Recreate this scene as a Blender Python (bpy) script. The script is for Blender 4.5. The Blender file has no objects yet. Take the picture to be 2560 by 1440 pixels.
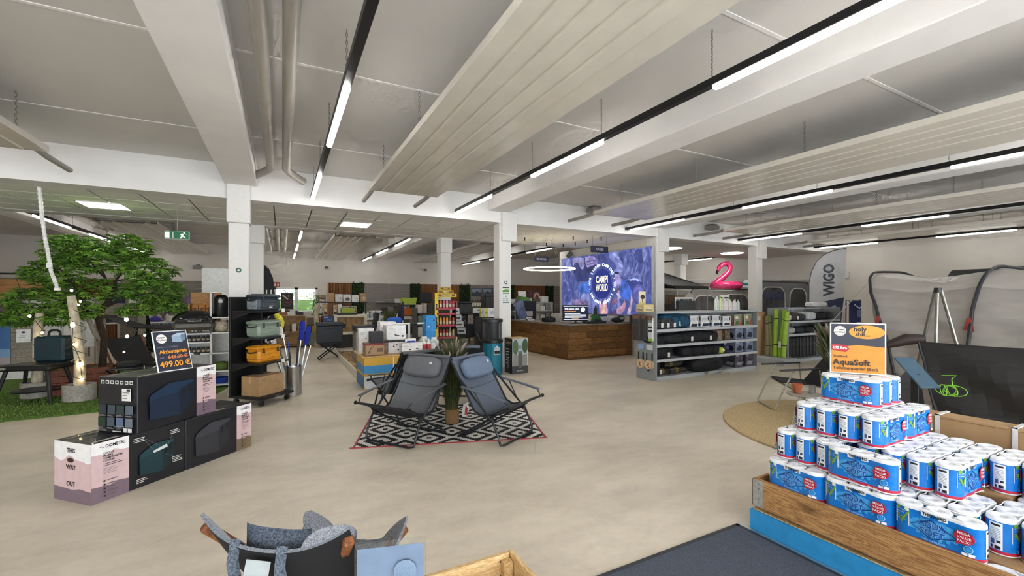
import bpy, math, random
from mathutils import Vector, Matrix
R = math.radians
SC = bpy.context.scene
COL = SC.collection
rnd = random.Random(7)

# ------------------------------------------------------------------ camera, sky, exposure
F, HY, HC = 1090.0, 745.0, 1.6            # focal length and horizon in pixels of the 2560 x 1440 frame, eye height in metres
YAW = math.atan(575 / F)
cd = bpy.data.cameras.new('camera')
cd.sensor_width = 36.0
cd.lens = F / 2560 * 36
cd.shift_y = (HY - 720) / 2560
cd.clip_start = 0.05
cam = bpy.data.objects.new('camera', cd)
cam.location = (0, 0, HC)
cam.rotation_euler = (R(90), 0, -YAW)
COL.objects.link(cam)
SC.camera = cam

w = bpy.data.worlds.new('overcast_sky')
SC.world = w
w.use_nodes = True
bg = w.node_tree.nodes['Background']
bg.inputs['Color'].default_value = (0.88, 0.94, 1.0, 1)
bg.inputs['Strength'].default_value = 5.0
SC.view_settings.view_transform = 'Standard'
SC.view_settings.look = 'None'
SC.view_settings.gamma = 1
SC.view_settings.use_curve_mapping = False
SC.view_settings.exposure = 1.1
cy = SC.cycles; cy.adaptive_threshold = .14; cy.adaptive_min_samples = 8
cy.max_bounces = 5; cy.diffuse_bounces = 3; cy.glossy_bounces = 2; cy.transmission_bounces = 4; cy.transparent_max_bounces = 6
cy.caustics_reflective = False; cy.caustics_refractive = False
cy.sample_clamp_indirect = 6.0
LED = 13.0                                 # strength of the ceiling LED strips

# ------------------------------------------------------------------ pixel to place
sY, cY = math.sin(YAW), math.cos(YAW)
def ray(px, py):
    a = (px - 1280) / F
    return Vector((sY + a * cY, cY - a * sY, (HY - py) / F))
def G(px, py, z=0.0):                      # point of the horizontal plane z
    r = ray(px, py); t = (z - HC) / r.z
    return Vector((r.x * t, r.y * t, z))
def AY(px, py, Y):                         # point of the plane y = Y
    r = ray(px, py); t = Y / r.y
    return Vector((r.x * t, Y, HC + r.z * t))
def AX(px, py, X):
    r = ray(px, py); t = X / r.x
    return Vector((X, r.y * t, HC + r.z * t))

# ------------------------------------------------------------------ materials
MATS = {}
def lin(h):
    h = h.lstrip('#')
    o = []
    for i in (0, 2, 4):
        c = int(h[i:i + 2], 16) / 255
        o.append(c / 12.92 if c <= .04045 else ((c + .055) / 1.055) ** 2.4)
    return o
def C(h, r=.5, m=0., n=.05, ns=18., b=0., bs=60., emit=0., trans=0., alpha=1., st=None, spec=.5, coat=0.):
    """a principled material whose colour and relief come from noise; st stretches the noise (grain)"""
    key = (h, r, m, n, ns, b, bs, emit, trans, alpha, st, spec, coat)
    if key in MATS: return MATS[key]
    mt = bpy.data.materials.new('m_' + h.lstrip('#'))
    mt.use_nodes = True
    nt = mt.node_tree; N = nt.nodes; L = nt.links
    p = N['Principled BSDF']
    c = lin(h)
    p.inputs['Roughness'].default_value = r
    p.inputs['Metallic'].default_value = m
    p.inputs['Specular IOR Level'].default_value = spec
    p.inputs['Coat Weight'].default_value = coat
    p.inputs['Transmission Weight'].default_value = trans
    p.inputs['Alpha'].default_value = alpha
    p.inputs['Base Color'].default_value = (*c, 1)
    if n or b:
        tc = N.new('ShaderNodeTexCoord'); src = tc.outputs['Object']
        if st:
            mp = N.new('ShaderNodeMapping'); mp.inputs['Scale'].default_value = st
            L.new(src, mp.inputs[0]); src = mp.outputs[0]
    if n:
        nz = N.new('ShaderNodeTexNoise'); nz.inputs['Scale'].default_value = ns; nz.inputs['Detail'].default_value = 3
        L.new(src, nz.inputs['Vector'])
        mx = N.new('ShaderNodeMix'); mx.data_type = 'RGBA'
        mx.inputs['A'].default_value = (*[x * (1 - n) ** 2 for x in c], 1)
        mx.inputs['B'].default_value = (*[min(1, x * (1 + n) ** 2) for x in c], 1)
        rp = N.new('ShaderNodeMapRange'); rp.inputs[1].default_value = .3; rp.inputs[2].default_value = .7
        L.new(nz.outputs[0], rp.inputs[0]); L.new(rp.outputs[0], mx.inputs['Factor'])
        L.new(mx.outputs['Result'], p.inputs['Base Color'])
        if emit: L.new(mx.outputs['Result'], p.inputs['Emission Color'])
    if emit:
        p.inputs['Emission Color'].default_value = (*c, 1)
        p.inputs['Emission Strength'].default_value = emit
        if emit < 2: mt.cycles.emission_sampling = 'NONE'   # dim print: no direct light sampling needed
    if b:
        nb = N.new('ShaderNodeTexNoise'); nb.inputs['Scale'].default_value = bs; nb.inputs['Detail'].default_value = 4
        L.new(src, nb.inputs['Vector'])
        bp = N.new('ShaderNodeBump'); bp.inputs['Strength'].default_value = b; bp.inputs['Distance'].default_value = .01
        L.new(nb.outputs[0], bp.inputs['Height']); L.new(bp.outputs[0], p.inputs['Normal'])
    MATS[key] = mt
    return mt
def S(h, **k):                              # shorthand: flat print
    k.setdefault('n', .03); return C(h, **k)

# ------------------------------------------------------------------ mesh builder
TXT = {}
def text_geo(s, bold):
    k = (s, bold)
    if k not in TXT:
        cu = bpy.data.curves.new('t', 'FONT'); cu.body = s; cu.resolution_u = 2
        cu.align_x = 'CENTER'; cu.align_y = 'CENTER'; cu.offset = bold
        o = bpy.data.objects.new('t', cu)
        me = bpy.data.meshes.new_from_object(o)
        TXT[k] = ([v.co.to_2d().to_tuple() for v in me.vertices], [tuple(p.vertices) for p in me.polygons])
        bpy.data.meshes.remove(me); bpy.data.objects.remove(o); bpy.data.curves.remove(cu)
    return TXT[k]

class MB:
    def __init__(s): s.v = []; s.f = []; s.mi = []; s.ms = []; s.M = None
    def _m(s, m):
        if isinstance(m, str): m = C(m)
        if m not in s.ms: s.ms.append(m)
        return s.ms.index(m)
    def add(s, vs, fs, m):
        k = len(s.v); mi = s._m(m)
        if s.M is not None: vs = [tuple(s.M @ Vector(v)) for v in vs]
        s.v += [tuple(v) for v in vs]
        s.f += [tuple(i + k for i in f) for f in fs]; s.mi += [mi] * len(fs)
        return s
    def box(s, x0, y0, z0, x1, y1, z1, m, ch=0.):
        if ch <= 0:
            vs = [(x, y, z) for z in (z0, z1) for y in (y0, y1) for x in (x0, x1)]
            fs = [(0, 2, 3, 1), (4, 5, 7, 6), (0, 1, 5, 4), (2, 6, 7, 3), (0, 4, 6, 2), (1, 3, 7, 5)]
            return s.add(vs, fs, m)
        c = min(ch, (x1 - x0) * .45, (y1 - y0) * .45, (z1 - z0) * .45)
        def ring(z, i): return [(x0 + i + c, y0 + i, z), (x1 - i - c, y0 + i, z), (x1 - i, y0 + i + c, z), (x1 - i, y1 - i - c, z), (x1 - i - c, y1 - i, z), (x0 + i + c, y1 - i, z), (x0 + i, y1 - i - c, z), (x0 + i, y0 + i + c, z)]
        vs = ring(z0, c * .8) + ring(z0 + c, 0) + ring(z1 - c, 0) + ring(z1, c * .8)
        fs = [tuple(range(7, -1, -1)), tuple(range(24, 32))]
        for r in range(3):
            for i in range(8):
                j = (i + 1) % 8; fs.append((r * 8 + i, r * 8 + j, r * 8 + 8 + j, r * 8 + 8 + i))
        return s.add(vs, fs, m)
    def cbox(s, c, d, m, ch=0., rz=0., M=None):
        old = s.M
        T = Matrix.Translation(Vector(c)) @ Matrix.Rotation(rz, 4, 'Z')
        if M is not None: T = T @ M
        s.M = T if old is None else old @ T
        s.box(-d[0] / 2, -d[1] / 2, -d[2] / 2, d[0] / 2, d[1] / 2, d[2] / 2, m, ch); s.M = old
        return s
    def tube(s, pts, r, m, n=8, closed=False, caps=True, ry=None):
        P = [Vector(p) for p in pts]; k = len(P)
        rr = r if isinstance(r, (list, tuple)) else [r] * k
        vs = []; fs = []; up = None
        for i, p in enumerate(P):
            if closed: t = (P[(i + 1) % k] - P[i - 1])
            else: t = P[min(i + 1, k - 1)] - P[max(i - 1, 0)]
            t = t.normalized() if t.length > 1e-9 else Vector((0, 0, 1))
            if up is None:
                a = Vector((0, 0, 1)) if abs(t.z) < .9 else Vector((1, 0, 0))
                up = (a - t * a.dot(t)).normalized()
            else:
                u2 = up - t * up.dot(t)
                up = u2.normalized() if u2.length > 1e-6 else up
            sd = t.cross(up)
            for j in range(n):
                a = 2 * math.pi * (j + .5) / n
                vs.append(p + up * math.cos(a) * (ry[i] if isinstance(ry, list) else (ry if ry else rr[i])) + sd * math.sin(a) * rr[i])
        for i in range(k if closed else k - 1):
            i2 = (i + 1) % k
            for j in range(n):
                j2 = (j + 1) % n; fs.append((i * n + j, i * n + j2, i2 * n + j2, i2 * n + j))
        if caps and not closed:
            fs.append(tuple(range(n - 1, -1, -1))); fs.append(tuple(range((k - 1) * n, k * n)))
        return s.add(vs, fs, m)
    def cyl(s, a, b, r, m, n=14, r2=None): return s.tube([a, b], [r, r if r2 is None else r2], m, n)
    def lathe(s, prof, m, n=20, c=(0, 0, 0), a0=0., a1=None):
        vs = []; fs = []; full = a1 is None; A = 2 * math.pi if full else a1 - a0
        q = n if full else n + 1
        for (r, z) in prof:
            for j in range(q):
                a = a0 + A * j / n; vs.append((c[0] + r * math.cos(a), c[1] + r * math.sin(a), c[2] + z))
        for i in range(len(prof) - 1):
            for j in range(n):
                j2 = (j + 1) % q if full else j + 1
                fs.append((i * q + j, i * q + j2, (i + 1) * q + j2, (i + 1) * q + j))
        if full:
            if prof[0][0] > 1e-4: fs.append(tuple(range(q - 1, -1, -1)))
            if prof[-1][0] > 1e-4: fs.append(tuple(range((len(prof) - 1) * q, len(prof) * q)))
        return s.add(vs, fs, m)
    def prism(s, poly, a, b, m, ax='z'):
        n = len(poly)
        def pt(p, h): return (p[0], p[1], h) if ax == 'z' else ((p[0], h, p[1]) if ax == 'y' else (h, p[0], p[1]))
        vs = [pt(p, a) for p in poly] + [pt(p, b) for p in poly]
        fs = [tuple(range(n - 1, -1, -1)), tuple(range(n, 2 * n))] + [(i, (i + 1) % n, n + (i + 1) % n, n + i) for i in range(n)]
        return s.add(vs, fs, m)
    def poly(s, pts, m): return s.add(pts, [tuple(range(len(pts)))], m)
    def grid(s, fn, nu, nv, m, th=0., m2=None):
        P = [[Vector(fn(i / nu, j / nv)) for j in range(nv + 1)] for i in range(nu + 1)]
        q = nv + 1
        vs = [p for row in P for p in row]
        fs = [(i * q + j, (i + 1) * q + j, (i + 1) * q + j + 1, i * q + j + 1) for i in range(nu) for j in range(nv)]
        s.add(vs, fs, m)
        if th:
            bs = []
            for i in range(nu + 1):
                for j in range(nv + 1):
                    du = P[min(i + 1, nu)][j] - P[max(i - 1, 0)][j]; dv = P[i][min(j + 1, nv)] - P[i][max(j - 1, 0)]
                    nn = du.cross(dv); nn = nn.normalized() if nn.length > 1e-9 else Vector((0, 0, 1))
                    bs.append(P[i][j] - nn * th)
            s.add(bs, [tuple(reversed(f)) for f in fs], m2 or m)
            rim = [(i, 0) for i in range(nu)] + [(nu, j) for j in range(nv)] + [(i, nv) for i in range(nu, 0, -1)] + [(0, j) for j in range(nv, 0, -1)]
            ids = [i * q + j for i, j in rim]; k = len(ids)
            s.add([vs[i] for i in ids] + [bs[i] for i in ids], [(i, k + i, k + (i + 1) % k, (i + 1) % k) for i in range(k)], m)
        return s
    def ell(s, c, r, m, nu=14, nv=8, e=1.):
        if not isinstance(r, (tuple, list)): r = (r, r, r)
        def sg(x): return math.copysign(abs(x) ** e, x)
        vs = [(c[0], c[1], c[2] - r[2])]; fs = []
        for j in range(1, nv):
            t = -math.pi / 2 + math.pi * j / nv
            for i in range(nu):
                a = 2 * math.pi * i / nu
                vs.append((c[0] + r[0] * sg(math.cos(t)) * sg(math.cos(a)), c[1] + r[1] * sg(math.cos(t)) * sg(math.sin(a)), c[2] + r[2] * sg(math.sin(t))))
        vs.append((c[0], c[1], c[2] + r[2])); T = len(vs) - 1
        for i in range(nu):
            i2 = (i + 1) % nu
            fs.append((0, 1 + i2, 1 + i)); fs.append((T, T - nu + i, T - nu + i2))
            for j in range(nv - 2): fs.append((1 + j * nu + i, 1 + j * nu + i2, 1 + (j + 1) * nu + i2, 1 + (j + 1) * nu + i))
        return s.add(vs, fs, m)
    def build(s, name, parent=None, loc=(0, 0, 0), rz=0., sharp=38, mod=None):
        me = bpy.data.meshes.new(name)
        me.from_pydata(s.v, [], s.f)
        for m in s.ms: me.materials.append(m)
        me.polygons.foreach_set('material_index', s.mi)
        if sharp:
            me.polygons.foreach_set('use_smooth', [True] * len(s.f))
            me.set_sharp_from_angle(angle=R(sharp))
        me.update()
        o = bpy.data.objects.new(name, me); COL.objects.link(o)
        o.location = loc; o.rotation_euler = (0, 0, rz)
        if parent is not None: o.parent = parent
        return o

class Face:
    """flat print laid on a surface: u runs right, v runs up, seen from outside"""
    def __init__(s, O, U, V, eps=.0012):
        s.O = Vector(O); s.U = Vector(U).normalized(); s.V = Vector(V).normalized(); s.N = s.U.cross(s.V); s.b = MB(); s.k = 0; s.eps = eps
    def P(s, u, v): return s.O + s.U * u + s.V * v + s.N * (s.eps * (1 + s.k * .5))
    def rect(s, u0, v0, u1, v1, m):
        s.b.poly([s.P(u0, v0), s.P(u1, v0), s.P(u1, v1), s.P(u0, v1)], m); s.k += 1; return s
    def poly(s, pts, m): s.b.poly([s.P(*p) for p in pts], m); s.k += 1; return s
    def disc(s, u, v, r, m, ry=None, n=20):
        ry = ry or r
        return s.poly([(u + r * math.cos(6.28318 * i / n), v + ry * math.sin(6.28318 * i / n)) for i in range(n)], m)
    def ring(s, u, v, r, w, m, n=20):
        pi = [(u + (r - w) * math.cos(6.28318 * i / n), v + (r - w) * math.sin(6.28318 * i / n)) for i in range(n)]
        po = [(u + r * math.cos(6.28318 * i / n), v + r * math.sin(6.28318 * i / n)) for i in range(n)]
        s.b.add([s.P(*p) for p in po + pi], [(i, (i + 1) % n, n + (i + 1) % n, n + i) for i in range(n)], m); s.k += 1; return s
    def text(s, t, u, v, h, m, al='c', bold=.0, wid=1., rot=0., mw=None):
        vs, fs = text_geo(t, bold)
        if not vs: return s
        xs = [a for a, _ in vs]; x0, x1 = min(xs), max(xs); k = h / .72
        if mw and (x1 - x0) * k * wid > mw: wid *= mw / ((x1 - x0) * k * wid)
        of = {'c': -(x0 + x1) / 2, 'l': -x0, 'r': -x1}[al]
        ca, sa = math.cos(rot), math.sin(rot)
        out = []
        for a, b in vs:
            a = (a + of) * k * wid; b *= k
            out.append(s.P(u + a * ca - b * sa, v + a * sa + b * ca))
        s.b.add(out, fs, m); s.k += 1; return s
    def lines(s, u0, v0, w, n, dv, h, m, rg=None):
        g = rg or rnd
        for i in range(n): s.rect(u0, v0 - i * dv, u0 + w * g.uniform(.6, 1), v0 - i * dv + h, m); s.k -= 1
        s.k += 1; return s
    def build(s, name='print', parent=None): return s.b.build(name, parent, sharp=0)

def tag(o, label=None, cat=None, group=None, kind=None):
    if label: o['label'] = label
    if cat: o['category'] = cat
    if group: o['group'] = group
    if kind: o['kind'] = kind
    return o
def thing(name, label, cat, loc=(0, 0, 0), rz=0., group=None):
    o = bpy.data.objects.new(name, None); COL.objects.link(o); o.empty_display_size = .05
    o.location = loc; o.rotation_euler = (0, 0, rz)
    return tag(o, label, cat, group)
def solo(b, name, label, cat, loc=(0, 0, 0), rz=0., group=None, sharp=38):
    return tag(b.build(name, None, loc, rz, sharp), label, cat, group)
def struct(b, name, parent=None, label=None, sharp=38):
    o = b.build(name, parent, sharp=sharp)
    if parent is None: o['kind'] = 'structure'
    if label: o['label'] = label
    return o
def dup(root, loc=None, rz=None, label=None, group=None, parent=None):
    r = root.copy(); COL.objects.link(r)
    if parent is not None: r.parent = parent
    if loc is not None: r.location = loc
    if rz is not None: r.rotation_euler = (0, 0, rz)
    if label: r['label'] = label
    if group: r['group'] = group
    for ch in root.children:
        c = ch.copy(); COL.objects.link(c); c.parent = r
        for g in ch.children:
            d = g.copy(); COL.objects.link(d); d.parent = c
    return r
ORD = 'first second third fourth fifth sixth seventh eighth ninth tenth eleventh twelfth thirteenth fourteenth fifteenth sixteenth seventeenth eighteenth nineteenth twentieth'.split()
# ------------------------------------------------------------------ the shell
XL, XR, YF, YB = -9.5, 17.6, -3.6, 21.5     # inner faces of the hall
ZC, ZB, ZT = 3.80, 3.47, 3.24               # ceiling, beam underside, tiled ceiling
PAINT = C('#d9d3cb', .75, n=.02, ns=1.2, b=.05, bs=90)
CEIL = C('#d4d1cd', .85, n=.02, ns=.9, b=.04, bs=120)
BEAM = C('#e9e7e4', .7, n=.015, ns=2, b=.05, bs=70)
BLACK = C('#101013', .4, n=.02)

def floor_mat():
    m = bpy.data.materials.new('m_floor'); m.use_nodes = True
    nt = m.node_tree; N = nt.nodes; L = nt.links; p = N['Principled BSDF']
    tc = N.new('ShaderNodeTexCoord'); mp = N.new('ShaderNodeMapping'); mp.inputs['Rotation'].default_value = (0, 0, .5); mp.inputs['Scale'].default_value = (1, 1.8, 1)
    L.new(tc.outputs['Object'], mp.inputs[0])
    n1 = N.new('ShaderNodeTexNoise'); n1.inputs['Scale'].default_value = .8; n1.inputs['Detail'].default_value = 8; n1.inputs['Roughness'].default_value = .62
    n2 = N.new('ShaderNodeTexNoise'); n2.inputs['Scale'].default_value = 3.5; n2.inputs['Detail'].default_value = 9; n2.inputs['Roughness'].default_value = .7
    n3 = N.new('ShaderNodeTexNoise'); n3.inputs['Scale'].default_value = 22; n3.inputs['Detail'].default_value = 4
    L.new(mp.outputs[0], n1.inputs['Vector']); L.new(mp.outputs[0], n2.inputs['Vector']); L.new(tc.outputs['Object'], n3.inputs['Vector'])
    r1 = N.new('ShaderNodeValToRGB')
    e = r1.color_ramp.elements
    e[0].position = .34; e[0].color = (*lin('#cdc2b0'), 1); e[1].position = .62; e[1].color = (*lin('#e2d7c4'), 1)
    L.new(n1.outputs[0], r1.inputs[0])
    r2 = N.new('ShaderNodeValToRGB')
    e = r2.color_ramp.elements
    e[0].position = .35; e[0].color = (.72, .72, .73, 1); e[1].position = .58; e[1].color = (1, 1, 1, 1)
    L.new(n2.outputs[0], r2.inputs[0])
    mx = N.new('ShaderNodeMix'); mx.data_type = 'RGBA'; mx.blend_type = 'MULTIPLY'; mx.inputs['Factor'].default_value = .34
    L.new(r1.outputs[0], mx.inputs['A']); L.new(r2.outputs[0], mx.inputs['B'])
    mx2 = N.new('ShaderNodeMix'); mx2.data_type = 'RGBA'; mx2.blend_type = 'OVERLAY'; mx2.inputs['Factor'].default_value = .12
    L.new(mx.outputs['Result'], mx2.inputs['A']); L.new(n3.outputs[0], mx2.inputs['B'])
    L.new(mx2.outputs['Result'], p.inputs['Base Color'])
    rr = N.new('ShaderNodeMapRange'); rr.inputs[3].default_value = .34; rr.inputs[4].default_value = .6
    L.new(n2.outputs[0], rr.inputs[0]); L.new(rr.outputs[0], p.inputs['Roughness'])
    bp = N.new('ShaderNodeBump'); bp.inputs['Strength'].default_value = .04
    L.new(n3.outputs[0], bp.inputs['Height']); L.new(bp.outputs[0], p.inputs['Normal'])
    return m
b = MB(); b.box(XL, YF, -.1, XR, YB, 0, floor_mat()); struct(b, 'floor')

# ceiling slabs with their joint strips
b = MB(); b.box(XL, YF, ZC, XR, YB, ZC + .15, CEIL); ceil = struct(b, 'ceiling')
for y in (-.15, 2.2, 4.55, 6.9, 13.9, 16.3, 18.7):
    b = MB(); b.box(XL, y - .018, ZC - .006, XR, y + .018, ZC, BEAM); b.build('joint_strip', ceil)
BX = [-5.35, -.6, 4.15, 8.92, 13.55]
n = 0
for x in BX:
    for (y0, y1) in ((YF, 8.5), (11.75, YB)):
        n += 1; b = MB(); b.box(x - .235, y0, ZB, x + .235, y1, ZC, BEAM, .012); struct(b, 'ceiling_beam', label='white concrete beam running lengthwise under the ceiling')
for y0, y1 in ((8.5, 8.86), (11.4, 11.75)):
    b = MB(); b.box(XL, y0, ZT, XR, y1, ZC, BEAM); struct(b, 'ceiling_beam', label='white cross beam above the row of columns')
# tiled strip between the cross beams: frame and tiles
GRID = C('#6a655d', .7)
b = MB(); b.box(XL, 8.86, ZT + .02, XR, 11.4, ZT + .08, GRID); tc_ = struct(b, 'ceiling')
TILE = C('#f3f0ea', .9, n=.03, ns=40, b=.12, bs=160)
b = MB(); b.box(0, 0, 0, .602, .610, .016, TILE, .004)
t0 = None
skip = []
for i in range(int((9.3 - XL) / .625) + 1):
    for j in range(4):
        x, y = XL + .006 + i * .625, 8.866 + j * .633
        if t0 is None: t0 = b.build('ceiling_tile', tc_, (x, y, ZT + .004))
        else:
            o = t0.copy(); COL.objects.link(o); o.location = (x, y, ZT + .004)
b = MB(); b.box(9.32, 8.86, ZT + .001, XR, 11.4, ZT + .02, CEIL); b.build('plaster_panel', tc_)
# recessed square lamps in the tiles, round lamps on the plaster part
LAMP = C('#fff9f0', .4, n=0, emit=LED * .8)
for k, (x, y) in enumerate(((-2.78, 10.2), (1.45, 10.25))):
    t = thing('panel_light', ['square recessed ceiling light above the leafy tree', 'square recessed ceiling light above the goods island'][k], 'ceiling light', (x, y, ZT), group='square ceiling lights')
    b = MB(); b.box(-.29, -.29, -.010, .29, .29, .0, LAMP, .006); b.build('diffuser', t)
    b = MB()
    for s in (-1, 1): b.box(-.31, s * .30 - .01, -.012, .31, s * .30 + .01, .002, '#f0efec'); b.box(s * .30 - .01, -.31, -.012, s * .30 + .01, .31, .002, '#f0efec')
    b.build('frame', t)
for k, (x, y) in enumerate(((11.26, 10.23), (14.44, 10.27))):
    t = thing('round_light', ['round ceiling light right of the blue lightbox', 'round ceiling light above the pink flamingo'][k], 'ceiling light', (x, y, ZT), group='round ceiling lights')
    b = MB(); b.lathe([(0, -.03), (.34, -.03), (.37, -.012), (.37, 0)], LAMP, 28); b.build('diffuser', t)
    b = MB(); b.lathe([(.37, -.014), (.40, -.014), (.40, .0), (.37, .0)], '#f2f2f0', 28); b.build('rim', t)

# walls
b = MB(); b.box(XL - .2, YF, 0, XL, YB, ZC, PAINT); struct(b, 'wall_left')
b = MB(); b.box(XR, YF, 0, XR + .2, YB, ZC, PAINT); struct(b, 'wall_right')
# back wall with the opening of a glazed door pair
WX0, WX1, WZ0, WZ1 = -.32, 1.42, .95, 2.06
b = MB()
b.box(XL, YB, 0, WX0, YB + .25, ZC, PAINT); b.box(WX1, YB, 0, XR, YB + .25, ZC, PAINT)
b.box(WX0, YB, WZ1, WX1, YB + .25, ZC, PAINT); b.box(WX0, YB, 0, WX1, YB + .25, WZ0, PAINT)
struct(b, 'wall_back')
wf = C('#e9e9e6', .4)
b = MB()
b.box(WX0, YB - .03, WZ0, WX0 + .09, YB + .06, WZ1, wf); b.box(WX1 - .09, YB - .03, WZ0, WX1, YB + .06, WZ1, wf)
b.box(WX0, YB - .03, WZ1 - .08, WX1, YB + .06, WZ1, wf); b.box(WX0, YB - .03, WZ0, WX1, YB + .06, WZ0 + .08, wf)
b.box(.50, YB - .03, WZ0, .63, YB + .06, WZ1, wf)
win = struct(b, 'window_1')
GLASS = C('#f4fbfa', .02, n=0, trans=1., alpha=.25)
for x0, x1 in ((WX0 + .09, .50), (.63, WX1 - .09)):
    b = MB(); b.box(x0, YB + .01, WZ0 + .08, x1, YB + .018, WZ1 - .08, GLASS); b.build('pane', win)
b = MB(); b.box(.53, YB - .08, 1.42, .56, YB - .03, 1.55, '#c9c9c6', .006); b.build('window_handle', win)
# front wall behind the camera with the shop windows that let the daylight in
b = MB()
wins = [(-7.5, -4.9), (-4.3, -1.7), (-1.1, 1.5), (2.1, 4.7), (5.3, 7.9), (8.5, 11.1), (11.7, 14.3)]
b.box(XL, YF - .25, 2.75, XR, YF, ZC, PAINT); b.box(XL, YF - .25, 0, XR, YF, .25, PAINT)
xs = [XL] + [x for p in wins for x in p] + [XR]
for i in range(0, len(xs), 2): b.box(xs[i], YF - .25, .25, xs[i + 1], YF, 2.75, PAINT)
struct(b, 'wall_front')
for i, (x0, x1) in enumerate(wins):
    b = MB()
    for a, c_ in ((x0, x0 + .07), (x1 - .07, x1), ((x0 + x1) / 2 - .035, (x0 + x1) / 2 + .035)): b.box(a, YF - .12, .25, c_, YF - .05, 2.75, '#3a3d40')
    b.box(x0, YF - .12, .25, x1, YF - .05, .33, '#3a3d40'); b.box(x0, YF - .12, 2.67, x1, YF - .05, 2.75, '#3a3d40')
    struct(b, 'window_%d' % (i + 2))
    la = bpy.data.lights.new('window_portal', 'AREA'); la.shape = 'RECTANGLE'; la.size = x1 - x0; la.size_y = 2.5
    la.cycles.is_portal = True
    lo = bpy.data.objects.new('window_portal', la); COL.objects.link(lo); lo.location = ((x0 + x1) / 2, YF - .02, 1.5); lo.rotation_euler = (R(-90), 0, R(180))

# columns
COLW = C('#e2e0dc', .6, n=.015, b=.03, bs=50)
def column(x, y, cap, name_):
    t = bpy.data.objects.new('column', None); COL.objects.link(t); t.location = (x, y, 0); t['kind'] = 'structure'; t['label'] = name_
    b = MB(); b.box(-.145, 0, 0, .145, .30, ZT, COLW, .01); b.build('shaft', t)
    b = MB(); b.box(-.165 if cap < 2 else -.10, -.07, 2.84, .165 if cap < 2 else .26, .30, ZB if cap else ZT, COLW, .01); b.build('capital', t)
    b = MB(); b.box(-.16, -.012, 0, .16, .315, .09, '#b9b6b0'); b.build('plinth', t)
    return t
cols = {}
for i, x in enumerate((-5.35, -.635, 4.32, 9.0, 13.3)):
    cols[i] = column(x, 8.5, 2 if i >= 2 else 1, 'white square column in the front row')
for i, x in enumerate((-5.35, -.52, 3.98, 13.3)):
    column(x, 11.45, 1, 'white square column in the back row')
# round stickers and notices on the columns
def badge(x, y, z, nm):
    t = thing('round_sticker', nm, 'sticker', (x, y, z))
    f = Face((0, 0, 0), (1, 0, 0), (0, 0, 1)); f.disc(0, 0, .042, S('#3f5a52')); f.ring(0, 0, .046, .006, S('#d6ddd8')); f.rect(-.02, -.012, .02, 0, S('#e9efe9')); f.poly([(-.016, 0), (.018, 0), (.006, .018), (-.010, .018)], S('#e9efe9')); f.build('print', t)
badge(-.635, 8.497, 2.06, 'small round green sticker on the column behind the black rack')
badge(4.33, 8.497, 1.94, 'small round green sticker above the notices on a column')
t = thing('notice_poster', 'green and white notice with a green meadow strip on a column', 'notice', (4.33, 8.497, 1.78))
f = Face((0, 0, 0), (1, 0, 0), (0, 0, 1)); f.rect(-.085, -.09, .085, .06, S('#e8ece6')); f.rect(-.08, -.05, .08, -.01, S('#4f8a3a')); f.poly([(-.08, -.01), (.08, -.01), (.05, .012), (-.02, .006)], S('#6fae4c')); f.rect(-.08, .035, .08, .055, S('#27383a')); f.rect(-.08, -.085, .08, -.07, S('#365f2c')); f.build('print', t)
t = thing('notice_poster', 'pale notice with small drawings below the green notice', 'notice', (4.33, 8.497, 1.60))
f = Face((0, 0, 0), (1, 0, 0), (0, 0, 1)); f.rect(-.085, -.11, .085, .065, S('#dfe6e4'))
for i in range(8): f.rect(-.07 + .035 * (i % 4), -.03 - .04 * (i // 4), -.05 + .035 * (i % 4), .0 - .04 * (i // 4), S('#9fb4b4'))
f.rect(-.02, .025, .02, .05, S('#6f8c8c')); f.rect(-.08, -.108, .08, -.095, S('#3a4a4a')); f.build('print', t)

# ------------------------------------------------------------------ chains, tracks, radiant panels, pipes
STEEL = C('#8b8880', .35, m=1.)
def chain(x, y, z0, z1, parent, nm='chain', r=.010):
    b = MB(); k = max(3, int((z1 - z0) / .030)); h = (z1 - z0) / k
    for i in range(k):
        zc = z0 + (i + .5) * h; pts = []
        for a in range(6):
            q = 2 * math.pi * a / 6; u = r * math.cos(q); zz = zc + h * .62 * math.sin(q)
            pts.append((x + u, y, zz) if i % 2 else (x, y + u, zz))
        b.tube(pts, .0028, STEEL, 3, closed=True)
    b.build(nm, parent)
SEG = [(-2.1, -.55), (.88, 2.38), (3.78, 5.31), (6.68, 8.33)]
SEGB = [(12.7, 14.45), (15.72, 17.75), (18.95, 21.0)]
LEDM = C('#fefaf5', .4, n=0, emit=LED)
def track(x, segs, y0, y1, label, ch):
    t = thing('light_track', label, 'light track', (x, 0, 3.31), group='ceiling light tracks')
    b = MB(); b.box(-.034, y0, .022, .034, y1, .085, BLACK, .004); b.build('rail', t)
    for a, c_ in segs:
        b = MB(); b.box(-.028, a, -.012, .028, c_, .024, LEDM, .010); o = b.build('led_lamp', t)
    for y in ch: chain(0, y, .085, ZC - 3.31, t, r=.008)
track(.47, SEG, YF + .1, 8.35, 'black light track nearest to the camera, left of the wide heating panel', (3.79, 5.29, 6.63, 2.3, 8.0))
track(3.12, SEG, YF + .1, 8.35, 'black light track right of the wide heating panel', (.9, 2.4, 3.8, 5.3, 6.7))
track(7.78, SEG, YF + .1, 8.5, 'third black light track, above the grey goods shelf', (2.4, 4.0, 5.5, 7.0))
track(12.25, SEG, YF + .1, 8.55, 'fourth black light track towards the right wall', (2.6, 4.2, 5.7, 7.1))
track(16.36, SEG, YF + .1, 8.55, 'black light track right beside the right wall', (2.6, 4.2, 5.7, 7.1))
track(.45, SEGB, 12.3, 21.2, 'light track in the back hall leading to the window', (12.6, 15.0, 18.0))
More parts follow.
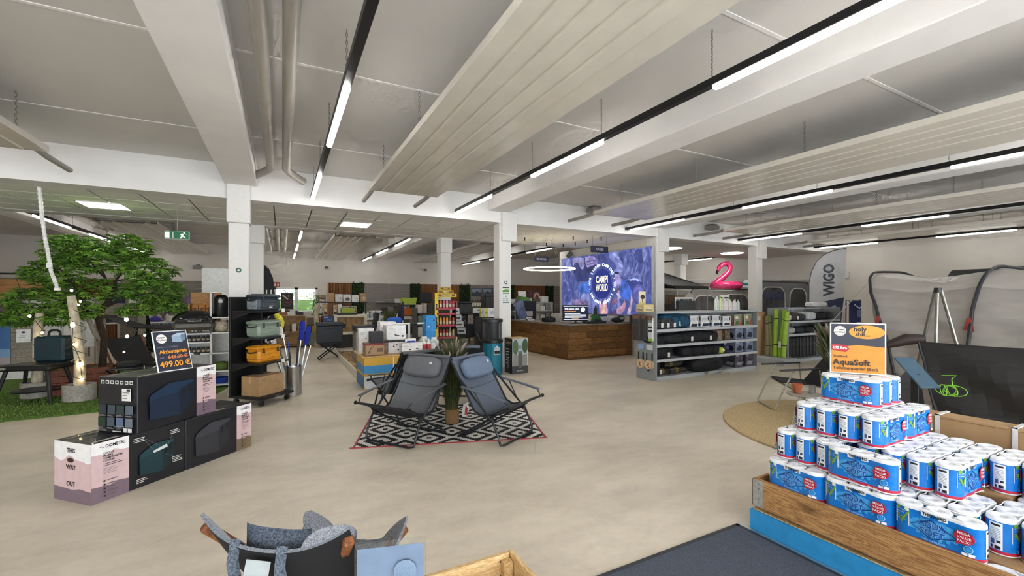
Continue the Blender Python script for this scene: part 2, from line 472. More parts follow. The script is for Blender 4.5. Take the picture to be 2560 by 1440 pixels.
track(3.3, SEGB, 12.3, 21.2, 'light track in the back hall above the garden goods', (12.9, 14.6, 16.5))
track(8.25, SEGB, 12.3, 21.2, 'light track in the back hall behind the counter', (12.9, 14.6, 17.5))
track(-4.58, SEGB, 12.3, 21.2, 'light track in the back hall behind the tree', (14.6, 17.0, 18.4))
track(16.5, SEGB[:2], 12.4, 17.5, 'light track in the back hall beside the right wall', (13.5, 15.5))
track(-4.4, SEG, YF + .1, 8.3, 'light track at the far left of the front hall', (2.4, 5.3))

RAD = C('#dcd6ca', .2, n=.02, ns=3, spec=.6)
PIPE = C('#9a958b', .4, n=.03, ns=6)
def radiant(x0, x1, y0, y1, label, ends, chy, z=3.33):
    t = thing('heating_panel', label, 'heating panel', ((x0 + x1) / 2, 0, z), group='radiant ceiling heating panels')
    W = x1 - x0; k = 6; p = W / k
    prof = [(-W / 2, .07), (-W / 2, 0)]
    for i in range(k):
        a = -W / 2 + i * p
        prof += [(a + .012, 0), (a + p - .034, 0), (a + p - .027, .016), (a + p - .007, .016)] if i < k - 1 else [(a + p - .001, 0)]
    prof += [(W / 2, 0), (W / 2, .07), (W / 2 - .01, .07), (W / 2 - .01, .022), (-W / 2 + .01, .022), (-W / 2 + .01, .07)]
    b = MB(); n_ = len(prof); vs = [(u, y0, v) for u, v in prof] + [(u, y1, v) for u, v in prof]
    b.add(vs, [(i, n_ + i, n_ + (i + 1) % n_, (i + 1) % n_) for i in range(n_)], RAD); b.build('panel_sheet', t, sharp=20)
    for i in range(k):
        b = MB(); a = -W / 2 + (i + .5) * p; b.cyl((a, y0 - .03, .035), (a, y1 + .03, .035), .012, PIPE, 6); b.build('heating_tube', t)
    for (ye, s) in ends:
        b = MB(); b.cyl((-W / 2 + .02, ye + s * .04, .035), (W / 2 - .02, ye + s * .04, .035), .022, PIPE, 8); b.build('header_pipe', t)
        for u in (-W / 2 + .06, W / 2 - .12):
            b = MB(); b.tube([(u, ye + s * .04, .04), (u, ye + s * .30, .02), (u, ye + s * .95, .02)], .036, PIPE, 10); b.build('supply_pipe', t)
    for y in chy:
        for u in (-W / 2 + .05, W / 2 - .05): chain(u, y, .07, ZC - z, t, r=.012)
radiant(1.24, 2.36, YF + .3, 7.25, 'wide cream heating panel hanging in the middle of the picture', [(7.25, 1)], (4.55, 6.4, 2.2))
radiant(5.70, 7.15, YF + .3, 7.2, 'cream heating panel above the service counter and shelf', [(7.2, 1)], (3.1, 4.7, 6.4))
radiant(10.2, 11.6, YF + .3, 7.5, 'third cream heating panel towards the right wall', [(7.5, 1)], (3.1, 4.2, 5.6, 6.9))
radiant(14.55, 15.8, YF + .3, 7.75, 'rightmost cream heating panel beside the right wall', [(7.75, 1)], (3.9, 5.2, 7.2))
radiant(-3.55, -2.45, YF + .3, 7.15, 'cream heating panel at the left edge of the picture', [(7.15, 1)], (5.2, 6.55))
radiant(1.3, 2.4, 13.0, 21.0, 'cream heating panel in the back hall left of the garden goods', [(13.0, -1)], (15.5, 18.5, 20.5))
radiant(-3.75, -2.6, 12.95, 21.0, 'cream heating panel in the back hall behind the exit sign', [(12.95, -1)], (15.0, 18.5, 20.3))
radiant(5.6, 6.9, 12.8, 21.0, 'cream heating panel in the back hall above the counter area', [(12.8, -1)], (15.0, 18.5))
# two lagged pipes beside the first beam
t = thing('ceiling_pipes', 'pair of grey heating pipes running along the left ceiling beam', 'pipes', (0, 0, 3.6))
for x, s in ((-.15, -1), (.06, 1)):
    b = MB(); b.tube([(x, YF, 0), (x, 7.62, 0), (x + s * .05, 7.78, -.01), (x + s * .14, 7.92, -.03), (x + s * .26, 8.06, -.06)], .058, PIPE, 14); b.build('pipe', t)
t = thing('ceiling_pipes', 'pair of pale heating pipes in the back hall behind the left column', 'pipes', (0, 0, 3.6))
for x, s in ((-.12, -1), (.10, 1)):
    b = MB(); b.tube([(x, 11.8, 0), (x, 20.9, 0), (x + s * .05, 21.0, -.01), (x + s * .26, 21.1, -.03)], .055, C('#cfc9bd', .4), 10); b.build('pipe', t)
# smoke detectors / sprinkler heads under the tiles and two boxes at the beam
for k, (px, py) in enumerate(((1312, 597), (1366, 610), (1433, 595), (1438, 609), (1468, 603), (1408, 613), (1503, 597))):
    p = G(px, py, ZT - .03)
    b = MB(); b.lathe([(.0, -.05), (.018, -.05), (.012, 0), (.02, .01), (.02, .034)], '#232323', 8)
    solo(b, 'spot_pendant', '%s small black pendant from the left under the tiles above the counter' % ORD[k], 'pendant', p, group='small black ceiling pendants')
for k, (px, py) in enumerate(((1487, 527), (1780, 570))):
    p = AY(px, py, 8.36)
    b = MB(); b.box(-.16, -.13, -.05, .16, .13, .06, '#8c8983', .01); b.box(-.10, -.10, .06, .10, .10, .10, '#6d6a66'); b.tube([(.16, 0, 0), (.24, 0, -.01), (.24, .12, -.01)], .012, '#6d6a66', 6)
    solo(b, 'junction_box', ['grey box on the beam above the cash desk sign', 'grey box on the beam right of the third light track'][k], 'junction box', p)
# hanging exit sign
p = AY(443, 588, 10.0)
t = thing('exit_sign', 'green emergency exit sign hanging above the tree', 'exit sign', p, rz=R(-8))
b = MB(); b.box(-.19, -.02, -.075, .19, .02, .075, '#f0f2ef', .004); b.box(-.004, -.004, .075, .004, .004, ZT - p.z, '#9a9a96'); b.build('body', t)
f = Face((0, -.021, 0), (1, 0, 0), (0, 0, 1)); f.rect(-.185, -.07, .185, .07, S('#1d6b45', emit=.12)); f.rect(-.175, -.055, -.11, .055, S('#eef4ee', emit=.2)); f.rect(-.065, -.055, -.05, .055, S('#eef4ee'))
f.poly([(.05, .0), (.075, .03), (.11, .03), (.10, -.01), (.13, -.03), (.15, -.055), (.13, -.055), (.09, -.03), (.07, -.06), (.04, -.06), (.07, -.02), (.065, .0)], S('#eef4ee', emit=.2)); f.disc(.115, .047, .014, S('#eef4ee', emit=.2)); f.poly([(.11, .03), (.15, .012), (.155, .02), (.11, .04)], S('#eef4ee'))
f.build('print', t)
# greenery outside the back window
b = MB(); g = random.Random(3)
for i in range(900):
    x, y, z = g.uniform(-2.5, 4.5), YB + 2.2 + g.uniform(0, .8), g.uniform(.3, 1.75)
    a = g.uniform(0, 6.3); q = .10
    b.poly([(x, y, z), (x + q * math.cos(a), y - q * .4, z + q * math.sin(a)), (x + q * 1.6 * math.cos(a + .3), y, z + q * 1.6 * math.sin(a + .3)), (x + q * math.cos(a + .7), y + q * .4, z + q * math.sin(a + .7))], C(g.choice(['#5f7d3c', '#4f6d30', '#768f4a']), .6))
b.box(-2.5, YB + 2.4, -.1, 4.5, YB + 2.8, 1.5, "#425c2a"); hed = b.build('hedge'); tag(hed, 'bright green hedge outside the back window', 'hedge', kind='stuff')
b = MB(); b.box(XL, YB + .3, -.3, XR, YB + 14, -.02, C('#5a6e42', .9)); struct(b, 'ground')
b = MB()
for i in range(500):
    x, y, z = g.uniform(-3.5, 6), YB + 6 + g.uniform(0, 2), g.uniform(1.2, 4.2)
    a = g.uniform(0, 6.3); q = .22
    b.poly([(x, y, z), (x + q * math.cos(a), y - q * .4, z + q * math.sin(a)), (x + q * 1.6 * math.cos(a + .3), y, z + q * 1.6 * math.sin(a + .3)), (x + q * math.cos(a + .7), y + q * .4, z + q * math.sin(a + .7))], C(g.choice(['#4a6048', '#5c7468', '#3f583c']), .6))
for q in (-1.5, 1.8, 4.2): b.cyl((q, YB + 7, -.1), (q, YB + 7, 2.5), .15, "#6a5a48")
tr = b.build('foliage'); tag(tr, 'grey green tree foliage far outside the back window', 'tree foliage', kind='stuff')
# ------------------------------------------------------------------ toilet paper stack on its pallet
TPB = C('#0a78cf', .28, n=.05, ns=30, b=.25, bs=45, coat=.3)
TPW = C('#f4f5f7', .45, n=.03, ns=50, b=.3, bs=60)
TPR = C('#c2243c', .35, n=.04)
def pf(x):                                     # half depth of the shrink-wrapped pack at x
    ax = abs(x)
    if ax <= .1165: return .0585 - .006 * (.5 - .5 * math.cos(2 * math.pi * ax / .1165))
    return math.sqrt(max(0, .0585 ** 2 - (ax - .1165) ** 2))
def pack_outline():
    xs = [i * .1165 / 6 - .1165 for i in range(13)]
    o = [(x, -pf(x)) for x in xs]
    o += [(.1165 + .0585 * math.cos(a), .0585 * math.sin(a)) for a in [R(-90 + 22.5 * k) for k in range(1, 8)]]
    o += [(x, pf(x)) for x in reversed(xs)]
    o += [(-.1165 - .0585 * math.cos(a), -.0585 * math.sin(a)) for a in [R(-90 + 22.5 * k) for k in range(1, 8)]]
    return o
PO = pack_outline()
def pack_wrap():
    b = MB(); n = len(PO)
    lv = [(.0, .93, TPW), (.006, 1., TPW), (.009, 1., TPR), (.023, 1., TPB), (.164, 1., TPW), (.176, .985, TPW), (.183, .93, TPW), (.181, .86, None)]
    for k in range(len(lv) - 1):
        z, s, m = lv[k]; z2, s2, _ = lv[k + 1]
        b.add([(x * (1 - (1 - s) * .35), y * s, z) for x, y in PO] + [(x * (1 - (1 - s2) * .35), y * s2, z2) for x, y in PO], [(i, (i + 1) % n, n + (i + 1) % n, n + i) for i in range(n)], m)
    b.poly([(x * .95, y * .86, .158) for x, y in PO], TPW)
    b.poly([(x * .95, y * .9, .0005) for x, y in reversed(PO)], TPW)
    return b
def roll_mesh():
    b = MB(); b.lathe([(.0535, .15), (.0535, .176), (.048, .183), (.030, .184), (.022, .181), (.0205, .165), (.0, .165)], TPW, 16); return b
WH, NAVY, GRN = S('#f2f4f6', r=.35), S('#0b3f86', r=.35), S('#6f9f2e', r=.35)
def pack_print(side):
    f = Face((0, 0, 0), (1, 0, 0), (0, 0, 1), .0010)
    for i in range(14):                        # pale water splash
        a0, a1 = -.10 + i * .0145, -.10 + (i + 1) * .0145
        def hh(x): return .062 * math.sqrt(max(0, 1 - ((x - .0) / .105) ** 2))
        if i % 2 == 0: f.rect(a0, .092 - hh((a0 + a1) / 2) * .8, a1, .092 + hh((a0 + a1) / 2) * .75, S('#4da6e4', r=.3))
        else: f.rect(a0, .092 - hh((a0 + a1) / 2) * .6, a1, .092 + hh((a0 + a1) / 2) * .8, S('#3b9ce0', r=.3))
        f.k = 1
    f.k = 2
    f.rect(-.158, .07, -.098, .152, WH); f.lines(-.152, .144, .05, 5, .012, .003, S('#b9c0c4'))
    f.disc(-.145, .158, .010, GRN, n=10); f.disc(-.108, .158, .010, S('#dfe8c8'), n=10)
    f.poly([(-.153, .118), (-.143, .124), (-.132, .098), (-.102, .150), (-.096, .146), (-.130, .078)], GRN)
    f.rect(-.052, .148, .052, .174, WH); f.text('THETFORD', 0, .161, .0165, S('#141414'), bold=.03, mw=.092)
    f.poly([(-.092, .092), (-.01, .142), (.084, .09), (.084, .086), (-.01, .136), (-.086, .092)], NAVY)
    f.poly([(-.092, .092), (-.086, .092), (-.01, .048), (.084, .086), (.084, .082), (-.01, .042)], NAVY)
    f.text('AQUA', -.008, .112, .030, S('#9fd0f2'), bold=.07, mw=.112); f.text('AQUA', -.008, .112, .030, S('#0d5bb0'), bold=.035, mw=.108)
    f.text('SOFT', -.006, .074, .030, S('#9fd0f2'), bold=.07, mw=.104); f.text('SOFT', -.006, .074, .030, S('#0d5bb0'), bold=.035, mw=.1)
    f.text('THE ORIGINAL', 0, .036, .010, S('#a9d6f4'), mw=.10)
    f.disc(.112, .112, .037, TPR, ry=.034); f.poly([(.088, .092), (.078, .068), (.108, .082)], TPR)
    for k, s_ in enumerate(('MEGA', 'VALUE', 'PACK!')): f.text(s_, .112, .131 - k * .019, .0125, WH, bold=.02, mw=.056)
    f.ring(.128, .062, .017, .003, S('#8ccbf2')); f.disc(.128, .062, .011, S('#2f93da'))
    f.rect(.105, .030, .126, .043, WH); f.rect(.130, .030, .150, .043, WH)
    for u in (-.12, -.02, .08): f.text('BEST DEAL', u, .0155, .0082, WH, bold=.02)
    vs = []
    for (x, y, z) in f.b.v: vs.append((x, y - pf(x), z) if side < 0 else (-x, pf(x) - y, z))
    f.b.v = vs
    return f.b
def pack_ends(s):
    b = MB()
    if True:
        def pt(y, z, e): return (s * (.1165 + math.sqrt(.0585 ** 2 - y * y) + e), y, z)
        ys = [-.016 + .007 * i for i in range(8)]
        def patch(i0, i1, z0, z1, m, e):
            for i in range(i0, i1):
                q = [pt(ys[i], z0, e), pt(ys[i + 1], z0, e), pt(ys[i + 1], z1, e), pt(ys[i], z1, e)]
                b.poly(q if s > 0 else q[::-1], m)
        patch(0, 7, .028, .160, WH, .0012)
        patch(1, 6, .142, .152, S('#20242a'), .0018)
        for i in range(7): patch(1, 5 if i % 2 else 6, .128 - i * .008, .130 - i * .008, S('#8d969c'), .0018)
        patch(1, 3, .060, .072, S('#20242a'), .0018); patch(4, 6, .052, .076, S('#3b5f8e'), .0018)
        for i in range(1, 6):
            if i != 4: patch(i, i + 1, .030, .046, S('#1a1c20'), .0018)
    return b
packs = {}
def make_pack():
    t = thing('toilet_paper_pack', 'x', 'toilet paper', (0, 0, -50))
    w_ = pack_wrap().build('wrap', t); pack_print(-1).build('front_print', w_, sharp=0); pack_print(1).build('back_print', w_, sharp=0); pack_ends(-1).build('barcode_label', w_, sharp=0); pack_ends(1).build('barcode_label', w_, sharp=0)
    rm = roll_mesh().build('roll', t, (-.1165, 0, 0))
    for x in (0, .1165):
        o = rm.copy(); COL.objects.link(o); o.location = (x, 0, 0)
    return t
pk0 = make_pack(); used = [False]
def pack(x, y, z, kind, label, jit=.0):
    rz = R(-90) if kind == 'Y' else 0.
    rz += rnd.uniform(-1, 1) * R(.7)
    lab = label
    if not used[0]:
        used[0] = True; pk0.location = (x, y, z); pk0.rotation_euler = (0, 0, rz); pk0['label'] = lab; pk0['group'] = 'toilet paper packs on the pallet'; return pk0
    return dup(pk0, (x, y, z), rz, lab, 'toilet paper packs on the pallet')
Lz = [.140, .327, .514, .701, .888]
for k, y in enumerate((1.655, 1.302, .958)):
    pack(2.985, y, Lz[1], 'Y', ['lower left blue toilet paper pack standing behind the wooden collar', 'blue toilet paper pack in the middle just above the wooden collar', 'nearest big blue toilet paper pack above the wooden collar'][k])
pack(3.108, 1.70, Lz[1], 'Y', 'toilet paper pack hidden behind the lower left pack')
for k, y in enumerate((.785, .662, .539, .416)): pack(3.31, y, Lz[1], 'X', '%s turned toilet paper pack from the left at the lower right of the stack' % ORD[k])
for k, y in enumerate((1.276, 1.153, 1.03, .907)): pack(3.24, y, Lz[1], 'X', '%s white topped pack from the left in the lower layer behind the front packs' % ORD[k])
for k, y in enumerate((.76, .637, .514)): pack(3.67, y, Lz[1], 'X', '%s back row pack from the left in the lower right layer' % ORD[k])
for k, y in enumerate((.62, .27)): pack(2.985, y, Lz[0], 'Y', ['bottom layer pack low behind the collar at the right edge', 'bottom layer pack nearest to the right picture edge'][k])
for k, y in enumerate((1.765, 1.640, 1.515)): pack(3.18, y, Lz[2], 'X', '%s end-on pack from the left in the second visible layer' % ORD[k])
pack(3.012, 1.302, Lz[2], 'Y', 'upper one of the two front packs stacked in the middle')
for k, y in enumerate((1.361, 1.238, 1.115, .992)): pack(3.345, y, Lz[2], 'X', ['pack under the right end of the barcode row', 'white topped pack just right of the barcode row', 'end-on blue pack just right of the middle front packs', 'end-on blue pack with its print side turned to the right'][k])
for k, y in enumerate((1.365, 1.242, 1.119, .996, .873, .750, .627, .504)): pack(3.705, y, Lz[2], 'X', '%s pack from the left in the back row of the upper right layer' % ORD[k])
for k, y in enumerate((1.70, 1.573, 1.446, 1.316)): pack(3.295, y, Lz[3], 'X', '%s barcode end from the left in the row below the top packs' % ORD[k])
for k, y in enumerate((1.446, 1.316)): pack(3.655, y, Lz[3], 'X', ['hidden rear pack in the row below the top packs', 'wrinkled pack at the right back corner below the top packs'][k])
for k, x in enumerate((3.41, 3.533, 3.656)): pack(x, 1.545, Lz[4], 'Y', ['front one of the three packs on top of the stack', 'middle one of the three packs on top of the stack', 'rear one of the three packs on top of the stack'][k])

# pallet: blue base, wooden collar boards with knots, hinge, carton core
def wood_mat(c1, c2, sc=(1, 14, 14), knots=.0, r=.6, nm='wood'):
    m = bpy.data.materials.new('m_' + nm); m.use_nodes = True
    nt = m.node_tree; N = nt.nodes; L = nt.links; p = N['Principled BSDF']
    tc = N.new('ShaderNodeTexCoord'); mp = N.new('ShaderNodeMapping'); mp.inputs['Scale'].default_value = sc
    L.new(tc.outputs['Object'], mp.inputs[0])
    nz = N.new('ShaderNodeTexNoise'); nz.inputs['Scale'].default_value = 2.2; nz.inputs['Detail'].default_value = 6; nz.inputs['Distortion'].default_value = .6
    L.new(mp.outputs[0], nz.inputs['Vector'])
    wv = N.new('ShaderNodeMath'); wv.operation = 'MULTIPLY'; wv.inputs[1].default_value = 9
    L.new(nz.outputs[0], wv.inputs[0])
    fr = N.new('ShaderNodeMath'); fr.operation = 'PINGPONG'; fr.inputs[1].default_value = .5; L.new(wv.outputs[0], fr.inputs[0])
    mr = N.new('ShaderNodeMapRange'); mr.inputs[2].default_value = .5; L.new(fr.outputs[0], mr.inputs[0])
    mx = N.new('ShaderNodeMix'); mx.data_type = 'RGBA'; mx.inputs['A'].default_value = (*lin(c1), 1); mx.inputs['B'].default_value = (*lin(c2), 1)
    L.new(mr.outputs[0], mx.inputs['Factor'])
    out = mx.outputs['Result']
    if knots:
        vo = N.new('ShaderNodeTexVoronoi'); vo.inputs['Scale'].default_value = knots
        m2 = N.new('ShaderNodeMapping'); m2.inputs['Scale'].default_value = (.45 if sc[0] < sc[1] else 1, .45 if sc[1] < sc[0] else 1, 1)
        L.new(tc.outputs['Object'], m2.inputs[0]); L.new(m2.outputs[0], vo.inputs['Vector'])
        kr = N.new('ShaderNodeMapRange'); kr.inputs[1].default_value = .03; kr.inputs[2].default_value = .12; kr.inputs[3].default_value = .75; kr.inputs[4].default_value = 0
        L.new(vo.outputs['Distance'], kr.inputs[0])
        k2 = N.new('ShaderNodeMix'); k2.data_type = 'RGBA'; k2.inputs['B'].default_value = (*[x * .35 for x in lin(c1)], 1)
        L.new(kr.outputs[0], k2.inputs['Factor']); L.new(out, k2.inputs['A']); out = k2.outputs['Result']
    L.new(out, p.inputs['Base Color']); p.inputs['Roughness'].default_value = r
    bp = N.new('ShaderNodeBump'); bp.inputs['Strength'].default_value = .12; L.new(nz.outputs[0], bp.inputs['Height']); L.new(bp.outputs[0], p.inputs['Normal'])
    return m
PINE = wood_mat('#8f6236', '#c79a64', (14, 1.0, 14), knots=3.0, nm='pine')
PALE = wood_mat('#b98f58', '#dcbb86', (3, 3, 14), knots=0, nm='pale_pine')
OAK = wood_mat('#7a4a22', '#a06b38', (2, 2, 14), nm='stained_wood')
GALV = C('#b9bcbd', .35, m=.8, n=.08, ns=40)
t = thing('pallet', 'blue wrapped pallet with wooden collar under the toilet paper', 'pallet', (0, 0, 0))
px0, px1, py0, py1 = 2.90, 4.08, -.5, 1.90
b = MB(); b.box(px0 - .018, py0, .0, px1, py1 + .012, .135, C('#2f93cf', .5, n=.05, ns=14, b=.1, bs=40)); b.build('blue_base', t)
b = MB(); b.box(px0, py0, .16, px0 + .021, py1, .352, PINE, .002); b.build('collar_board', t)
b = MB(); b.box(px0 + .021, py1 - .021, .16, px1, py1, .352, PINE, .002); b.build('collar_board', t)
b = MB(); b.box(px1 - .021, py0, .16, px1, py1 - .021, .352, PINE, .002); b.build('collar_board', t)
b = MB(); b.box(px0 + .0, py0, .135, px1, py1, .14, PALE); b.build('deck', t)
b = MB(); b.box(px0 - .004, py1 - .07, .165, px0, py1 + .004, .345, GALV); b.box(px0 - .004, py1, .165, px0 + .08, py1 + .004, .345, GALV)
for z in (.19, .22, .29, .32): b.ell((px0 - .005, py1 - .04, z), (.003, .007, .007), '#7d8082', 8, 4)
b.build('hinge_plate', t)
b = MB(); K_ = C('#b08a5e', .8); b.box(3.18, 1.345, .14, 3.86, 1.86, .51, K_); b.box(3.05, -.3, .14, 3.86, 1.345, .325, K_); b.box(3.36, 1.43, .51, 3.85, 1.8, .698, K_); b.box(3.50, .83, .325, 3.86, 1.345, .512, K_); b.build('carton_core', t)
# aluminium rail of the entrance mat along the pallet
b = MB(); b.box(2.845, -1.0, 0, 2.875, 1.99, .007, C('#c9ccce', .3, m=.9), .002); solo(b, 'mat_rail', 'thin aluminium edge rail between the mat and the pallet', 'rail')
# price poster on top
p = AX(2143, 930, 3.52); p.z = 1.075
t = thing('price_poster', 'orange and dark blue price poster standing on the toilet paper', 'poster', p, rz=math.atan2(-p.x, p.y) + R(10))
b = MB(); b.box(-.155, -.006, 0, .155, .006, .352, C('#eef0f0', .3), .003); b.box(-.12, .0, 0, .12, .09, .004, C('#dfe6e8', .2)); b.build('board', t)
f = Face((0, -.0062, 0), (1, 0, 0), (0, 0, 1)); ORG, DK = S('#e39a2f'), S('#2b2c3c')
f.rect(-.147, .008, .147, .344, DK); f.rect(-.147, .008, .147, .165, S('#de8f2a')); f.poly([(-.147, .165), (.147, .165), (.147, .19), (.0, .20), (-.147, .175)], S('#de8f2a'))
f.disc(.05, .29, .098, ORG, ry=.047); f.text('holy', .015, .308, .030, S('#171717'), bold=.03); f.text('shit...', .028, .274, .028, S('#171717'), bold=.03); f.rect(.0, .252, .09, .2535, S('#6a4a12'))
f.disc(-.098, .295, .035, S('#ece8dc')); f.ring(-.098, .295, .030, .0015, S('#3a3a3a')); f.text('CAMPI', -.096, .302, .011, S('#34343a'), bold=.02); f.text('WORLD', -.096, .286, .011, S('#34343a'), bold=.02)
f.poly([(-.147, .162), (-.065, .148), (-.045, .172), (-.06, .196), (-.147, .204)], S('#b3202a')); f.text('4.95 Euro', -.10, .177, .018, S('#f6efe4'), bold=.03, mw=.083, rot=-.05)
f.text('Thetford', -.138, .118, .016, S('#3a2a10'), 'l', bold=.02); f.text('AquaSoft', -.14, .077, .040, S('#241c10'), 'l', bold=.03, mw=.215); f.text('Toilettenpapier (6er)', -.14, .037, .021, S('#2a2010'), 'l', bold=.02, mw=.27)
f.build('print', t)
# long carton behind the pallet
CARD = C('#b08f66', .75, n=.04, ns=8)
t = thing('long_carton', 'long brown carton with white straps behind the toilet paper', 'carton', (0, 0, 0))
b = MB(); b.box(4.22, -1.2, 0, 4.40, 1.50, .735, CARD, .004); b.build('body', t)
b = MB(); b.box(4.215, -1.2, .732, 4.30, 1.505, .748, CARD, .003); b.box(4.31, -1.2, .732, 4.405, 1.505, .744, CARD, .003); b.build('flap', t)
for y in (1.36, .98, .5):
    b = MB(); b.box(4.208, y - .012, .0, 4.214, y + .012, .757, C('#e4e4e2', .3)); b.box(4.208, y - .012, .750, 4.4, y + .012, .757, C('#e4e4e2', .3)); b.build('strap', t)
# entrance mat
def mat_fabric():
    return C('#4d5360', .95, n=.25, ns=260, b=.6, bs=300)
t = thing('entrance_mat', 'grey blue entrance mat in front of the pallet', 'mat', (0, 0, 0))
b = MB(); b.box(.75, -1.6, .0, 2.83, 1.97, .006, mat_fabric(), .002); b.build('pile', t)
b = MB()
b.box(.72, 1.96, 0, 2.845, 1.985, .008, '#2b2e34'); b.box(2.82, -1.6, 0, 2.845, 1.985, .008, '#2b2e34'); b.box(.72, -1.6, 0, .75, 1.985, .008, '#2b2e34'); b.build('rubber_edge', t)

# ------------------------------------------------------------------ wooden sling chair right in front of the camera
MEL = C('#7d8087', .95, n=.28, ns=240, b=.5, bs=260, st=(1, 1, .35))
B1, B2, F1, F2 = Vector((-.235, 1.80, .86)), Vector((.19, 1.48, .86)), Vector((.125, 2.33, .55)), Vector((.52, 2.06, .55))
ct = (B1 + B2 + F1 + F2) / 4; ct.z = 0
t = thing('sling_chair', 'wooden sling chair with grey melange fabric seen from behind', 'chair', ct)
fw = (F1 + F2 - B1 - B2); fw.z = 0; fw.normalize()
def sling(u, v):
    e0 = B1.lerp(B2, u); e1 = F1.lerp(F2, u); q = (2 * u - 1) ** 2
    p = e0.lerp(e1, v)
    zc = .80 * (1 - v) ** 2 + .05 * 2 * v * (1 - v) + .42 * v * v
    ze = .87 * (1 - v) ** 2 + .30 * 2 * v * (1 - v) + .57 * v * v
    pinch = 1 - .10 * math.sin(math.pi * v)
    mid = B1.lerp(B2, .5).lerp(F1.lerp(F2, .5), v)
    p = mid + (p - mid) * pinch
    fw = (F1 + F2 - B1 - B2); fw.z = 0; fw.normalize()
    p += fw * (-.05 * (1 - q) * (1 - v) ** 3 + .04 * (1 - q) * v ** 3)
    p.z = zc + (ze - zc) * q ** 1.3
    return p - ct
b = MB(); b.grid(sling, 22, 26, MEL, .012, C('#07080c', .95, n=.1, ns=60)); b.build('fabric_sling', t, sharp=60)
for c_ in range(4):                                   # rounded pockets that hook over the frame ends
    u0, u1 = (-.03, .30) if c_ in (0, 2) else (.70, 1.03)
    v0, v1 = (-.035, .13) if c_ < 2 else (.85, 1.03)
    b = MB()
    for sg, mm in ((1, MEL), (-1, C('#4b535d', .95, n=.25, ns=240, b=.4, bs=260))):
        def fn(a, d, sg=sg):
            x, y = 2 * a - 1, 2 * d - 1
            X_, Y_ = x * math.sqrt(1 - y * y / 2), y * math.sqrt(1 - x * x / 2)
            p = sling((u0 + u1) / 2 + (u1 - u0) / 2 * X_, (v0 + v1) / 2 + (v1 - v0) / 2 * Y_)
            h = math.sqrt(max(0, (1 - x * x) * (1 - y * y)))
            return p + (Vector((0, 0, 1)) * .8 - fw * .6) * ((.022 if sg > 0 else -.026) * h + .004) * 1.
        b.grid(fn, 10, 10, mm)
    b.build('corner_pocket', t, sharp=70)
WOODC = wood_mat('#5d3416', '#8a5228', (10, 10, 1.5), nm='brown_wood')
def bar(b, p, q, wd, m, ht=None):
    p, q = Vector(p), Vector(q); d = q - p
    M_ = Matrix.Translation((p + q) / 2) @ d.to_track_quat('Z', 'Y').to_matrix().to_4x4()
    old = b.M; b.M = M_ if old is None else old @ M_; ht = ht or wd
    b.box(-wd / 2, -ht / 2, -d.length / 2, wd / 2, ht / 2, d.length / 2, m, min(wd, ht) * .18); b.M = old
ax_ = (B2 - B1); ax_.z = 0; ax_.normalize(); fw = (F1 + F2 - B1 - B2); fw.z = 0; fw.normalize()
for p, q in ((B1, F2), (B2, F1), (F1, B2), (F2, B1)):
    top = Vector((p.x, p.y, p.z - .035)); ft = Vector((q.x, q.y, 0)) * .86 + Vector((ct.x, ct.y, 0)) * .14; ft.z = .004
    b = MB(); bar(b, top - ct, ft - ct, .034, WOODC); b.ell(top.lerp(ft, .06) - ct, .012, '#b98f5f', 8, 4); b.build('leg', t)
for p, q in ((B1, F1), (B2, F2)):
    p = Vector((p.x, p.y, 0)); q = Vector((q.x, q.y, 0)); p = p * .86 + Vector((ct.x, ct.y, 0)) * .14; q = q * .86 + Vector((ct.x, ct.y, 0)) * .14
    b = MB(); bar(b, p - ct + Vector((0, 0, .035)), q - ct + Vector((0, 0, .035)), .026, WOODC); b.build('stretcher', t)
b = MB()                                             # neck pillow over the backrest
def pil(u, v):
    p = sling(.27 + .46 * u, .02); s = math.sin(math.pi * u) ** .4; k = math.sin(math.pi * v)
    return p + fw * (.05 + .035 * k * s) + Vector((0, 0, .055 - .11 * v + .006 * math.sin(math.pi * u)))
def pil2(u, v):
    p = sling(.27 + .46 * u, .02); s = math.sin(math.pi * u) ** .4; k = math.sin(math.pi * v)
    return p + fw * (.05 - .04 * k * s) + Vector((0, 0, .055 - .11 * v + .006 * math.sin(math.pi * u)))
b.grid(pil, 14, 8, MEL); b.grid(pil2, 14, 8, C('#454d59', .95, n=.45, ns=170, b=.4, bs=220)); b.build('neck_pillow', t, sharp=70)
for u in (.30, .62):
    b = MB(); p = sling(u, 0.)
    pts = [sling(u, .05) + Vector((0, 0, .018)), p + Vector((0, 0, .012)) - fw * .006, p - fw * .02 + Vector((0, 0, -.05)), p - fw * .03 + ax_ * .03 + Vector((0, 0, -.16)), p - fw * .02 + ax_ * .06 + Vector((0, 0, -.21))]
    b.tube(pts, .019, C('#4a525c', .95, n=.4, ns=170), 8, ry=.003); b.build('pillow_strap', t)
b = MB(); p = sling(.42, 0.) - fw * .03
b.grid(lambda u, v: p + ax_ * (.085 * u - .03 * v * .6) + Vector((0, 0, -.02 - .13 * v)) - fw * (.006 * math.sin(3 * v)), 3, 6, C('#a4acae', .7), .0015); b.build('care_label', t)
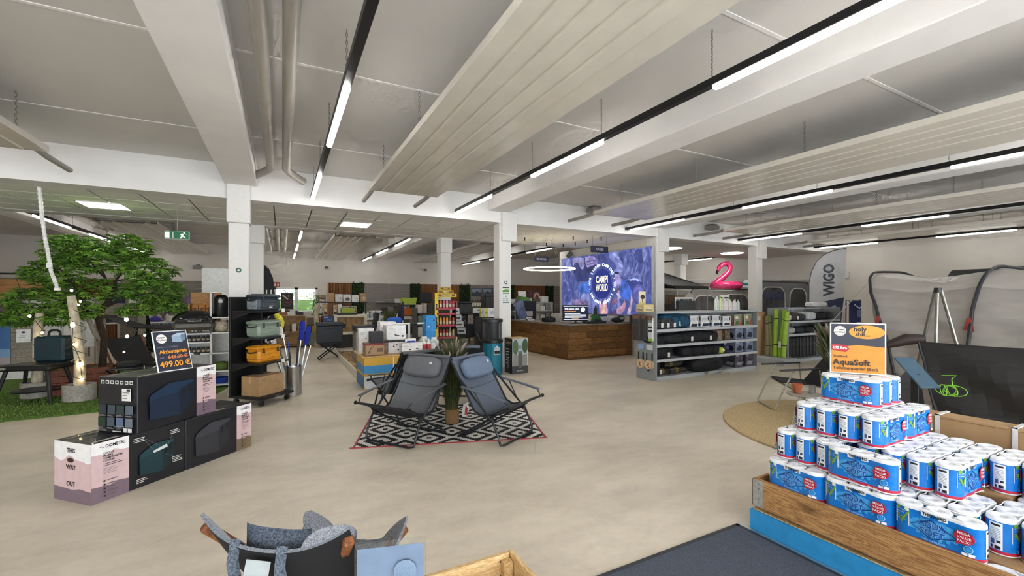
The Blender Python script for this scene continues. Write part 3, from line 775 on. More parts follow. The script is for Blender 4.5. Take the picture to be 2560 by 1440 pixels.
# acrylic sign holder on a post
t = thing('sign_holder', 'clear acrylic sign holder with a pale blue sheet', 'sign', G(977, 1440, .70), rz=R(-16))
t.location.z = 0
b = MB(); b.box(-.112, -.004, .47, .112, .002, .818, C('#d9e7f2', .05, trans=.9, alpha=.12, n=0), .002); b.build('acrylic_pocket', t)
b = MB(); b.box(-.104, .0025, .48, .104, .004, .795, C('#71859f', .55)); b.build('paper_sheet', t)
f = Face((0, -.0055, 0), (1, 0, 0), (0, 0, 1)); f.disc(.045, .715, .036, S('#74899f')); f.text('CAMPI', .045, .722, .014, S('#687d98')); f.text('WORLD', .045, .704, .014, S('#687d98')); f.build('print', t)
b = MB(); b.cyl((0, .02, .01), (0, .02, .60), .012, '#2a2c2f', 10); b.build('post', t)
b = MB(); b.lathe([(.13, 0), (.13, .008), (.02, .014)], '#2a2c2f', 20, (0, .02, 0)); b.build('foot', t)
# slatted crate at the lower edge
K0 = G(1270, 1375, .40)
t = thing('wooden_crate', 'pale pine crate corner at the lower picture edge', 'crate', (K0.x, K0.y, 0))
PX = wood_mat('#c29a62', '#e6c793', (2, 12, 12), nm='pine_x'); PY = wood_mat('#c29a62', '#e6c793', (12, 2, 12), nm='pine_y')
for k in range(3):
    z1 = .40 - k * .135; z0 = z1 - .125
    b = MB(); b.box(-.42, -.022, z0, -.004, 0, z1, PX, .002); b.ell((-.05, -.023, z1 - .03), (.006, .003, .006), '#4a4038', 8, 4); b.ell((-.05, -.023, z0 + .03), (.006, .003, .006), '#4a4038', 8, 4); b.build('board', t)
    b = MB(); b.box(.0, -.60, z0, .022, .002, z1, PY, .002); b.build('board', t)
    for o in (-.63,):
        b = MB(); b.box(-.42, o, z0, -.004, o + .022, z1, PX, .002); b.build('board', t)
    b = MB(); b.box(-.445, -.60, z0, -.422, .002, z1, PY, .002); b.build('board', t)
b = MB(); b.box(-.05, -.06, .0, -.006, -.022, .38, PALE); b.build('corner_post', t)
b = MB(); b.box(-.42, -.60, 0, -.004, -.02, .018, PALE); b.build('bottom_board', t)
# ------------------------------------------------------------------ cooler cartons at the left
INK = C('#15161c', .45, n=.06, ns=10, coat=.2)
PINK, PURP, OFFW = S('#d5b9ba', r=.5), S('#7d6a76', r=.5), S('#f1efef', r=.5)
def wave(f, u0, u1, v, m, top, amp, ph):
    n = 10; pts = [(u0 + (u1 - u0) * i / n, v + amp * math.sin(ph + i * .9) + amp * .6 * math.sin(ph * 2 + i * 1.7)) for i in range(n + 1)]
    for i in range(n):
        f.poly([pts[i], pts[i + 1], (pts[i + 1][0], top), (pts[i][0], top)], m); f.k -= 1
    f.k += 1
def panel(f, u0, u1, H, low):
    f.rect(u0, 0, u1, H, PINK); wave(f, u0, u1, H * .80, OFFW, H, .012, 2.0)
    wave(f, u0, u1, H * .26, low, 0, .006, 1.0)
    W = u1 - u0; a = u0 + W * .30
    f.poly([(u0 + W * .20, H * .915), (u0 + W * .25, H * .935), (u0 + W * .30, H * .915), (u0 + W * .265, H * .915), (u0 + W * .25, H * .922), (u0 + W * .235, H * .915)], S('#16161a'))
    f.poly([(u0 + W * .27, H * .90), (u0 + W * .33, H * .925), (u0 + W * .30, H * .90)], S('#16161a'))
    f.text('DOMETIC', u0 + W * .36, H * .918, H * .052, S('#16161a'), 'l', bold=.02, mw=W * .52)
    for k, s_ in enumerate(('CFX3 35', 'MOBILE', 'COMPRESSION', 'COOLER')): f.text(s_, a, H * (.80 - k * .042), H * .030, S('#2c2024'), 'l', bold=.03, mw=W * .5)
    f.lines(a, H * .62, W * .55, 2, H * .03, H * .010, S('#5a474c')); f.lines(a, H * .54, W * .45, 4, H * .028, H * .007, S('#9c8486'))
    for k in range(5):
        f.disc(a + W * .02, H * (.34 - k * .062), H * .017, S('#2a2024'), n=10); f.rect(a + W * .10, H * (.335 - k * .062), a + W * (.36 - .03 * (k % 3)), H * (.35 - k * .062), S('#6d5a62'))
def cooler_art(f, u, v, w_, h, c1, c2, c3):
    f.poly([(u, v + h * .08), (u + w_ * .66, v), (u + w_ * .62, v + h * .70), (u - w_ * .01, v + h * .62)], c1)
    f.poly([(u + w_ * .66, v), (u + w_ * .93, v + h * .28), (u + w_ * .97, v + h * .82), (u + w_ * .62, v + h * .70)], c2)
    f.poly([(u - w_ * .02, v + h * .62), (u + w_ * .63, v + h * .70), (u + w_ * .98, v + h * .84), (u + w_ * .96, v + h * .98), (u + w_ * .40, v + h), (u + w_ * .02, v + h * .76)], c3)
    f.poly([(u + w_ * .63, v + h * .70), (u + w_ * .98, v + h * .84), (u + w_ * .97, v + h * .92), (u + w_ * .64, v + h * .78)], c2)
    f.rect(u + w_ * .70, v + h * .58, u + w_ * .75, v + h * .78, S('#0d0f14')); f.rect(u + w_ * .85, v + h * .64, u + w_ * .89, v + h * .84, S('#0d0f14'))
def carton_box(nm, label, loc, rz, L, D, H, front, end):
    t = thing(nm, label, 'carton', loc, rz)
    b = MB(); b.box(0, 0, 0, L, D, H, INK, .004); b.build('box', t)
    f = Face((0, 0, 0), (1, 0, 0), (0, 0, 1)); front(f, L, H); f.build('front_print', t)
    f = Face((0, D, 0), (0, -1, 0), (0, 0, 1)); end(f, D, H); f.build('end_print', t)
    f = Face((0, 0, H), (1, 0, 0), (0, 1, 0)); f.rect(.0, D * .49, L, D * .51, S('#4a4238', r=.2)); f.rect(L * .06, D * .08, L * .30, D * .16, S('#b9b2a6')); f.rect(L * .40, D * .08, L * .62, D * .16, S('#b9b2a6')); f.rect(L * .06, D * .8, L * .4, D * .86, S('#8d877c')); f.build('top_print', t)
    return t
H1 = .467
def fr1(f, L, H):
    panel(f, 0, L * .36, H, PURP); u = L * .46; k = S('#1d4b52'); cooler_art(f, u, H * .18, L * .40, H * .55, S('#12333a'), S('#0c242a'), S('#173f46'))
    f.poly([(u + L * .14, H * .60), (u + L * .30, H * .66), (u + L * .31, H * .60), (u + L * .15, H * .56)], S('#cfd6d2'))
    g_ = S('#d4d4cf')
    for (a, c_, n_) in ((.39, .90, 3), (.80, .88, 3), (.82, .36, 4), (.42, .16, 3)): f.lines(L * a, H * c_, L * .13, n_, H * .03, H * .012, g_)
    for p_, q_ in (((.50, .86), (.60, .62)), ((.52, .86), (.72, .60)), ((.82, .82), (.76, .62)), ((.84, .38), (.74, .48))):
        f.poly([(L * p_[0], H * p_[1]), (L * q_[0], H * q_[1]), (L * q_[0] + .002, H * q_[1]), (L * p_[0] + .002, H * p_[1])], S('#8d948f'))
def en1(f, D, H):
    f.rect(0, 0, D, H, PINK); wave(f, 0, D, H * .72, OFFW, H, .02, 3.6); wave(f, 0, D, H * .22, PURP, 0, .006, 1.0)
    for s_, v in (('THIS', .86), ('WAY', .58), ('OUT', .30)): f.text(s_, D * .47, H * v, H * .075, S('#2a2024'), bold=.03)
    f.disc(D * .46, H * .70, D * .09, S('#5a3a2c'), ry=H * .040); f.disc(D * .46, H * .695, D * .07, S('#241410'), ry=H * .030)
def fr2(f, L, H):
    panel(f, L * .75, L, H, S('#7d6a50')); cooler_art(f, L * .12, H * .16, L * .52, H * .66, S('#2f2f36'), S('#26262c'), S('#3b3b42'))
def en2(f, D, H): f.rect(.01, .01, D - .01, H - .01, S('#1a1b21'))
def fr3(f, L, H):
    panel(f, L * .72, L, H, PURP); cooler_art(f, L * .12, H * .14, L * .56, H * .66, S('#11243c'), S('#0d1b2e'), S('#152e4a'))
def en3(f, D, H):
    for k in range(7): f.rect(D * (.08 + k * .125), H * .875, D * (.17 + k * .125), H * .94, S('#c9cbc6')); f.rect(D * (.10 + k * .125), H * .89, D * (.15 + k * .125), H * .92, S('#22242a'))
    f.rect(D * .64, H * .58, D * .87, H * .80, S('#e3e4df')); f.rect(D * .76, H * .75, D * .85, H * .79, S('#2a2a2a'))
    for r_ in range(3): f.lines(D * .66, H * (.72 - r_ * .05), D * .18, 1, .1, H * .018, S('#8d8f8c'))
    for r_ in range(2):
        for k in range(4):
            f.rect(D * (.06 + k * .23), H * (.34 - r_ * .22), D * (.25 + k * .23), H * (.50 - r_ * .22), S(['#26313a', '#3d4a52', '#2f3a3a', '#55606a', '#1d3a2c', '#4a5660', '#5f6f8a', '#6d7680'][r_ * 4 + k]))
            f.lines(D * (.06 + k * .23), H * (.315 - r_ * .22), D * .17, 2, H * .015, H * .006, S('#9da09c'))
    f.rect(D * .72, H * .03, D * .80, H * .10, S('#dfe0dc')); f.rect(D * .83, H * .03, D * .93, H * .10, S('#dfe0dc')); f.rect(D * .45, H * .03, D * .66, H * .05, S('#c9cac6')); f.text('DOMETIC 35', D * .62, H * .125, H * .026, S('#d9d9d4'))
    f.lines(D * .06, H * .08, D * .3, 3, H * .02, H * .008, S('#8d8f8c'))
carton_box('cooler_carton', 'front left cooler carton with pink THIS WAY OUT end panel', (-1.30, 4.48, 0), R(45), .715, .435, H1, fr1, en1)
carton_box('cooler_carton', 'right lower cooler carton with dark grey cooler picture', (-1.30 + .722 * .7071, 4.48 + .722 * .7071, 0), R(45), .70, .435, H1, fr2, en2)
carton_box('cooler_carton', 'top cooler carton with blue cooler picture and icon row', (-1.065, 4.665, H1 + .001), R(52), .77, .40, H1, fr3, en3)
# price sign leaning on the top carton
p = G(440, 927, H1 * 2 + .004)
t = thing('price_sign', 'leaning price sign with orange 499.00 on the cooler cartons', 'price sign', p, rz=R(40))
b = MB(); b.M = Matrix.Rotation(R(-16), 4, 'X'); b.box(-.145, -.004, .003, .145, .004, .375, C('#eceeee', .3), .002); b.build('board', t)
Mx = Matrix.Rotation(R(-16), 4, 'X')
f = Face(Mx @ Vector((0, -.0045, .003)), (1, 0, 0), Mx @ Vector((0, 0, 1))); f.rect(-.137, .008, .137, .364, S('#23273a'))
f.disc(-.075, .30, .042, S('#efece6')); f.text('CAMPI', -.075, .309, .015, S('#34343a'), bold=.02); f.text('WORLD', -.075, .288, .015, S('#34343a'), bold=.02); cooler_art(f, .01, .26, .12, .085, S('#8fa6bb'), S('#6d8399'), S('#a9bccb'))
f.text('Kompressor Kuehlbox', -.12, .222, .013, S('#8d90a4'), 'l', mw=.2)
O2 = S('#f0a030'); f.text('Aktionspreis', .0, .178, .034, O2, bold=.03, mw=.23); f.text('statt', -.10, .128, .014, S('#8d90a4')); f.text('649.00 \u20ac', .03, .125, .032, S('#e58a4a'), bold=.02, mw=.17); f.rect(-.055, .122, .115, .126, S('#e58a4a')); f.text('499.00 \u20ac', .0, .062, .052, O2, bold=.03, mw=.255)
f.build('print', t)
b = MB(); b.M = None; b.tube([(0, .10, .27), (0, .15, .004)], .004, '#d9dada', 6); b.build('prop', t)

# ------------------------------------------------------------------ rug with diamond pattern
def rug_mat():
    m = bpy.data.materials.new('m_rug'); m.use_nodes = True
    nt = m.node_tree; N = nt.nodes; L = nt.links; p = N['Principled BSDF']; p.inputs['Roughness'].default_value = .8
    tc = N.new('ShaderNodeTexCoord'); sp = N.new('ShaderNodeSeparateXYZ'); L.new(tc.outputs['Object'], sp.inputs[0])
    def mth(op, a, v=None, b_=None):
        q = N.new('ShaderNodeMath'); q.operation = op
        if isinstance(a, (int, float)): q.inputs[0].default_value = a
        else: L.new(a, q.inputs[0])
        if b_ is not None: L.new(b_, q.inputs[1])
        elif v is not None: q.inputs[1].default_value = v
        return q.outputs[0]
    def fold(o, per, q): return mth('SNAP', mth('PINGPONG', o, per), q)
    fx = fold(sp.outputs['X'], .265, .0265); fy = fold(sp.outputs['Y'], .212, .0265)
    s1 = mth('ADD', fx, b_=mth('MULTIPLY', fy, 1.0))
    band = mth('PINGPONG', mth('ADD', s1, .02), .0795)
    k = mth('GREATER_THAN', band, .0398)
    mx = N.new('ShaderNodeMix'); mx.data_type = 'RGBA'; mx.inputs['A'].default_value = (*lin('#11120f'), 1); mx.inputs['B'].default_value = (*lin('#e8e6df'), 1)
    L.new(k, mx.inputs['Factor']); L.new(mx.outputs['Result'], p.inputs['Base Color'])
    nb = N.new('ShaderNodeTexNoise'); nb.inputs['Scale'].default_value = 180; bp = N.new('ShaderNodeBump'); bp.inputs['Strength'].default_value = .15; L.new(nb.outputs[0], bp.inputs['Height']); L.new(bp.outputs[0], p.inputs['Normal'])
    return m
t = thing('patterned_rug', 'black and white diamond rug with red border under the deck chairs', 'rug', (.66, 4.88, 0), rz=math.atan2(-.66, 2.02))
RW, RD = 2.12, 1.70
b = MB(); b.grid(lambda u, v: (.02 + (RW - .04) * u, .02 + (RD - .04) * v, .006 + .002 * math.sin(u * 23) * math.sin(v * 17)), 24, 18, rug_mat(), .005); b.build('woven_field', t, sharp=0)
RED = C('#a03a3e', .7, n=.1, ns=60)
b = MB()
b.box(-.03, 0, 0, RW, .022, .008, RED); b.box(0, RD - .022, 0, RW, RD, .008, RED); b.box(0, .022, 0, .022, RD - .022, .008, RED); b.box(RW - .022, .022, 0, RW, RD - .022, .008, RED); b.build('border', t)

# ------------------------------------------------------------------ folding deck chairs
FRM = C('#23262b', .35, m=.3, n=.05); GRY = C('#565a60', .4, m=.2)
def deck_chair(label, loc, rz, fab, back, pillow, armc):
    t = thing('deck_chair', label, 'chair', loc, rz, 'folding deck chairs on the rug')
    W = .325
    prof = [(0, .440), (-.10, .395), (-.22, .335), (-.34, .300), (-.43, .315), (-.50, .40), (-.58, .53), (-.66, .665), (-.74, .80), (-.79, .875)]
    def pp(v):
        x = v * (len(prof) - 1); i = min(int(x), len(prof) - 2); f_ = x - i
        return prof[i][0] * (1 - f_) + prof[i + 1][0] * f_, prof[i][1] * (1 - f_) + prof[i + 1][1] * f_
    def sl(u, v):
        y, z = pp(v); q = 1 - (2 * u - 1) ** 2
        hw = W - .012 - .02 * math.sin(math.pi * min(1, max(0, (v - .35) / .65))) * .5
        return ((2 * u - 1) * hw, y - .030 * q * (v > .45), z - .045 * q * math.sin(math.pi * min(1, v * 1.05)) + .004)
    b = MB(); b.grid(lambda u, v: sl(1 - u, v), 12, 27, fab, .016, back); b.build('fabric_seat', t, sharp=60)
    b = MB()
    for v in (.42, .70): b.tube([Vector(sl(u / 8, v)) + Vector((0, .004, .006)) for u in range(9)], .005, GRY, 5)
    b.build('seam', t)
    # side rails carrying the fabric
    for s in (-1, 1):
        b = MB(); b.tube([(s * W, .02, .442), (s * W, -.08, .405), (s * W, -.22, .335), (s * W, -.36, .305), (s * W, -.46, .345), (s * W, -.58, .54), (s * W, -.80, .885)], .0125, FRM, 8); b.build('side_rail', t)
        b = MB()
        for k in range(7):
            y, z = pp(.10 + .10 * k); b.tube([(s * W, y, z + .005), (s * (W - .035), y - .012, z - .004)], .0045, FRM, 4)
        b.build('bungee_lacing', t)
        # front leg frame and rear leg frame cross at the joint
        b = MB(); b.tube([(s * (W + .02), -.70, .735), (s * (W + .02), -.42, .47), (s * (W + .02), -.20, .27), (s * (W + .02), -.12, .10), (s * (W + .015), -.10, .03), (s * (W - .06), -.10, .013)], .0125, FRM, 8); b.build('leg', t)
        b = MB(); b.tube([(s * (W - .01), -.16, .345), (s * (W - .01), -.36, .22), (s * (W - .01), -.64, .06), (s * (W - .015), -.70, .022), (s * (W - .08), -.71, .013)], .0125, FRM, 8); b.build('leg', t)
        b = MB(); b.box(s * (W + .005) - .022, -.27, .27, s * (W + .005) + .022, -.20, .325, BLACK, .006); b.build('joint', t)
        b = MB()
        b.M = None
        b.tube([(s * (W + .045), -.60, .605), (s * (W + .05), -.40, .575), (s * (W + .05), -.20, .542), (s * (W + .045), -.03, .51)], .026, armc, 8, ry=.012); b.build('armrest', t)
        b = MB(); b.tube([(s * (W + .04), -.05, .512), (s * (W + .01), .01, .45)], .007, FRM, 6); b.tube([(s * (W + .04), -.45, .59), (s * (W + .02), -.33, .40)], .007, FRM, 6); b.build('arm_strut', t)
    b = MB(); b.cyl((-W - .05, .015, .443), (W + .05, .015, .443), .0135, FRM, 8); b.cyl((-W - .06, .015, .443), (-W - .045, .015, .443), .021, BLACK, 10); b.cyl((W + .045, .015, .443), (W + .06, .015, .443), .021, BLACK, 10); b.build('front_bar', t)
    b = MB(); b.cyl((-W + .06, -.10, .013), (W - .06, -.10, .013), .0125, FRM, 8); b.build('floor_bar', t)
    b = MB(); b.cyl((-W + .08, -.71, .013), (W - .08, -.71, .013), .0125, FRM, 8); b.build('floor_bar', t)
    b = MB(); b.cyl((-W, -.80, .885), (W, -.80, .885), .013, FRM, 8); b.grid(lambda u, v: ((2 * u - 1) * (W - .01), -.80 + .022 * math.cos(v * 6.283), .885 + .022 * math.sin(v * 6.283)), 6, 10, fab); b.build('top_bar', t)
    if pillow:
        b = MB(); b.M = Matrix.Translation((0, -.660, .770)) @ Matrix.Rotation(R(30), 4, 'X')
        b.ell((0, 0, 0), (.262, .066, .125), pillow, 22, 12, e=.55); o = b.build('neck_pillow', t, sharp=80)
        b = MB(); b.M = Matrix.Translation((0, -.660, .770)) @ Matrix.Rotation(R(30), 4, 'X'); b.box(-.17, .056, .02, -.14, .068, .045, '#d8dad9'); b.build('tag', o)
    return t
GFAB = C('#67696c', .9, n=.10, ns=160, b=.3, bs=240); BFAB = C('#5f6876', .9, n=.10, ns=160, b=.3, bs=240); KFAB = C('#0c0c10', .9, n=.1, ns=80)
deck_chair('grey padded deck chair at the front left of the rug', (.945, 4.74, .008), R(125), GFAB, KFAB, C('#636569', .9, n=.10, ns=120, b=.6, bs=30), GRY)
deck_chair('blue padded deck chair at the front right of the rug', (2.39, 4.22, .008), R(210), BFAB, KFAB, C('#66748a', .9, n=.10, ns=120, b=.6, bs=30), C('#555e6b', .4))
deck_chair('black backed deck chair facing away behind the grey one', (1.44, 6.50, .0), R(17), GFAB, KFAB, None, GRY)
deck_chair('black backed deck chair facing away behind the blue one', (2.60, 6.72, .0), R(-24), BFAB, KFAB, None, GRY)
b = MB(); b.box(-.05, -.002, 0, .05, .002, .15, '#e9e3e0'); b.box(-.03, -.004, .02, .03, -.002, .12, '#b8342f')
p = G(1164, 1042, .0); p.z = .0085
b = MB(); b.prism([(-.045, 0), (.0, 0), (.05, .09), (.03, .19), (-.03, .16), (-.05, .06)], -.002, .002, C('#ece6e2', .6), 'y'); b.prism([(-.015, .01), (.02, .03), (.03, .10), (.0, .15)], -.004, -.002, C('#b8342f', .6), 'y')
solo(b, 'hang_tag', 'red and white hang tag beside the plant pot on the rug', 'tag', p, rz=R(-20))

# grass plant in a basket between the chairs
p = G(1130, 1056, .008)
t = thing('potted_grass', 'tall ornamental grass with pink plumes in a woven basket', 'plant', p)
b = MB(); b.lathe([(.0, .0), (.080, .0), (.086, .01), (.092, .10), (.092, .175), (.084, .18), (.080, .165), (0, .16)], C('#8a6a44', .9, n=.3, ns=90, b=.8, bs=90, st=(1, 1, 4)), 22); b.build('basket', t)
g = random.Random(5); gm = [C(c_, .6) for c_ in ('#3f4a24', '#323e1c', '#525a2e', '#262f16', '#6a6a3c')]
b = MB()
for i in range(2600):
    a = g.uniform(0, 6.283); r0 = g.uniform(0, .075); h = g.uniform(.45, .98); lean = g.uniform(.05, .30) * (1.25 if h < .7 else .8); w_ = g.uniform(.0016, .0034)
    ca, sa = math.cos(a), math.sin(a); P_ = []
    for k in range(5):
        s = k / 4; P_.append(Vector((ca * (r0 + lean * s ** 1.8), sa * (r0 + lean * s ** 1.8), .16 + h * s - (.10 * lean * s ** 4))))
    m = g.choice(gm); sd = Vector((-sa, ca, 0))
    vs = []
    for k, q in enumerate(P_): wv = w_ * (1 - (k / 4) ** 2 * .9); vs += [q - sd * wv, q + sd * wv]
    b.add(vs, [(2 * k, 2 * k + 1, 2 * k + 3, 2 * k + 2) for k in range(4)], m)
o = b.build('grass_blades', t); o['kind'] = 'stuff'
for i in range(13):
    a = i * 2.4; lean = g.uniform(.08, .24); h = g.uniform(.74, .93); b = MB()
    pts = [Vector((math.cos(a) * lean * s ** 1.6, math.sin(a) * lean * s ** 1.6, .16 + h * s)) for s in (.4, .7, .85)]
    e = pts[-1]; d = (pts[-1] - pts[-2]).normalized(); pts2 = [e, e + d * .05, e + d * .10 + Vector((math.cos(a) * .01, math.sin(a) * .01, -.003)), e + d * .15 + Vector((math.cos(a) * .03, math.sin(a) * .03, -.012))]
    b.tube(pts, .002, gm[2], 4); b.tube(pts2, [.004, .012, .011, .002], C('#b9a09a', .9, n=.2, ns=90, b=.6, bs=150), 7); b.build('plume', t)

# ------------------------------------------------------------------ black rolling rack with coolers
rk = (-.27, 7.32, 0); rz_ = R(45)
t = thing('display_rack', 'black rolling display rack with shelves beside the left column', 'rack', rk, rz_)
KM = C('#121214', .5, n=.05)
b = MB(); b.box(0, 0, .10, .62, .62, .14, KM, .004); b.build('platform', t)
f = Face((0, 0, .10), (1, 0, 0), (0, 0, 1)); f.text('DOMETIC', .31, .02, .02, S('#8d8d8d')); f.build('print', t)
b = MB(); b.box(0, .585, .14, .66, .62, 1.615, KM, .003); b.build('back_panel', t)
b = MB(); b.box(.28, .30, .14, .32, .585, 1.40, KM, .003); b.build('spine', t)
for z in (.605, .985, 1.385):
    b = MB(); b.box(-.01, .06, z, .60, .585, z + .022, KM, .002); b.prism([(.585, z - .12), (.585, z), (.20, z)], .02, .035, KM, 'x'); b.prism([(.585, z - .12), (.585, z), (.20, z)], .56, .575, KM, 'x'); b.build('shelf', t)
for x in (.07, .55):
    for y in (.07, .55):
        b = MB(); b.cyl((x - .018, y, .04), (x + .018, y, .04), .040, C('#1a1a1c', .5), 14); b.box(x - .025, y - .02, .05, x + .025, y + .02, .10, '#3a3a3c'); b.build('caster', t)
M45 = Matrix.Translation(Vector(rk)) @ Matrix.Rotation(rz_, 4, 'Z')
def hard_cooler(label, x, y, z, body, lid, dark, win=False):
    t = thing('cool_box', label, 'cool box', M45 @ Vector((x, y, z)), rz_, 'cool boxes on the black rack')
    L, D, H = .44, .27, .245
    b = MB(); n = 10
    def lev(z, k, m_): return z
    for (z0, s0, z1, s1) in ((0, .90, .02, .93), (.02, .93, H * .80, 1.0)):
        def ring(z, s): return [(sx * (L / 2 - .03 * (1 - c2)) * s if True else 0, sy * D / 2 * s, z) for sx, sy, c2 in ((-1, -1, 0), (1, -1, 0), (1, 1, 0), (-1, 1, 0))]
    b.box(-L / 2 * .93, -D / 2 * .93, 0, L / 2 * .93, D / 2 * .93, H * .40, body, .025)
    b.box(-L / 2 * .965, -D / 2 * .965, H * .12, L / 2 * .965, D / 2 * .965, H * .80, body, .03)
    b.build('body', t)
    b = MB(); b.box(-L / 2, -D / 2, H * .78, L / 2, D / 2, H, lid, .022); b.box(-L * .36, -D * .30, H * .985, L * .36, D * .30, H * 1.04, lid, .012); b.build('lid', t)
    b = MB(); b.box(-L * .30, -D / 2 * .965 - .006, H * .22, L * .34, -D / 2 * .95, H * .50, body, .004); b.build('front_recess', t)
    for u in (-.13, .13):
        b = MB(); b.box(u - .016, -D / 2 - .012, H * .62, u + .016, -D / 2 + .004, H * .88, dark, .005); b.box(u - .022, -D / 2 - .016, H * .60, u + .022, -D / 2 - .002, H * .68, dark, .004); b.build('latch', t)
    for s in (-1, 1):
        b = MB(); b.tube([(s * L / 2 * .97, -.09, H * .70), (s * (L / 2 + .018), -.085, H * .66), (s * (L / 2 + .02), 0, H * .60), (s * (L / 2 + .018), .085, H * .66), (s * L / 2 * .97, .09, H * .70)], .010, dark, 6); b.build('handle', t)
    f = Face((0, -D / 2 * .965 - .0065, 0), (1, 0, 0), (0, 0, 1)); f.text('DOMETIC', .02, H * .30, .014, S('#2c2f33') if not win else S('#cfd3d4')); f.build('lettering', t)
    if win:
        b = MB(); b.box(-L / 2 * .965 - .004, -.09, H * .10, -L / 2 * .95, .09, H * .66, C('#7b8388', .25, n=.15, ns=20), .02); b.build('moulded_panel', t)
        f = Face((0, -D / 2 * .965 - .0066, 0), (1, 0, 0), (0, 0, 1)); f.rect(-.03, H * .18, .03, H * .24, S('#e2ddd0')); f.build('sticker', t)
hard_cooler('dark slate cool box on the top shelf of the black rack', .30, .27, 1.408, C('#3d454d', .5), C('#343c44', .5), C('#1e2226', .4), True)
hard_cooler('sage green cool box on the black rack', .30, .27, 1.008, C('#8b9a8a', .5), C('#92a191', .5), C('#2c302e', .4))
hard_cooler('orange yellow cool box on the black rack', .30, .27, .628, C('#e0941e', .5), C('#e59c26', .5), C('#2a2622', .4))
t = thing('rack_carton', 'brown carton on the bottom platform of the black rack', 'carton', M45 @ Vector((.04, .08, .141)), rz_)
b = MB(); b.box(0, 0, 0, .46, .34, .29, CARD, .004); b.build('box', t)
f = Face((0, 0, 0), (1, 0, 0), (0, 0, 1)); f.ring(.31, .13, .06, .003, S('#7d6140')); f.rect(.24, .06, .40, .064, S('#7d6140')); f.lines(.05, .25, .1, 2, .02, .006, S('#6d5436')); f.build('print', t)
b = MB(); b.box(-.002, .14, .0, .0, .20, .05, '#b99a70'); b.box(.0, .145, .289, .46, .195, .2915, '#c7aa80'); b.box(-.002, .145, .19, .0, .195, .29, '#c7aa80'); b.build('tape', t)
# price tags clipped to the shelves
for k, (x, z) in enumerate(((.46, 1.385), (.46, .985), (.46, .605))):
    b = MB(); b.box(-.03, -.004, -.005, .03, 0, .05, C('#eceae4', .5)); solo(b, 'price_tag', '%s white price tag from the top on the black rack' % ORD[k], 'price tag', M45 @ Vector((x, .058, z)), rz_, 'price tags on the black rack')

# ------------------------------------------------------------------ perforated steel bin with brushes
bc = Vector((.17, 8.10, 0))
def perf_mat():
    m = C('#b4b4b2', .25, m=.9, n=.06, ns=30).copy(); m.name = 'm_perforated_steel'; nt = m.node_tree; N = nt.nodes; L = nt.links
    v = N.new('ShaderNodeTexVoronoi'); v.inputs['Scale'].default_value = 70; v.inputs['Randomness'].default_value = 0
    tc = N.new('ShaderNodeTexCoord'); L.new(tc.outputs['Object'], v.inputs['Vector'])
    bp = N.new('ShaderNodeBump'); bp.inputs['Strength'].default_value = .5; bp.inputs['Distance'].default_value = .004; L.new(v.outputs[0], bp.inputs['Height']); L.new(bp.outputs[0], N['Principled BSDF'].inputs['Normal'])
    return m
t = thing('steel_bin', 'perforated steel bin holding brushes and poles', 'bin', bc)
b = MB(); b.lathe([(.0, .01), (.118, .01), (.124, .0), (.124, .46), (.127, .47), (.124, .48), (.118, .47), (.118, .02), (0, .02)], perf_mat(), 28); b.build('bin', t)
g = random.Random(9)
items = [  # dx, dy, tilt x, tilt y, length, colour, head
    (-.06, -.02, -.30, .02, 1.05, '#d7d9da', 'wash'), (-.03, .02, -.24, .10, 1.00, '#3a3f46', 'wash2'), (.0, .04, -.16, .06, 1.12, '#d7d9da', 'fluffy'), (.02, -.03, .10, .0, 1.18, '#cfd2d6', 'blue'), (.05, .0, .17, .06, 1.10, '#cfd2d6', 'blue2'), (.06, .03, .26, .04, .95, '#dcdcdc', 'dark'), (-.01, -.05, -.08, -.02, .86, '#1d3c9a', 'none'), (.03, .05, .05, .08, .92, '#2a2c30', 'none'), (-.05, .05, -.36, .08, .98, '#2d5a66', 'grip')]
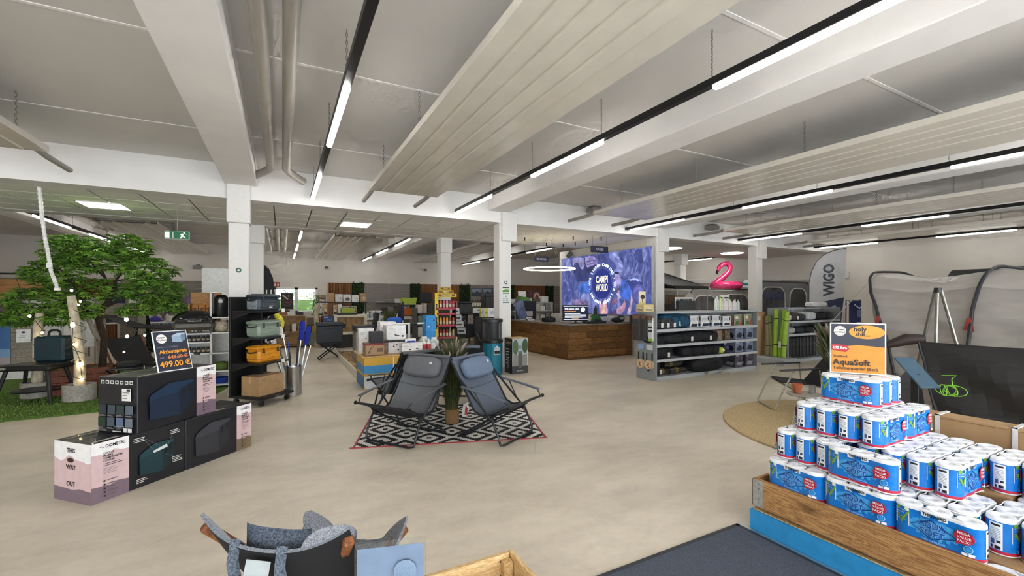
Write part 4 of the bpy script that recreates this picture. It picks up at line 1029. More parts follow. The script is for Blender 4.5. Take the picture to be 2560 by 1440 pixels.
for k, (dx, dy, tx, ty, ln, col, hd) in enumerate(items):
    p0 = bc + Vector((dx, dy, .02)); d = Vector((tx, ty, 1)).normalized(); p1 = p0 + d * ln
    lab = {'wash': 'leftmost pole with white and yellow wash brush in the steel bin', 'wash2': 'dark pole with white wash head in the steel bin', 'fluffy': 'pole with fluffy yellow wash mitt in the steel bin', 'blue': 'pole with long royal blue brush in the steel bin', 'blue2': 'pole with second royal blue brush at its right in the steel bin', 'dark': 'short pole with dark olive brush block in the steel bin', 'none': ['short blue pole in the steel bin', 'short black pole in the steel bin'][k % 2], 'grip': 'teal gripped pole leaning far left in the steel bin'}[hd]
    t = thing('brush', lab, 'brush', p0)
    b = MB(); b.tube([(0, 0, 0), d * ln * .5, d * ln], [.013, .013, .011], C(col, .3, m=.5), 8); b.build('pole', t)
    q = p1 - p0
    if hd in ('wash', 'wash2', 'fluffy'):
        b = MB(); b.tube([q - d * .02, q + d * .06, q + d * .16 + Vector((-.02, 0, 0)), q + d * .22 + Vector((-.06, 0, 0))], [.03, .06, .055, .03], C('#e8d34a' if hd != 'wash2' else '#e4e2dc', .9, n=.2, ns=60, b=.8, bs=120), 10); b.build('brush_head', t)
        b = MB(); b.box(q.x - .05, q.y - .045, q.z - .14, q.x + .01, q.y - .04, q.z + .0, C('#ecebe6', .5)); b.build('label_card', t)
    elif hd in ('blue', 'blue2'):
        b = MB(); b.tube([q - d * .30, q - d * .1, q + d * .02], [.035, .05, .035], C('#20309a', .95, n=.3, ns=80, b=1., bs=160), 10); b.build('brush_head', t)
    elif hd == 'dark':
        b = MB(); b.cbox(q - d * .05, (.10, .05, .20), C('#4a4a3a', .9, n=.3, ns=90, b=1., bs=160), .01, M=Matrix.Rotation(R(20), 4, 'Y')); b.build('brush_head', t)
    else:
        b = MB(); b.tube([q * .55, q * .8], .016, '#16181c', 8); b.build('grip', t)
# ------------------------------------------------------------------ artificial turf with tree and garden goods
TURF = C('#5a7a2c', .95, n=.35, ns=70, b=1., bs=220)
t = thing('turf_mat', 'green artificial turf under the tree and garden goods', 'turf', (0, 0, 0))
front = [(-9.2, 7.75), (-5.5, 7.92), (-3.2, 8.02), (-2.23, 8.10), (-1.4, 8.35), (-.95, 8.75), (-.82, 9.4), (-.82, 12.4), (-9.2, 12.4)]
b = MB(); b.prism(front, .0, .012, TURF, 'z'); b.build('backing', t)
g = random.Random(21); b = MB(); gm = [C(c_, .8) for c_ in ('#6a8c34', '#4f6f26', '#7d9c44')]
for i in range(9000):
    x, y = g.uniform(-4.6, -1.0), 8.0 + 2.6 * g.random() ** 1.4
    lim = 8.02 + max(0, (x + 3.2)) ** 2 * .08
    if y < lim + .02 or (x > -1.3 and y < 8.6): continue
    a = g.uniform(0, 6.3); q = .008; h = g.uniform(.014, .026)
    b.poly([(x - q * math.cos(a), y - q * math.sin(a), .011), (x + q * math.cos(a), y + q * math.sin(a), .011), (x + g.uniform(-.01, .01), y + g.uniform(-.01, .01), .011 + h)], gm[i % 3])
o = b.build('turf_blades', t, sharp=0); o['kind'] = 'stuff'

# wooden planter box
RW_ = wood_mat('#5a2c18', '#8a4a2a', (3, 3, 10), nm='red_wood')
t = thing('planter_box', 'red brown wooden planter box of the leafy tree', 'planter', (-3.02, 10.0, .013), rz=R(12))
for k in range(4):
    b = MB(); b.box(-.36, -.30, .0 + k * .105, .36, -.275, .10 + k * .105, RW_, .004); b.build('board', t)
    b = MB(); b.box(-.36, .275, .0 + k * .105, .36, .30, .10 + k * .105, RW_, .004); b.build('board', t)
    b = MB(); b.box(-.385, -.30, .0 + k * .105, -.36, .30, .10 + k * .105, RW_, .004); b.build('board', t)
    b = MB(); b.box(.36, -.30, .0 + k * .105, .385, .30, .10 + k * .105, RW_, .004); b.build('board', t)
b = MB(); b.box(-.355, -.27, .30, .355, .27, .385, C('#6b5a3a', .95, n=.4, ns=30, b=1., bs=40)); b.build('soil', t)

# the tree: crooked dark trunk, branches, leaf sprays
t = thing('leafy_tree', 'green leafy tree with crooked dark trunk at the left', 'tree', (-2.72, 9.92, .39))
BARK = C('#2c2018', .9, n=.3, ns=30, b=1., bs=40)
def T_(x, y, z): return Vector((x, y, z))
trunk = [T_(-.02, 0, -.06), T_(.0, 0, .25), T_(.01, .0, .52), T_(-.06, .02, .80), T_(-.02, .02, 1.02), T_(.10, .0, 1.22)]
b = MB(); b.tube(trunk, [.058, .05, .05, .048, .042, .036], BARK, 9); b.build('trunk', t)
brs = [([T_(-.06, .02, .80), T_(-.22, .05, 1.0), T_(-.45, .0, 1.15), T_(-.80, -.02, 1.28)], .028), ([T_(.10, 0, 1.22), T_(.16, .0, 1.50), T_(.30, -.03, 1.78), T_(.42, -.05, 2.0)], .026), ([T_(.10, 0, 1.22), T_(.02, .05, 1.55), T_(-.20, .05, 1.85), T_(-.38, .02, 2.05)], .022), ([T_(-.02, .02, 1.02), T_(.30, .0, 1.22), T_(.62, .02, 1.30), T_(.90, .0, 1.25)], .022), ([T_(-.22, .05, 1.0), T_(-.35, -.15, 1.45), T_(-.55, -.10, 1.75)], .016), ([T_(.16, 0, 1.5), T_(.42, .12, 1.6), T_(.75, .10, 1.72)], .014), ([T_(-.45, 0, 1.15), T_(-.72, .1, 1.05), T_(-1.05, .05, .98)], .014), ([T_(.02, .05, 1.55), T_(.0, -.2, 1.8), T_(-.05, -.25, 2.05)], .014)]
for pts, r in brs:
    b = MB(); b.tube(pts, [r, r * .8, r * .6, r * .35][:len(pts)], BARK, 6); b.build('branch', t)
# clumps: centre, radii (canopy outline of the photograph)
clumps = [((-.40, 0, 2.02), (.42, .32, .26), 300), ((.34, -.02, 2.10), (.32, .30, .24), 230), ((.0, .0, 1.90), (.55, .35, .25), 300), ((-.62, 0, 1.62), (.42, .35, .24), 240), ((.62, 0, 1.72), (.42, .32, .24), 240), ((-.75, -.05, 1.18), (.46, .36, .22), 300), ((-1.02, .0, .92), (.30, .26, .16), 170), ((.70, .02, 1.34), (.44, .34, .24), 290), ((.95, .0, 1.10), (.22, .22, .14), 110), ((-.10, .05, 1.35), (.45, .30, .22), 170), ((-.22, -.12, 1.02), (.24, .2, .13), 110), ((.45, .05, 1.02), (.30, .25, .12), 110), ((-.55, -.05, .88), (.28, .22, .12), 110)]
LV = [C(c_, .5, n=.12, ns=30) for c_ in ('#557f2a', '#6d9a34', '#87b044', '#446a24')]
def spray(b, o, g, sc, m):
    a = g.uniform(0, 6.283); el = g.uniform(-.7, .35)
    d = Vector((math.cos(a) * math.cos(el), math.sin(a) * math.cos(el), math.sin(el))); sd = d.cross(Vector((0, 0, 1))).normalized(); up = sd.cross(d)
    for k in (-2, -1, 0, 1, 2):
        an = k * .62 + g.uniform(-.1, .1); ln = sc * (1 - .12 * abs(k)); w_ = ln * .14
        e = (d * math.cos(an) + sd * math.sin(an)); n_ = e.cross(up).normalized()
        q = o + e * ln * .5 + up * w_ * .25
        b.add([o, q - n_ * w_, o + e * ln - up * ln * .15, q + n_ * w_], [(0, 1, 2, 3)], m)
g = random.Random(11); b = MB()
pts = []
for c_, r_, n_ in clumps:
    for i in range(n_):
        while True:
            v = Vector((g.uniform(-1, 1), g.uniform(-1, 1), g.uniform(-1, 1)))
            if .25 < v.length < 1: break
        v = v * (v.length ** -.35)
        pts.append(Vector(c_) + Vector((v.x * r_[0], v.y * r_[1], v.z * r_[2])))
pts.sort(key=lambda p: p.y)
near = pts[:300]
for p in pts[300:]: spray(b, p, g, g.uniform(.10, .15), LV[g.randrange(4)])
o = b.build('foliage', t, sharp=0); o['kind'] = 'stuff'
protos = []
for k in range(6):
    b = MB(); spray(b, Vector((0, 0, 0)), g, .135, LV[k % 4]); protos.append(b.build('leaf_spray', t, near[k], sharp=0))
for k in range(6, 300):
    o = protos[k % 6].copy(); COL.objects.link(o); o.location = near[k]; o.rotation_euler = (g.uniform(-.4, .4), g.uniform(-.4, .4), g.uniform(0, 6.28)); s_ = g.uniform(.8, 1.15); o.scale = (s_, s_, s_)

# birch trunks in concrete pots
BIRCH = C('#c9bda4', .8, n=.22, ns=14, b=.6, bs=30, st=(1, 1, .5)); CONC = C('#a9a49a', .85, n=.12, ns=30, b=.5, bs=80)
for k, (px, py, top, lean) in enumerate(((199, 1000, 1.62, -.10), (94, 992, 1.35, .02))):
    p = G(px, py, .013); 
    t = thing('birch_post', ['birch trunk in a round concrete pot wound with fairy lights', 'left birch trunk in a concrete pot behind the griddle'][k], 'birch trunk', p)
    b = MB(); b.lathe([(0, 0), (.185, 0), (.195, .01), (.198, .245), (.18, .25), (.175, .22), (0, .21)], CONC, 24); b.build('pot', t)
    b = MB(); b.tube([(0, 0, .15), (.005, 0, .6), (lean * .4, .0, 1.1), (lean, .01, top)], [.075, .066, .06, .052], BIRCH, 12); b.build('trunk', t)
    for j in range(5):
        b = MB(); a = j * 2.1; z = .4 + j * .22; x0 = lean * (z / top) ** 2; b.ell((x0 + .062 * math.cos(a), -.062 * abs(math.sin(a)), z), (.016, .01, .012), '#3a3028', 8, 4); b.build('bark_knot', t)
    if k == 0:
        b = MB(); b.tube([(.075 * math.cos(i * .55), -.075 * math.sin(i * .55), .30 + i * .018) for i in range(68)], .004, '#15130f', 5); b.tube([(-.07, -.03, .85), (-.16, -.05, .80), (-.17, -.06, .74), (-.08, -.06, .72)], .004, '#15130f', 5); b.build('cable', t)
# fairy light bulbs
BL = ['large glowing middle trunk', 'large glowing lower trunk', 'bright glowing upper hammock', 'glowing lower hammock side', 'tiny glowing leftmost branch', 'tiny glowing trunk top', 'tiny glowing right twig', 'tiny glowing second twig', 'small glowing upper left trunk', 'small glowing lower left trunk', 'small glowing trunk waist', 'small glowing pot rim', 'faint glowing cable far right', 'faint glowing cable middle']
BULB = C('#ffdfa0', .3, n=0, emit=10.)
for k, (px, py, Y, r_) in enumerate(((183, 812, 9.1, .036), (200, 911, 9.05, .036), (316, 799, 9.9, .030), (318, 841, 9.9, .026), (74, 790, 9.2, .020), (179, 726, 9.2, .020), (201, 754, 9.2, .016), (196, 762, 9.2, .016), (105, 832, 9.6, .018), (106, 857, 9.6, .018), (186, 861, 9.05, .018), (205, 948, 9.05, .018), (362, 838, 10.6, .02), (310, 880, 10.2, .016))):
    p = AY(px, py, Y)
    t = thing('fairy_light', BL[k] + ' fairy light bulb', 'fairy light', p, group='warm fairy lights around the tree and birch trunks')
    b = MB(); b.ell((0, 0, 0), (r_, r_, r_ * 1.2), BULB, 8, 5); b.build('bulb', t)
    b = MB(); b.cyl((0, 0, r_), (0, 0, r_ + .022), r_ * .45, '#1b1a18', 8); b.build('socket', t)
b = MB(); cp_ = [AY(px, py, Y) for px, py, Y in ((190, 700, 9.5), (179, 722, 9.2), (198, 760, 9.15), (183, 808, 9.1), (180, 857, 9.05), (200, 906, 9.05), (204, 944, 9.05))]; b.tube([p_ + Vector((0, .0, .03)) for p_ in cp_], .004, '#15130f', 5)
b.tube([AY(px, py, Y) + Vector((0, 0, .035)) for px, py, Y in ((40, 700, 9.3), (74, 788, 9.2), (105, 829, 9.6), (106, 855, 9.6))], .004, '#15130f', 5); b.tube([AY(px, py, Y) + Vector((0, 0, .04)) for px, py, Y in ((285, 690, 9.9), (316, 797, 9.9), (318, 838, 9.9), (310, 878, 10.2), (362, 836, 10.6), (372, 872, 10.9))], .004, '#15130f', 5)
solo(b, 'light_string', 'thin black cable of the fairy lights around tree and birch', 'light string')
# griddle table with teal gas case
c0 = Vector((-3.33, 9.32, .013))
t = thing('griddle_table', 'black griddle table on four splayed legs on the turf', 'griddle', c0, rz=R(-18))
GK = C('#17181a', .45, n=.05)
b = MB(); b.box(-.34, -.24, .50, .34, .24, .57, GK, .02); b.box(-.31, -.21, .57, .31, .21, .585, C('#55524c', .35, m=.7, n=.3, ns=12), .004); b.build('griddle_plate', t)
for sx in (-1, 1):
    for sy in (-1, 1):
        b = MB(); b.tube([(sx * .26, sy * .16, .51), (sx * .37, sy * .25, .0)], [.028, .022], GK, 8); b.build('leg', t)
b = MB(); b.lathe([(0, .17), (.27, .17), (.275, .185), (.27, .19), (0, .19)], GK, 24); b.build('lower_shelf', t)
b = MB(); b.box(-.36, -.27, .525, -.20, -.24, .56, '#8d8a84', .004); b.build('front_rail', t)
t = thing('gas_case', 'dark teal case with carrying handle on the griddle table', 'case', c0 + Vector((.14, .18, .587)), rz=R(-18))
TEAL = C('#14303a', .4, n=.08, ns=12)
b = MB(); b.box(-.21, -.12, 0, .21, .12, .40, TEAL, .03); b.build('body', t)
b = MB(); b.tube([(-.08, 0, .39), (-.075, 0, .46), (-.04, 0, .49), (.04, 0, .49), (.075, 0, .46), (.08, 0, .39)], .018, C('#101416', .5), 8); b.build('handle', t)
# foliage post light (white spiral tube hanging from the beam)
p = AY(97, 457, 8.98)
t = thing('spiral_hose', 'white spiral hose hanging from the beam in front of the tree', 'hose', p)
WHT = C('#ecebe8', .4)
pts = [Vector((0, 0, 0)), Vector((.03, .0, -.45)), Vector((.07, 0, -.85)), Vector((.10, 0, -1.05)), Vector((.13, 0, -1.30)), Vector((.20, 0, -1.56))]
b = MB(); P2 = []; rr = []
for i in range(len(pts) - 1):
    for k in range(14):
        P2.append(pts[i].lerp(pts[i + 1], k / 14)); rr.append(.028 if k % 2 else .020)
b.tube(P2, rr, WHT, 9); b.build('hose', t)
b = MB(); b.cbox((.115, 0, -1.22), (.06, .045, .075), WHT, .006); b.cbox((.20, 0, -1.57), (.06, .05, .05), WHT, .006); b.build('clip', t)

# wooden display wall with blue photo print at the far left
t = thing('photo_display', 'display counter with blue mountain photo print at the left edge', 'display', AY(0, 952, 12.1).xy.to_3d(), rz=0)
o_ = t.location.copy()
GREYW = wood_mat('#7d7468', '#a39a8c', (2, 8, 8), nm='grey_wood')
b = MB(); b.box(-1.6, 0, 0, .55, .5, .26, C('#e6e4df', .5), .004); b.build('plinth', t)
for k in range(6):
    b = MB(); b.box(-1.6, .12, .26 + k * .165, .45, .15, .42 + k * .165, GREYW, .003); b.build('board', t)
b = MB(); b.box(-1.6, .10, .30, .10, .12, 1.20, C('#3f6ea8', .5), .002); b.build('photo_panel', t)
f = Face((0, .10, 0), (1, 0, 0), (0, 0, 1)); wave(f, -1.6, .10, .62, S('#7fa3cf'), .30, .05, 1.); wave(f, -1.6, .10, .45, S('#b0a2a8'), .30, .03, 2.); f.poly([(-.30, .95), (-.08, .95), (-.12, .83), (-.26, .83)], S('#22262c')); f.poly([(-.28, .83), (-.25, .83), (-.31, .70), (-.335, .70)], S('#22262c')); f.poly([(-.11, .83), (-.08, .83), (-.04, .70), (-.07, .70)], S('#22262c')); f.rect(-.42, .78, -.36, .80, S('#dfe6ef')); f.rect(-.40, .64, -.33, .655, S('#dfe6ef')); f.build('photo_print', t)
b = MB(); b.box(.20, .06, .72, .40, .07, .98, C('#f0efec', .6)); b.build('paper_notice', t)
f = Face((.30, .06, .85), (1, 0, 0), (0, 0, 1)); f.disc(0, .07, .028, S('#2d3038'), ry=.02); f.lines(-.06, .0, .12, 2, .03, .008, S('#8a8c90')); f.build('notice_print', t)
t = thing('wood_canopy', 'wooden display roof with black rail at the left edge', 'canopy', AY(0, 745, 12.75))
WDB = wood_mat('#9a6a38', '#c08f54', (1, 8, 8), nm='plank')
for k in range(3):
    b = MB(); b.box(-1.6, -.08, .02 + k * .125, .66, .0, .14 + k * .125, WDB, .004); b.build('board', t)
b = MB(); b.tube([(-1.2, -.04, .50), (.85, -.04, .50)], .018, BLACK, 8); b.cyl((.0, -.04, .39), (.0, -.04, .5), .018, BLACK, 8); b.cyl((.32, -.04, .39), (.32, -.04, .5), .018, BLACK, 8); b.build('rail', t)
b = MB()
for x in (-1.5, .5): b.box(x - .05, -.10, -o_.z - t.location.z, x + .05, .0, .02, GREYW)
b.build('post', t)
# pale curtain sheet
p = AY(150, 850, 12.6)
t = thing('cloth_backdrop', 'pale hanging cloth between the birch trunks', 'cloth', (p.x, p.y, 0))
b = MB(); b.grid(lambda u, v: (-.55 + 1.1 * u, .05 * math.sin(u * 19) + .02 * math.sin(u * 41), .55 + 1.0 * v), 40, 3, C('#d9d6d2', .8), .006); b.build('cloth', t)
b = MB(); b.cyl((-.58, 0, 1.56), (.58, 0, 1.56), .014, GREYW, 8); b.build('rod', t)
for x in (-.56, .56): b = MB(); b.cyl((x, 0, .0), (x, 0, 1.56), .016, GREYW, 8); b.build('post', t)
# hammock with its stand
t = thing('hammock', 'dark grey hammock stretched on a grey wooden stand behind the tree', 'hammock', (-1.95, 11.35, .013), rz=R(-14))
HF = C('#2b2c2d', .9, n=.12, ns=60, b=.4, bs=80)
def hm(u, v):
    x = -1.35 + 2.7 * u; wd = .34 * math.sin(math.pi * u) ** .6 + .03
    return (x, (2 * v - 1) * wd, .92 + .30 * (2 * u - 1) ** 2 + .05 * (2 * v - 1) ** 2 + .02 * math.sin(u * 20))
b = MB(); b.grid(hm, 26, 8, HF, .012); b.build('fabric', t, sharp=60)
for s in (-1, 1):
    b = MB(); b.tube([(s * .2, 0, .06), (s * .9, 0, .34), (s * 1.42, 0, .85), (s * 1.60, 0, 1.35)], .042, GREYW, 8); b.build('arc_beam', t)
    b = MB(); b.cyl((s * .75, -.55, .05), (s * .75, .55, .05), .04, GREYW, 8); b.build('foot_beam', t)
    b = MB(); b.tube([(s * 1.36, 0, 1.22), (s * 1.59, 0, 1.33)], .008, '#1a1a1a', 6); b.build('rope', t)
# folding camp bed in front of it
t = thing('camp_lounger', 'low black camp lounger on crossed legs behind the cooler cartons', 'lounger', (-2.08, 9.72, .013), rz=R(2))
KF = C('#101116', .8, n=.1, ns=60)
b = MB(); b.grid(lambda u, v: (-.43 + .86 * u, -.28 + .56 * v, .40 - .03 * math.sin(math.pi * v) + .008 * math.sin(u * 30)), 20, 6, KF, .012); b.build('bed_fabric', t)
for s in (-1, 1):
    b = MB(); b.cyl((-.45, s * .29, .41), (.45, s * .29, .41), .016, BLACK, 8); b.build('side_rail', t)
for x in (-.36, .30):
    for s in (-1, 1): b = MB(); b.tube([(x - .12, s * .29, .40), (x + .14, -s * .27, .0)], .014, BLACK, 6); b.build('leg', t)
b = MB(); b.box(-.40, -.20, .40, -.10, .20, .49, C('#23262b', .8), .04); b.build('head_cushion', t)
t = thing('director_chair', 'folding chair with brown wooden cross legs and black sling behind the birch', 'chair', (-2.55, 10.75, .013), rz=R(35))
b = MB(); b.grid(lambda u, v: (-.28 + .56 * u, .35 - .7 * v, .80 - .46 * math.sin(math.pi * v * .5) + .05 * (2 * u - 1) ** 2), 8, 12, KF, .01); b.build('sling', t)
for s in (-1, 1):
    b = MB(); bar(b, (s * .3, .36, .85), (s * .3, -.30, .02), .03, RW_); b.build('leg', t)
    b = MB(); bar(b, (s * .33, -.36, .42), (s * .33, .32, .02), .03, RW_); b.build('leg', t)
b = MB(); bar(b, (-.34, .0, .34), (.34, .0, .34), .022, RW_); b.build('cross_bar', t)

# ------------------------------------------------------------------ white shelf with kettle grill behind the cartons
c0 = G(520, 990, 0); sx0 = Vector((-1.55, 9.25, 0))
t = thing('white_shelf', 'white shelf unit with spice jars left of the first column', 'shelf', sx0, rz=0)
WS = C('#e3e2de', .5)
for x in (0, .44, .72): b = MB(); b.box(x - .015, 0, 0, x + .015, .35, 1.0 if x == 0 else 1.72, WS, .002); b.build('upright', t)
for z in (.06, .36, .62, .82, .98): b = MB(); b.box(-.02 if z < .9 else -.14, -.0 if z < .9 else -.08, z - .012, .44, .35, z + .012, WS, .002); b.build('shelf_board', t)
for z in (.06, .30, .62, .98, 1.25, 1.70): b = MB(); b.box(.44, .0, z - .012, .72, .35, z + .012, WS, .002); b.build('shelf_board', t)
b = MB(); b.box(.0, .34, .06, .72, .35, .98, C('#cfcdc8', .6)); b.build('back_board', t)
for r_, z in enumerate((.632, .832)):
    for k in range(6):
        p = sx0 + Vector((.05 + k * .068, .12, z)); b = MB(); b.lathe([(0, 0), (.026, 0), (.026, .075), (.02, .08), (.024, .084), (.024, .105), (0, .105)], C('#1c1d22', .4), 10); b.lathe([(.0265, .02), (.0265, .055)], C('#b9a58a', .5), 10)
        solo(b, 'spice_jar', '%s dark spice jar from the left on the %s jar shelf of the white unit' % (ORD[k], ('lower', 'upper')[r_]), 'jar', p, group='spice jars on the white shelf')
p = sx0 + Vector((.20, .12, .993))
t = thing('kettle_grill', 'tabletop gas grill with glossy black domed lid on white shelf', 'grill', p)
b = MB(); b.box(-.30, -.17, .05, .30, .17, .21, C('#5b574e', .45, m=.2), .05); b.build('tub', t)
b = MB(); b.M = Matrix.Diagonal((1, .66, 1, 1)); b.lathe([(.335, .205), (.335, .225), (.31, .28), (.24, .345), (.13, .385), (0, .395)], C('#0d0e12', .12, coat=.5), 28); b.build('lid', t)
for s in (-1, 1):
    b = MB(); b.box(s * .25 - .03, -.14, 0, s * .25 + .03, .14, .10, C('#3a3834', .5), .01); b.build('foot', t)
b = MB(); b.box(-.06, -.235, .23, .06, -.205, .26, C('#2a2a2c', .4), .008); b.build('handle', t)
p = Vector((-1.50, 9.95, 0))
t = thing('wood_display', 'wooden display box with orange gift packs above the kettle grill', 'display', p)
b = MB(); b.box(0, 0, 1.30, .48, .02, 1.70, WDB, .003); b.box(0, -.24, 1.28, .48, .02, 1.31, WDB, .003); b.box(0, -.24, 1.0, .02, .02, 1.50, WDB, .003); b.box(.46, -.24, 1.0, .48, .02, 1.50, WDB, .003); b.build('box', t)
b = MB()
for x in (.02, .46): b.box(x - .02, -.22, 0, x + .02, -.18, 1.28, WDB)
b.build('stand', t)
for k in range(4):
    q = MB(); q.box(0, 0, 0, .098, .06, .16, C('#c07a2a', .6), .004); o = solo(q, 'gift_pack', '%s orange gift pack from the left above the kettle grill' % ORD[k], 'pack', p + Vector((.035 + k * .105, -.14, 1.312)), group='orange gift packs')
    f = Face((0, 0, 0), (1, 0, 0), (0, 0, 1)); f.poly([(.045, .02), (.055, .02), (.055, .12), (.045, .12)], S('#3a2412')); f.poly([(.02, .08), (.08, .08), (.075, .11), (.025, .11)], S('#3a2412')); f.build('print', o)
p = AY(504, 755, 12.0)
t = thing('white_board', 'large blank white board above the gift packs', 'board', (p.x, 12.0, 0))
b = MB(); b.box(0, 0, 1.55, .82, .03, 2.28, C('#f0f0ef', .5), .004); b.build('panel', t)
b = MB(); b.box(.05, .03, 0, .09, .06, 1.6, '#b9b9b5'); b.box(.66, .03, 0, .70, .06, 1.6, '#b9b9b5'); b.build('leg', t)
t = thing('price_stand', 'black wire stand with round white tag beside the white shelf', 'stand', (-1.62, 8.62, 0), rz=R(-10))
b = MB(); b.tube([(-.28, 0, .55), (-.28, 0, .45), (.0, 0, .60), (.38, .0, .72)], .008, '#d9d9d6', 6); b.tube([(.38, 0, .72), (.46, 0, .70)], .022, BLACK, 8); b.build('wire_arm', t)
b = MB(); b.tube([(0, 0, .0), (0, 0, .60)], .012, BLACK, 8); b.lathe([(.0, 0), (.14, 0), (.14, .012), (0, .02)], BLACK, 16); b.build('post', t)
b = MB(); b.cyl((.02, -.012, .50), (.02, -.006, .50), .045, C('#e6e8ea', .5), 18); b.cyl((.02, -.014, .50), (.02, -.012, .50), .026, C('#6f8aa8', .5), 18); b.build('tag', t)
for k, (z, c_, h, nm) in enumerate(((.073, '#1f3f9a', .10, 'blue bowl set on the lowest board of the white shelf'), (.313, '#5a6e2c', .14, 'green bag below the dark jar on the white shelf'), (.46, '#12182c', .15, 'dark blue tin on the white shelf'), (.993, '#b9ab94', .20, 'beige sack on the white shelf upright bay'), (1.263, '#16171a', .40, 'tall black canister in the upper bay of the white shelf'))):
    b = MB()
    if k in (0,): b.lathe([(0, 0), (.09, 0), (.12, .08), (.12, .10), (.10, .09), (0, .02)], C(c_, .4), 18)
    elif k == 4: b.lathe([(0, 0), (.10, 0), (.11, .02), (.11, .34), (.07, .39), (0, .40)], C(c_, .25), 18); b.box(-.03, -.112, .25, .03, -.106, .31, '#d9d9d6')
    else: b.ell((0, 0, h * .5), (.11, .12, h * .5), C(c_, .7, n=.2, ns=30), 14, 8, e=.6)
    if k == 2: continue
    solo(b, ['bowl', 'bag', 'tin', 'sack', 'canister'][k], nm, ['bowl', 'bag', 'tin', 'sack', 'canister'][k], sx0 + Vector((.58, .16, z)))
# ------------------------------------------------------------------ back wall cladding
def wx(px): return AY(px, 745, YB - .05).x
SLAT = wood_mat('#6d645a', '#8f867a', (1, 6, 6), nm='slat_grey'); SLAT2 = wood_mat('#77706a', '#97908a', (1, 6, 6), nm='slat_grey_light')
BATT = wood_mat('#6a3f1c', '#96642f', (6, 6, 1), nm='batten')
ZP = 2.30
def slatwall(px0, px1, lab, m):
    x0, x1 = wx(px0), wx(px1)
    t = thing('slat_wall', lab, 'wall panel', (x0, YB - .06, 0))
    b = MB(); b.box(0, .03, 0, x1 - x0, .058, ZP, C('#c9c4bb' if m is SLAT else '#a9a39b', .7)); b.build('backing', t)
    n_ = 15; h = ZP / n_; o0 = None
    for k in range(n_):
        if o0 is None:
            b = MB(); b.box(0, 0, .008, x1 - x0, .03, h - .014, m, .003); o0 = b.build('slat', t)
        else:
            o = o0.copy(); COL.objects.link(o); o.location = (0, 0, k * h)
    return t
def battens(px0, px1, lab):
    x0, x1 = wx(px0), wx(px1); t = thing('batten_panel', lab, 'wall panel', (x0, YB - .06, 0))
    b = MB(); b.box(0, .03, 0, x1 - x0, .058, ZP, C('#3a2412', .8)); b.build('backing', t)
    b = MB(); k = 0.
    while k < x1 - x0 - .05: b.box(k, 0, 0, k + .045, .03, ZP, BATT, .002); k += .065
    o = b.build('battens', t); o['kind'] = 'stuff'
def moss(px0, px1, lab, sd):
    x0, x1 = wx(px0), wx(px1); t = thing('moss_panel', lab, 'wall panel', (x0, YB - .06, 0)); g = random.Random(sd)
    b = MB(); b.box(0, .02, 0, x1 - x0, .058, ZP, C('#16240e', .95)); b.build('backing', t)
    b = MB(); ms = [C(c_, .8) for c_ in ('#1d3312', '#2a4418', '#14260c', '#36521f')]
    for i in range(1100):
        x, z = g.uniform(.02, x1 - x0 - .03), g.uniform(0, ZP + .02); a = g.uniform(0, 6.3); q = g.uniform(.03, .07)
        b.poly([(x, .01 - g.uniform(0, .05), z), (x + q * math.cos(a), -.02 - g.uniform(0, .05), z + q * math.sin(a)), (x + q * math.cos(a + .9), -.01 - g.uniform(0, .05), z + q * math.sin(a + .9))], ms[i % 4])
    o = b.build('moss_leaves', t, sharp=0); o['kind'] = 'stuff'
slatwall(-160, 175, 'grey slat wall panel at the far left of the back wall', SLAT); battens(190, 292, 'brown batten panel on the back wall behind the tree'); slatwall(300, 506, 'grey slat wall panel right of the tree', SLAT)
battens(820, 880, 'brown batten panel right of the window'); moss(880, 911, 'first dark moss strip right of the window', 1); slatwall(911, 1025, 'grey slat wall panel above the garden goods', SLAT2); moss(1025, 1051, 'second dark moss strip on the back wall', 2)
battens(1051, 1150, 'brown batten panel behind the yellow snack stand'); moss(1150, 1176, 'third dark moss strip right of the snack stand', 3); slatwall(1176, 1262, 'grey slat wall panel left of the middle column', SLAT2); moss(1262, 1286, 'dark moss strip just right of the middle column', 4); battens(1286, 1363, 'brown batten panel behind the counter'); moss(1363, 1384, 'dark moss strip left of the lightbox', 5); slatwall(1384, 1470, 'grey slat wall panel hidden by the lightbox', SLAT2)
# poster in the window, red sign, thermostat boxes, speakers
t = thing('window_poster', 'dark poster hanging in the left window pane', 'poster', (.06, YB - .01, 1.10))
b = MB(); b.box(-.10, -.006, .0, .38, .0, .72, C('#22181a', .5)); b.build('sheet', t)
f = Face((0, -.0065, 0), (1, 0, 0), (0, 0, 1)); f.ring(.14, .32, .18, .03, S('#5a4a44')); f.poly([(-.05, .60), (.16, .42), (.18, .46), (-.02, .66)], S('#c9b9a8')); f.disc(.20, .58, .03, S('#b89a70')); f.rect(.04, .28, .26, .34, S('#8a3a34')); f.build('print', t)
p = AY(691, 711, YB - .01)
t = thing('fire_sign', 'small red fire safety sign above the window', 'sign', p)
f = Face((0, 0, 0), (1, 0, 0), (0, 0, 1)); f.rect(-.12, -.10, .12, .10, S('#a8262a')); f.rect(-.09, -.07, -.02, .07, S('#e8d8d4')); f.poly([(.03, -.07), (.09, -.07), (.09, .02), (.06, .07), (.03, .02)], S('#e8d8d4')); f.build('print', t)
p = AY(495, 668, YB - .06); b = MB(); b.box(-.16, -.05, -.07, .16, .05, .07, '#8a837a', .01); b.box(-.06, -.05, .07, .06, .05, .12, '#8a837a', .01); solo(b, 'wall_sensor', 'grey sensor box high on the back wall left of the column', 'sensor', p)
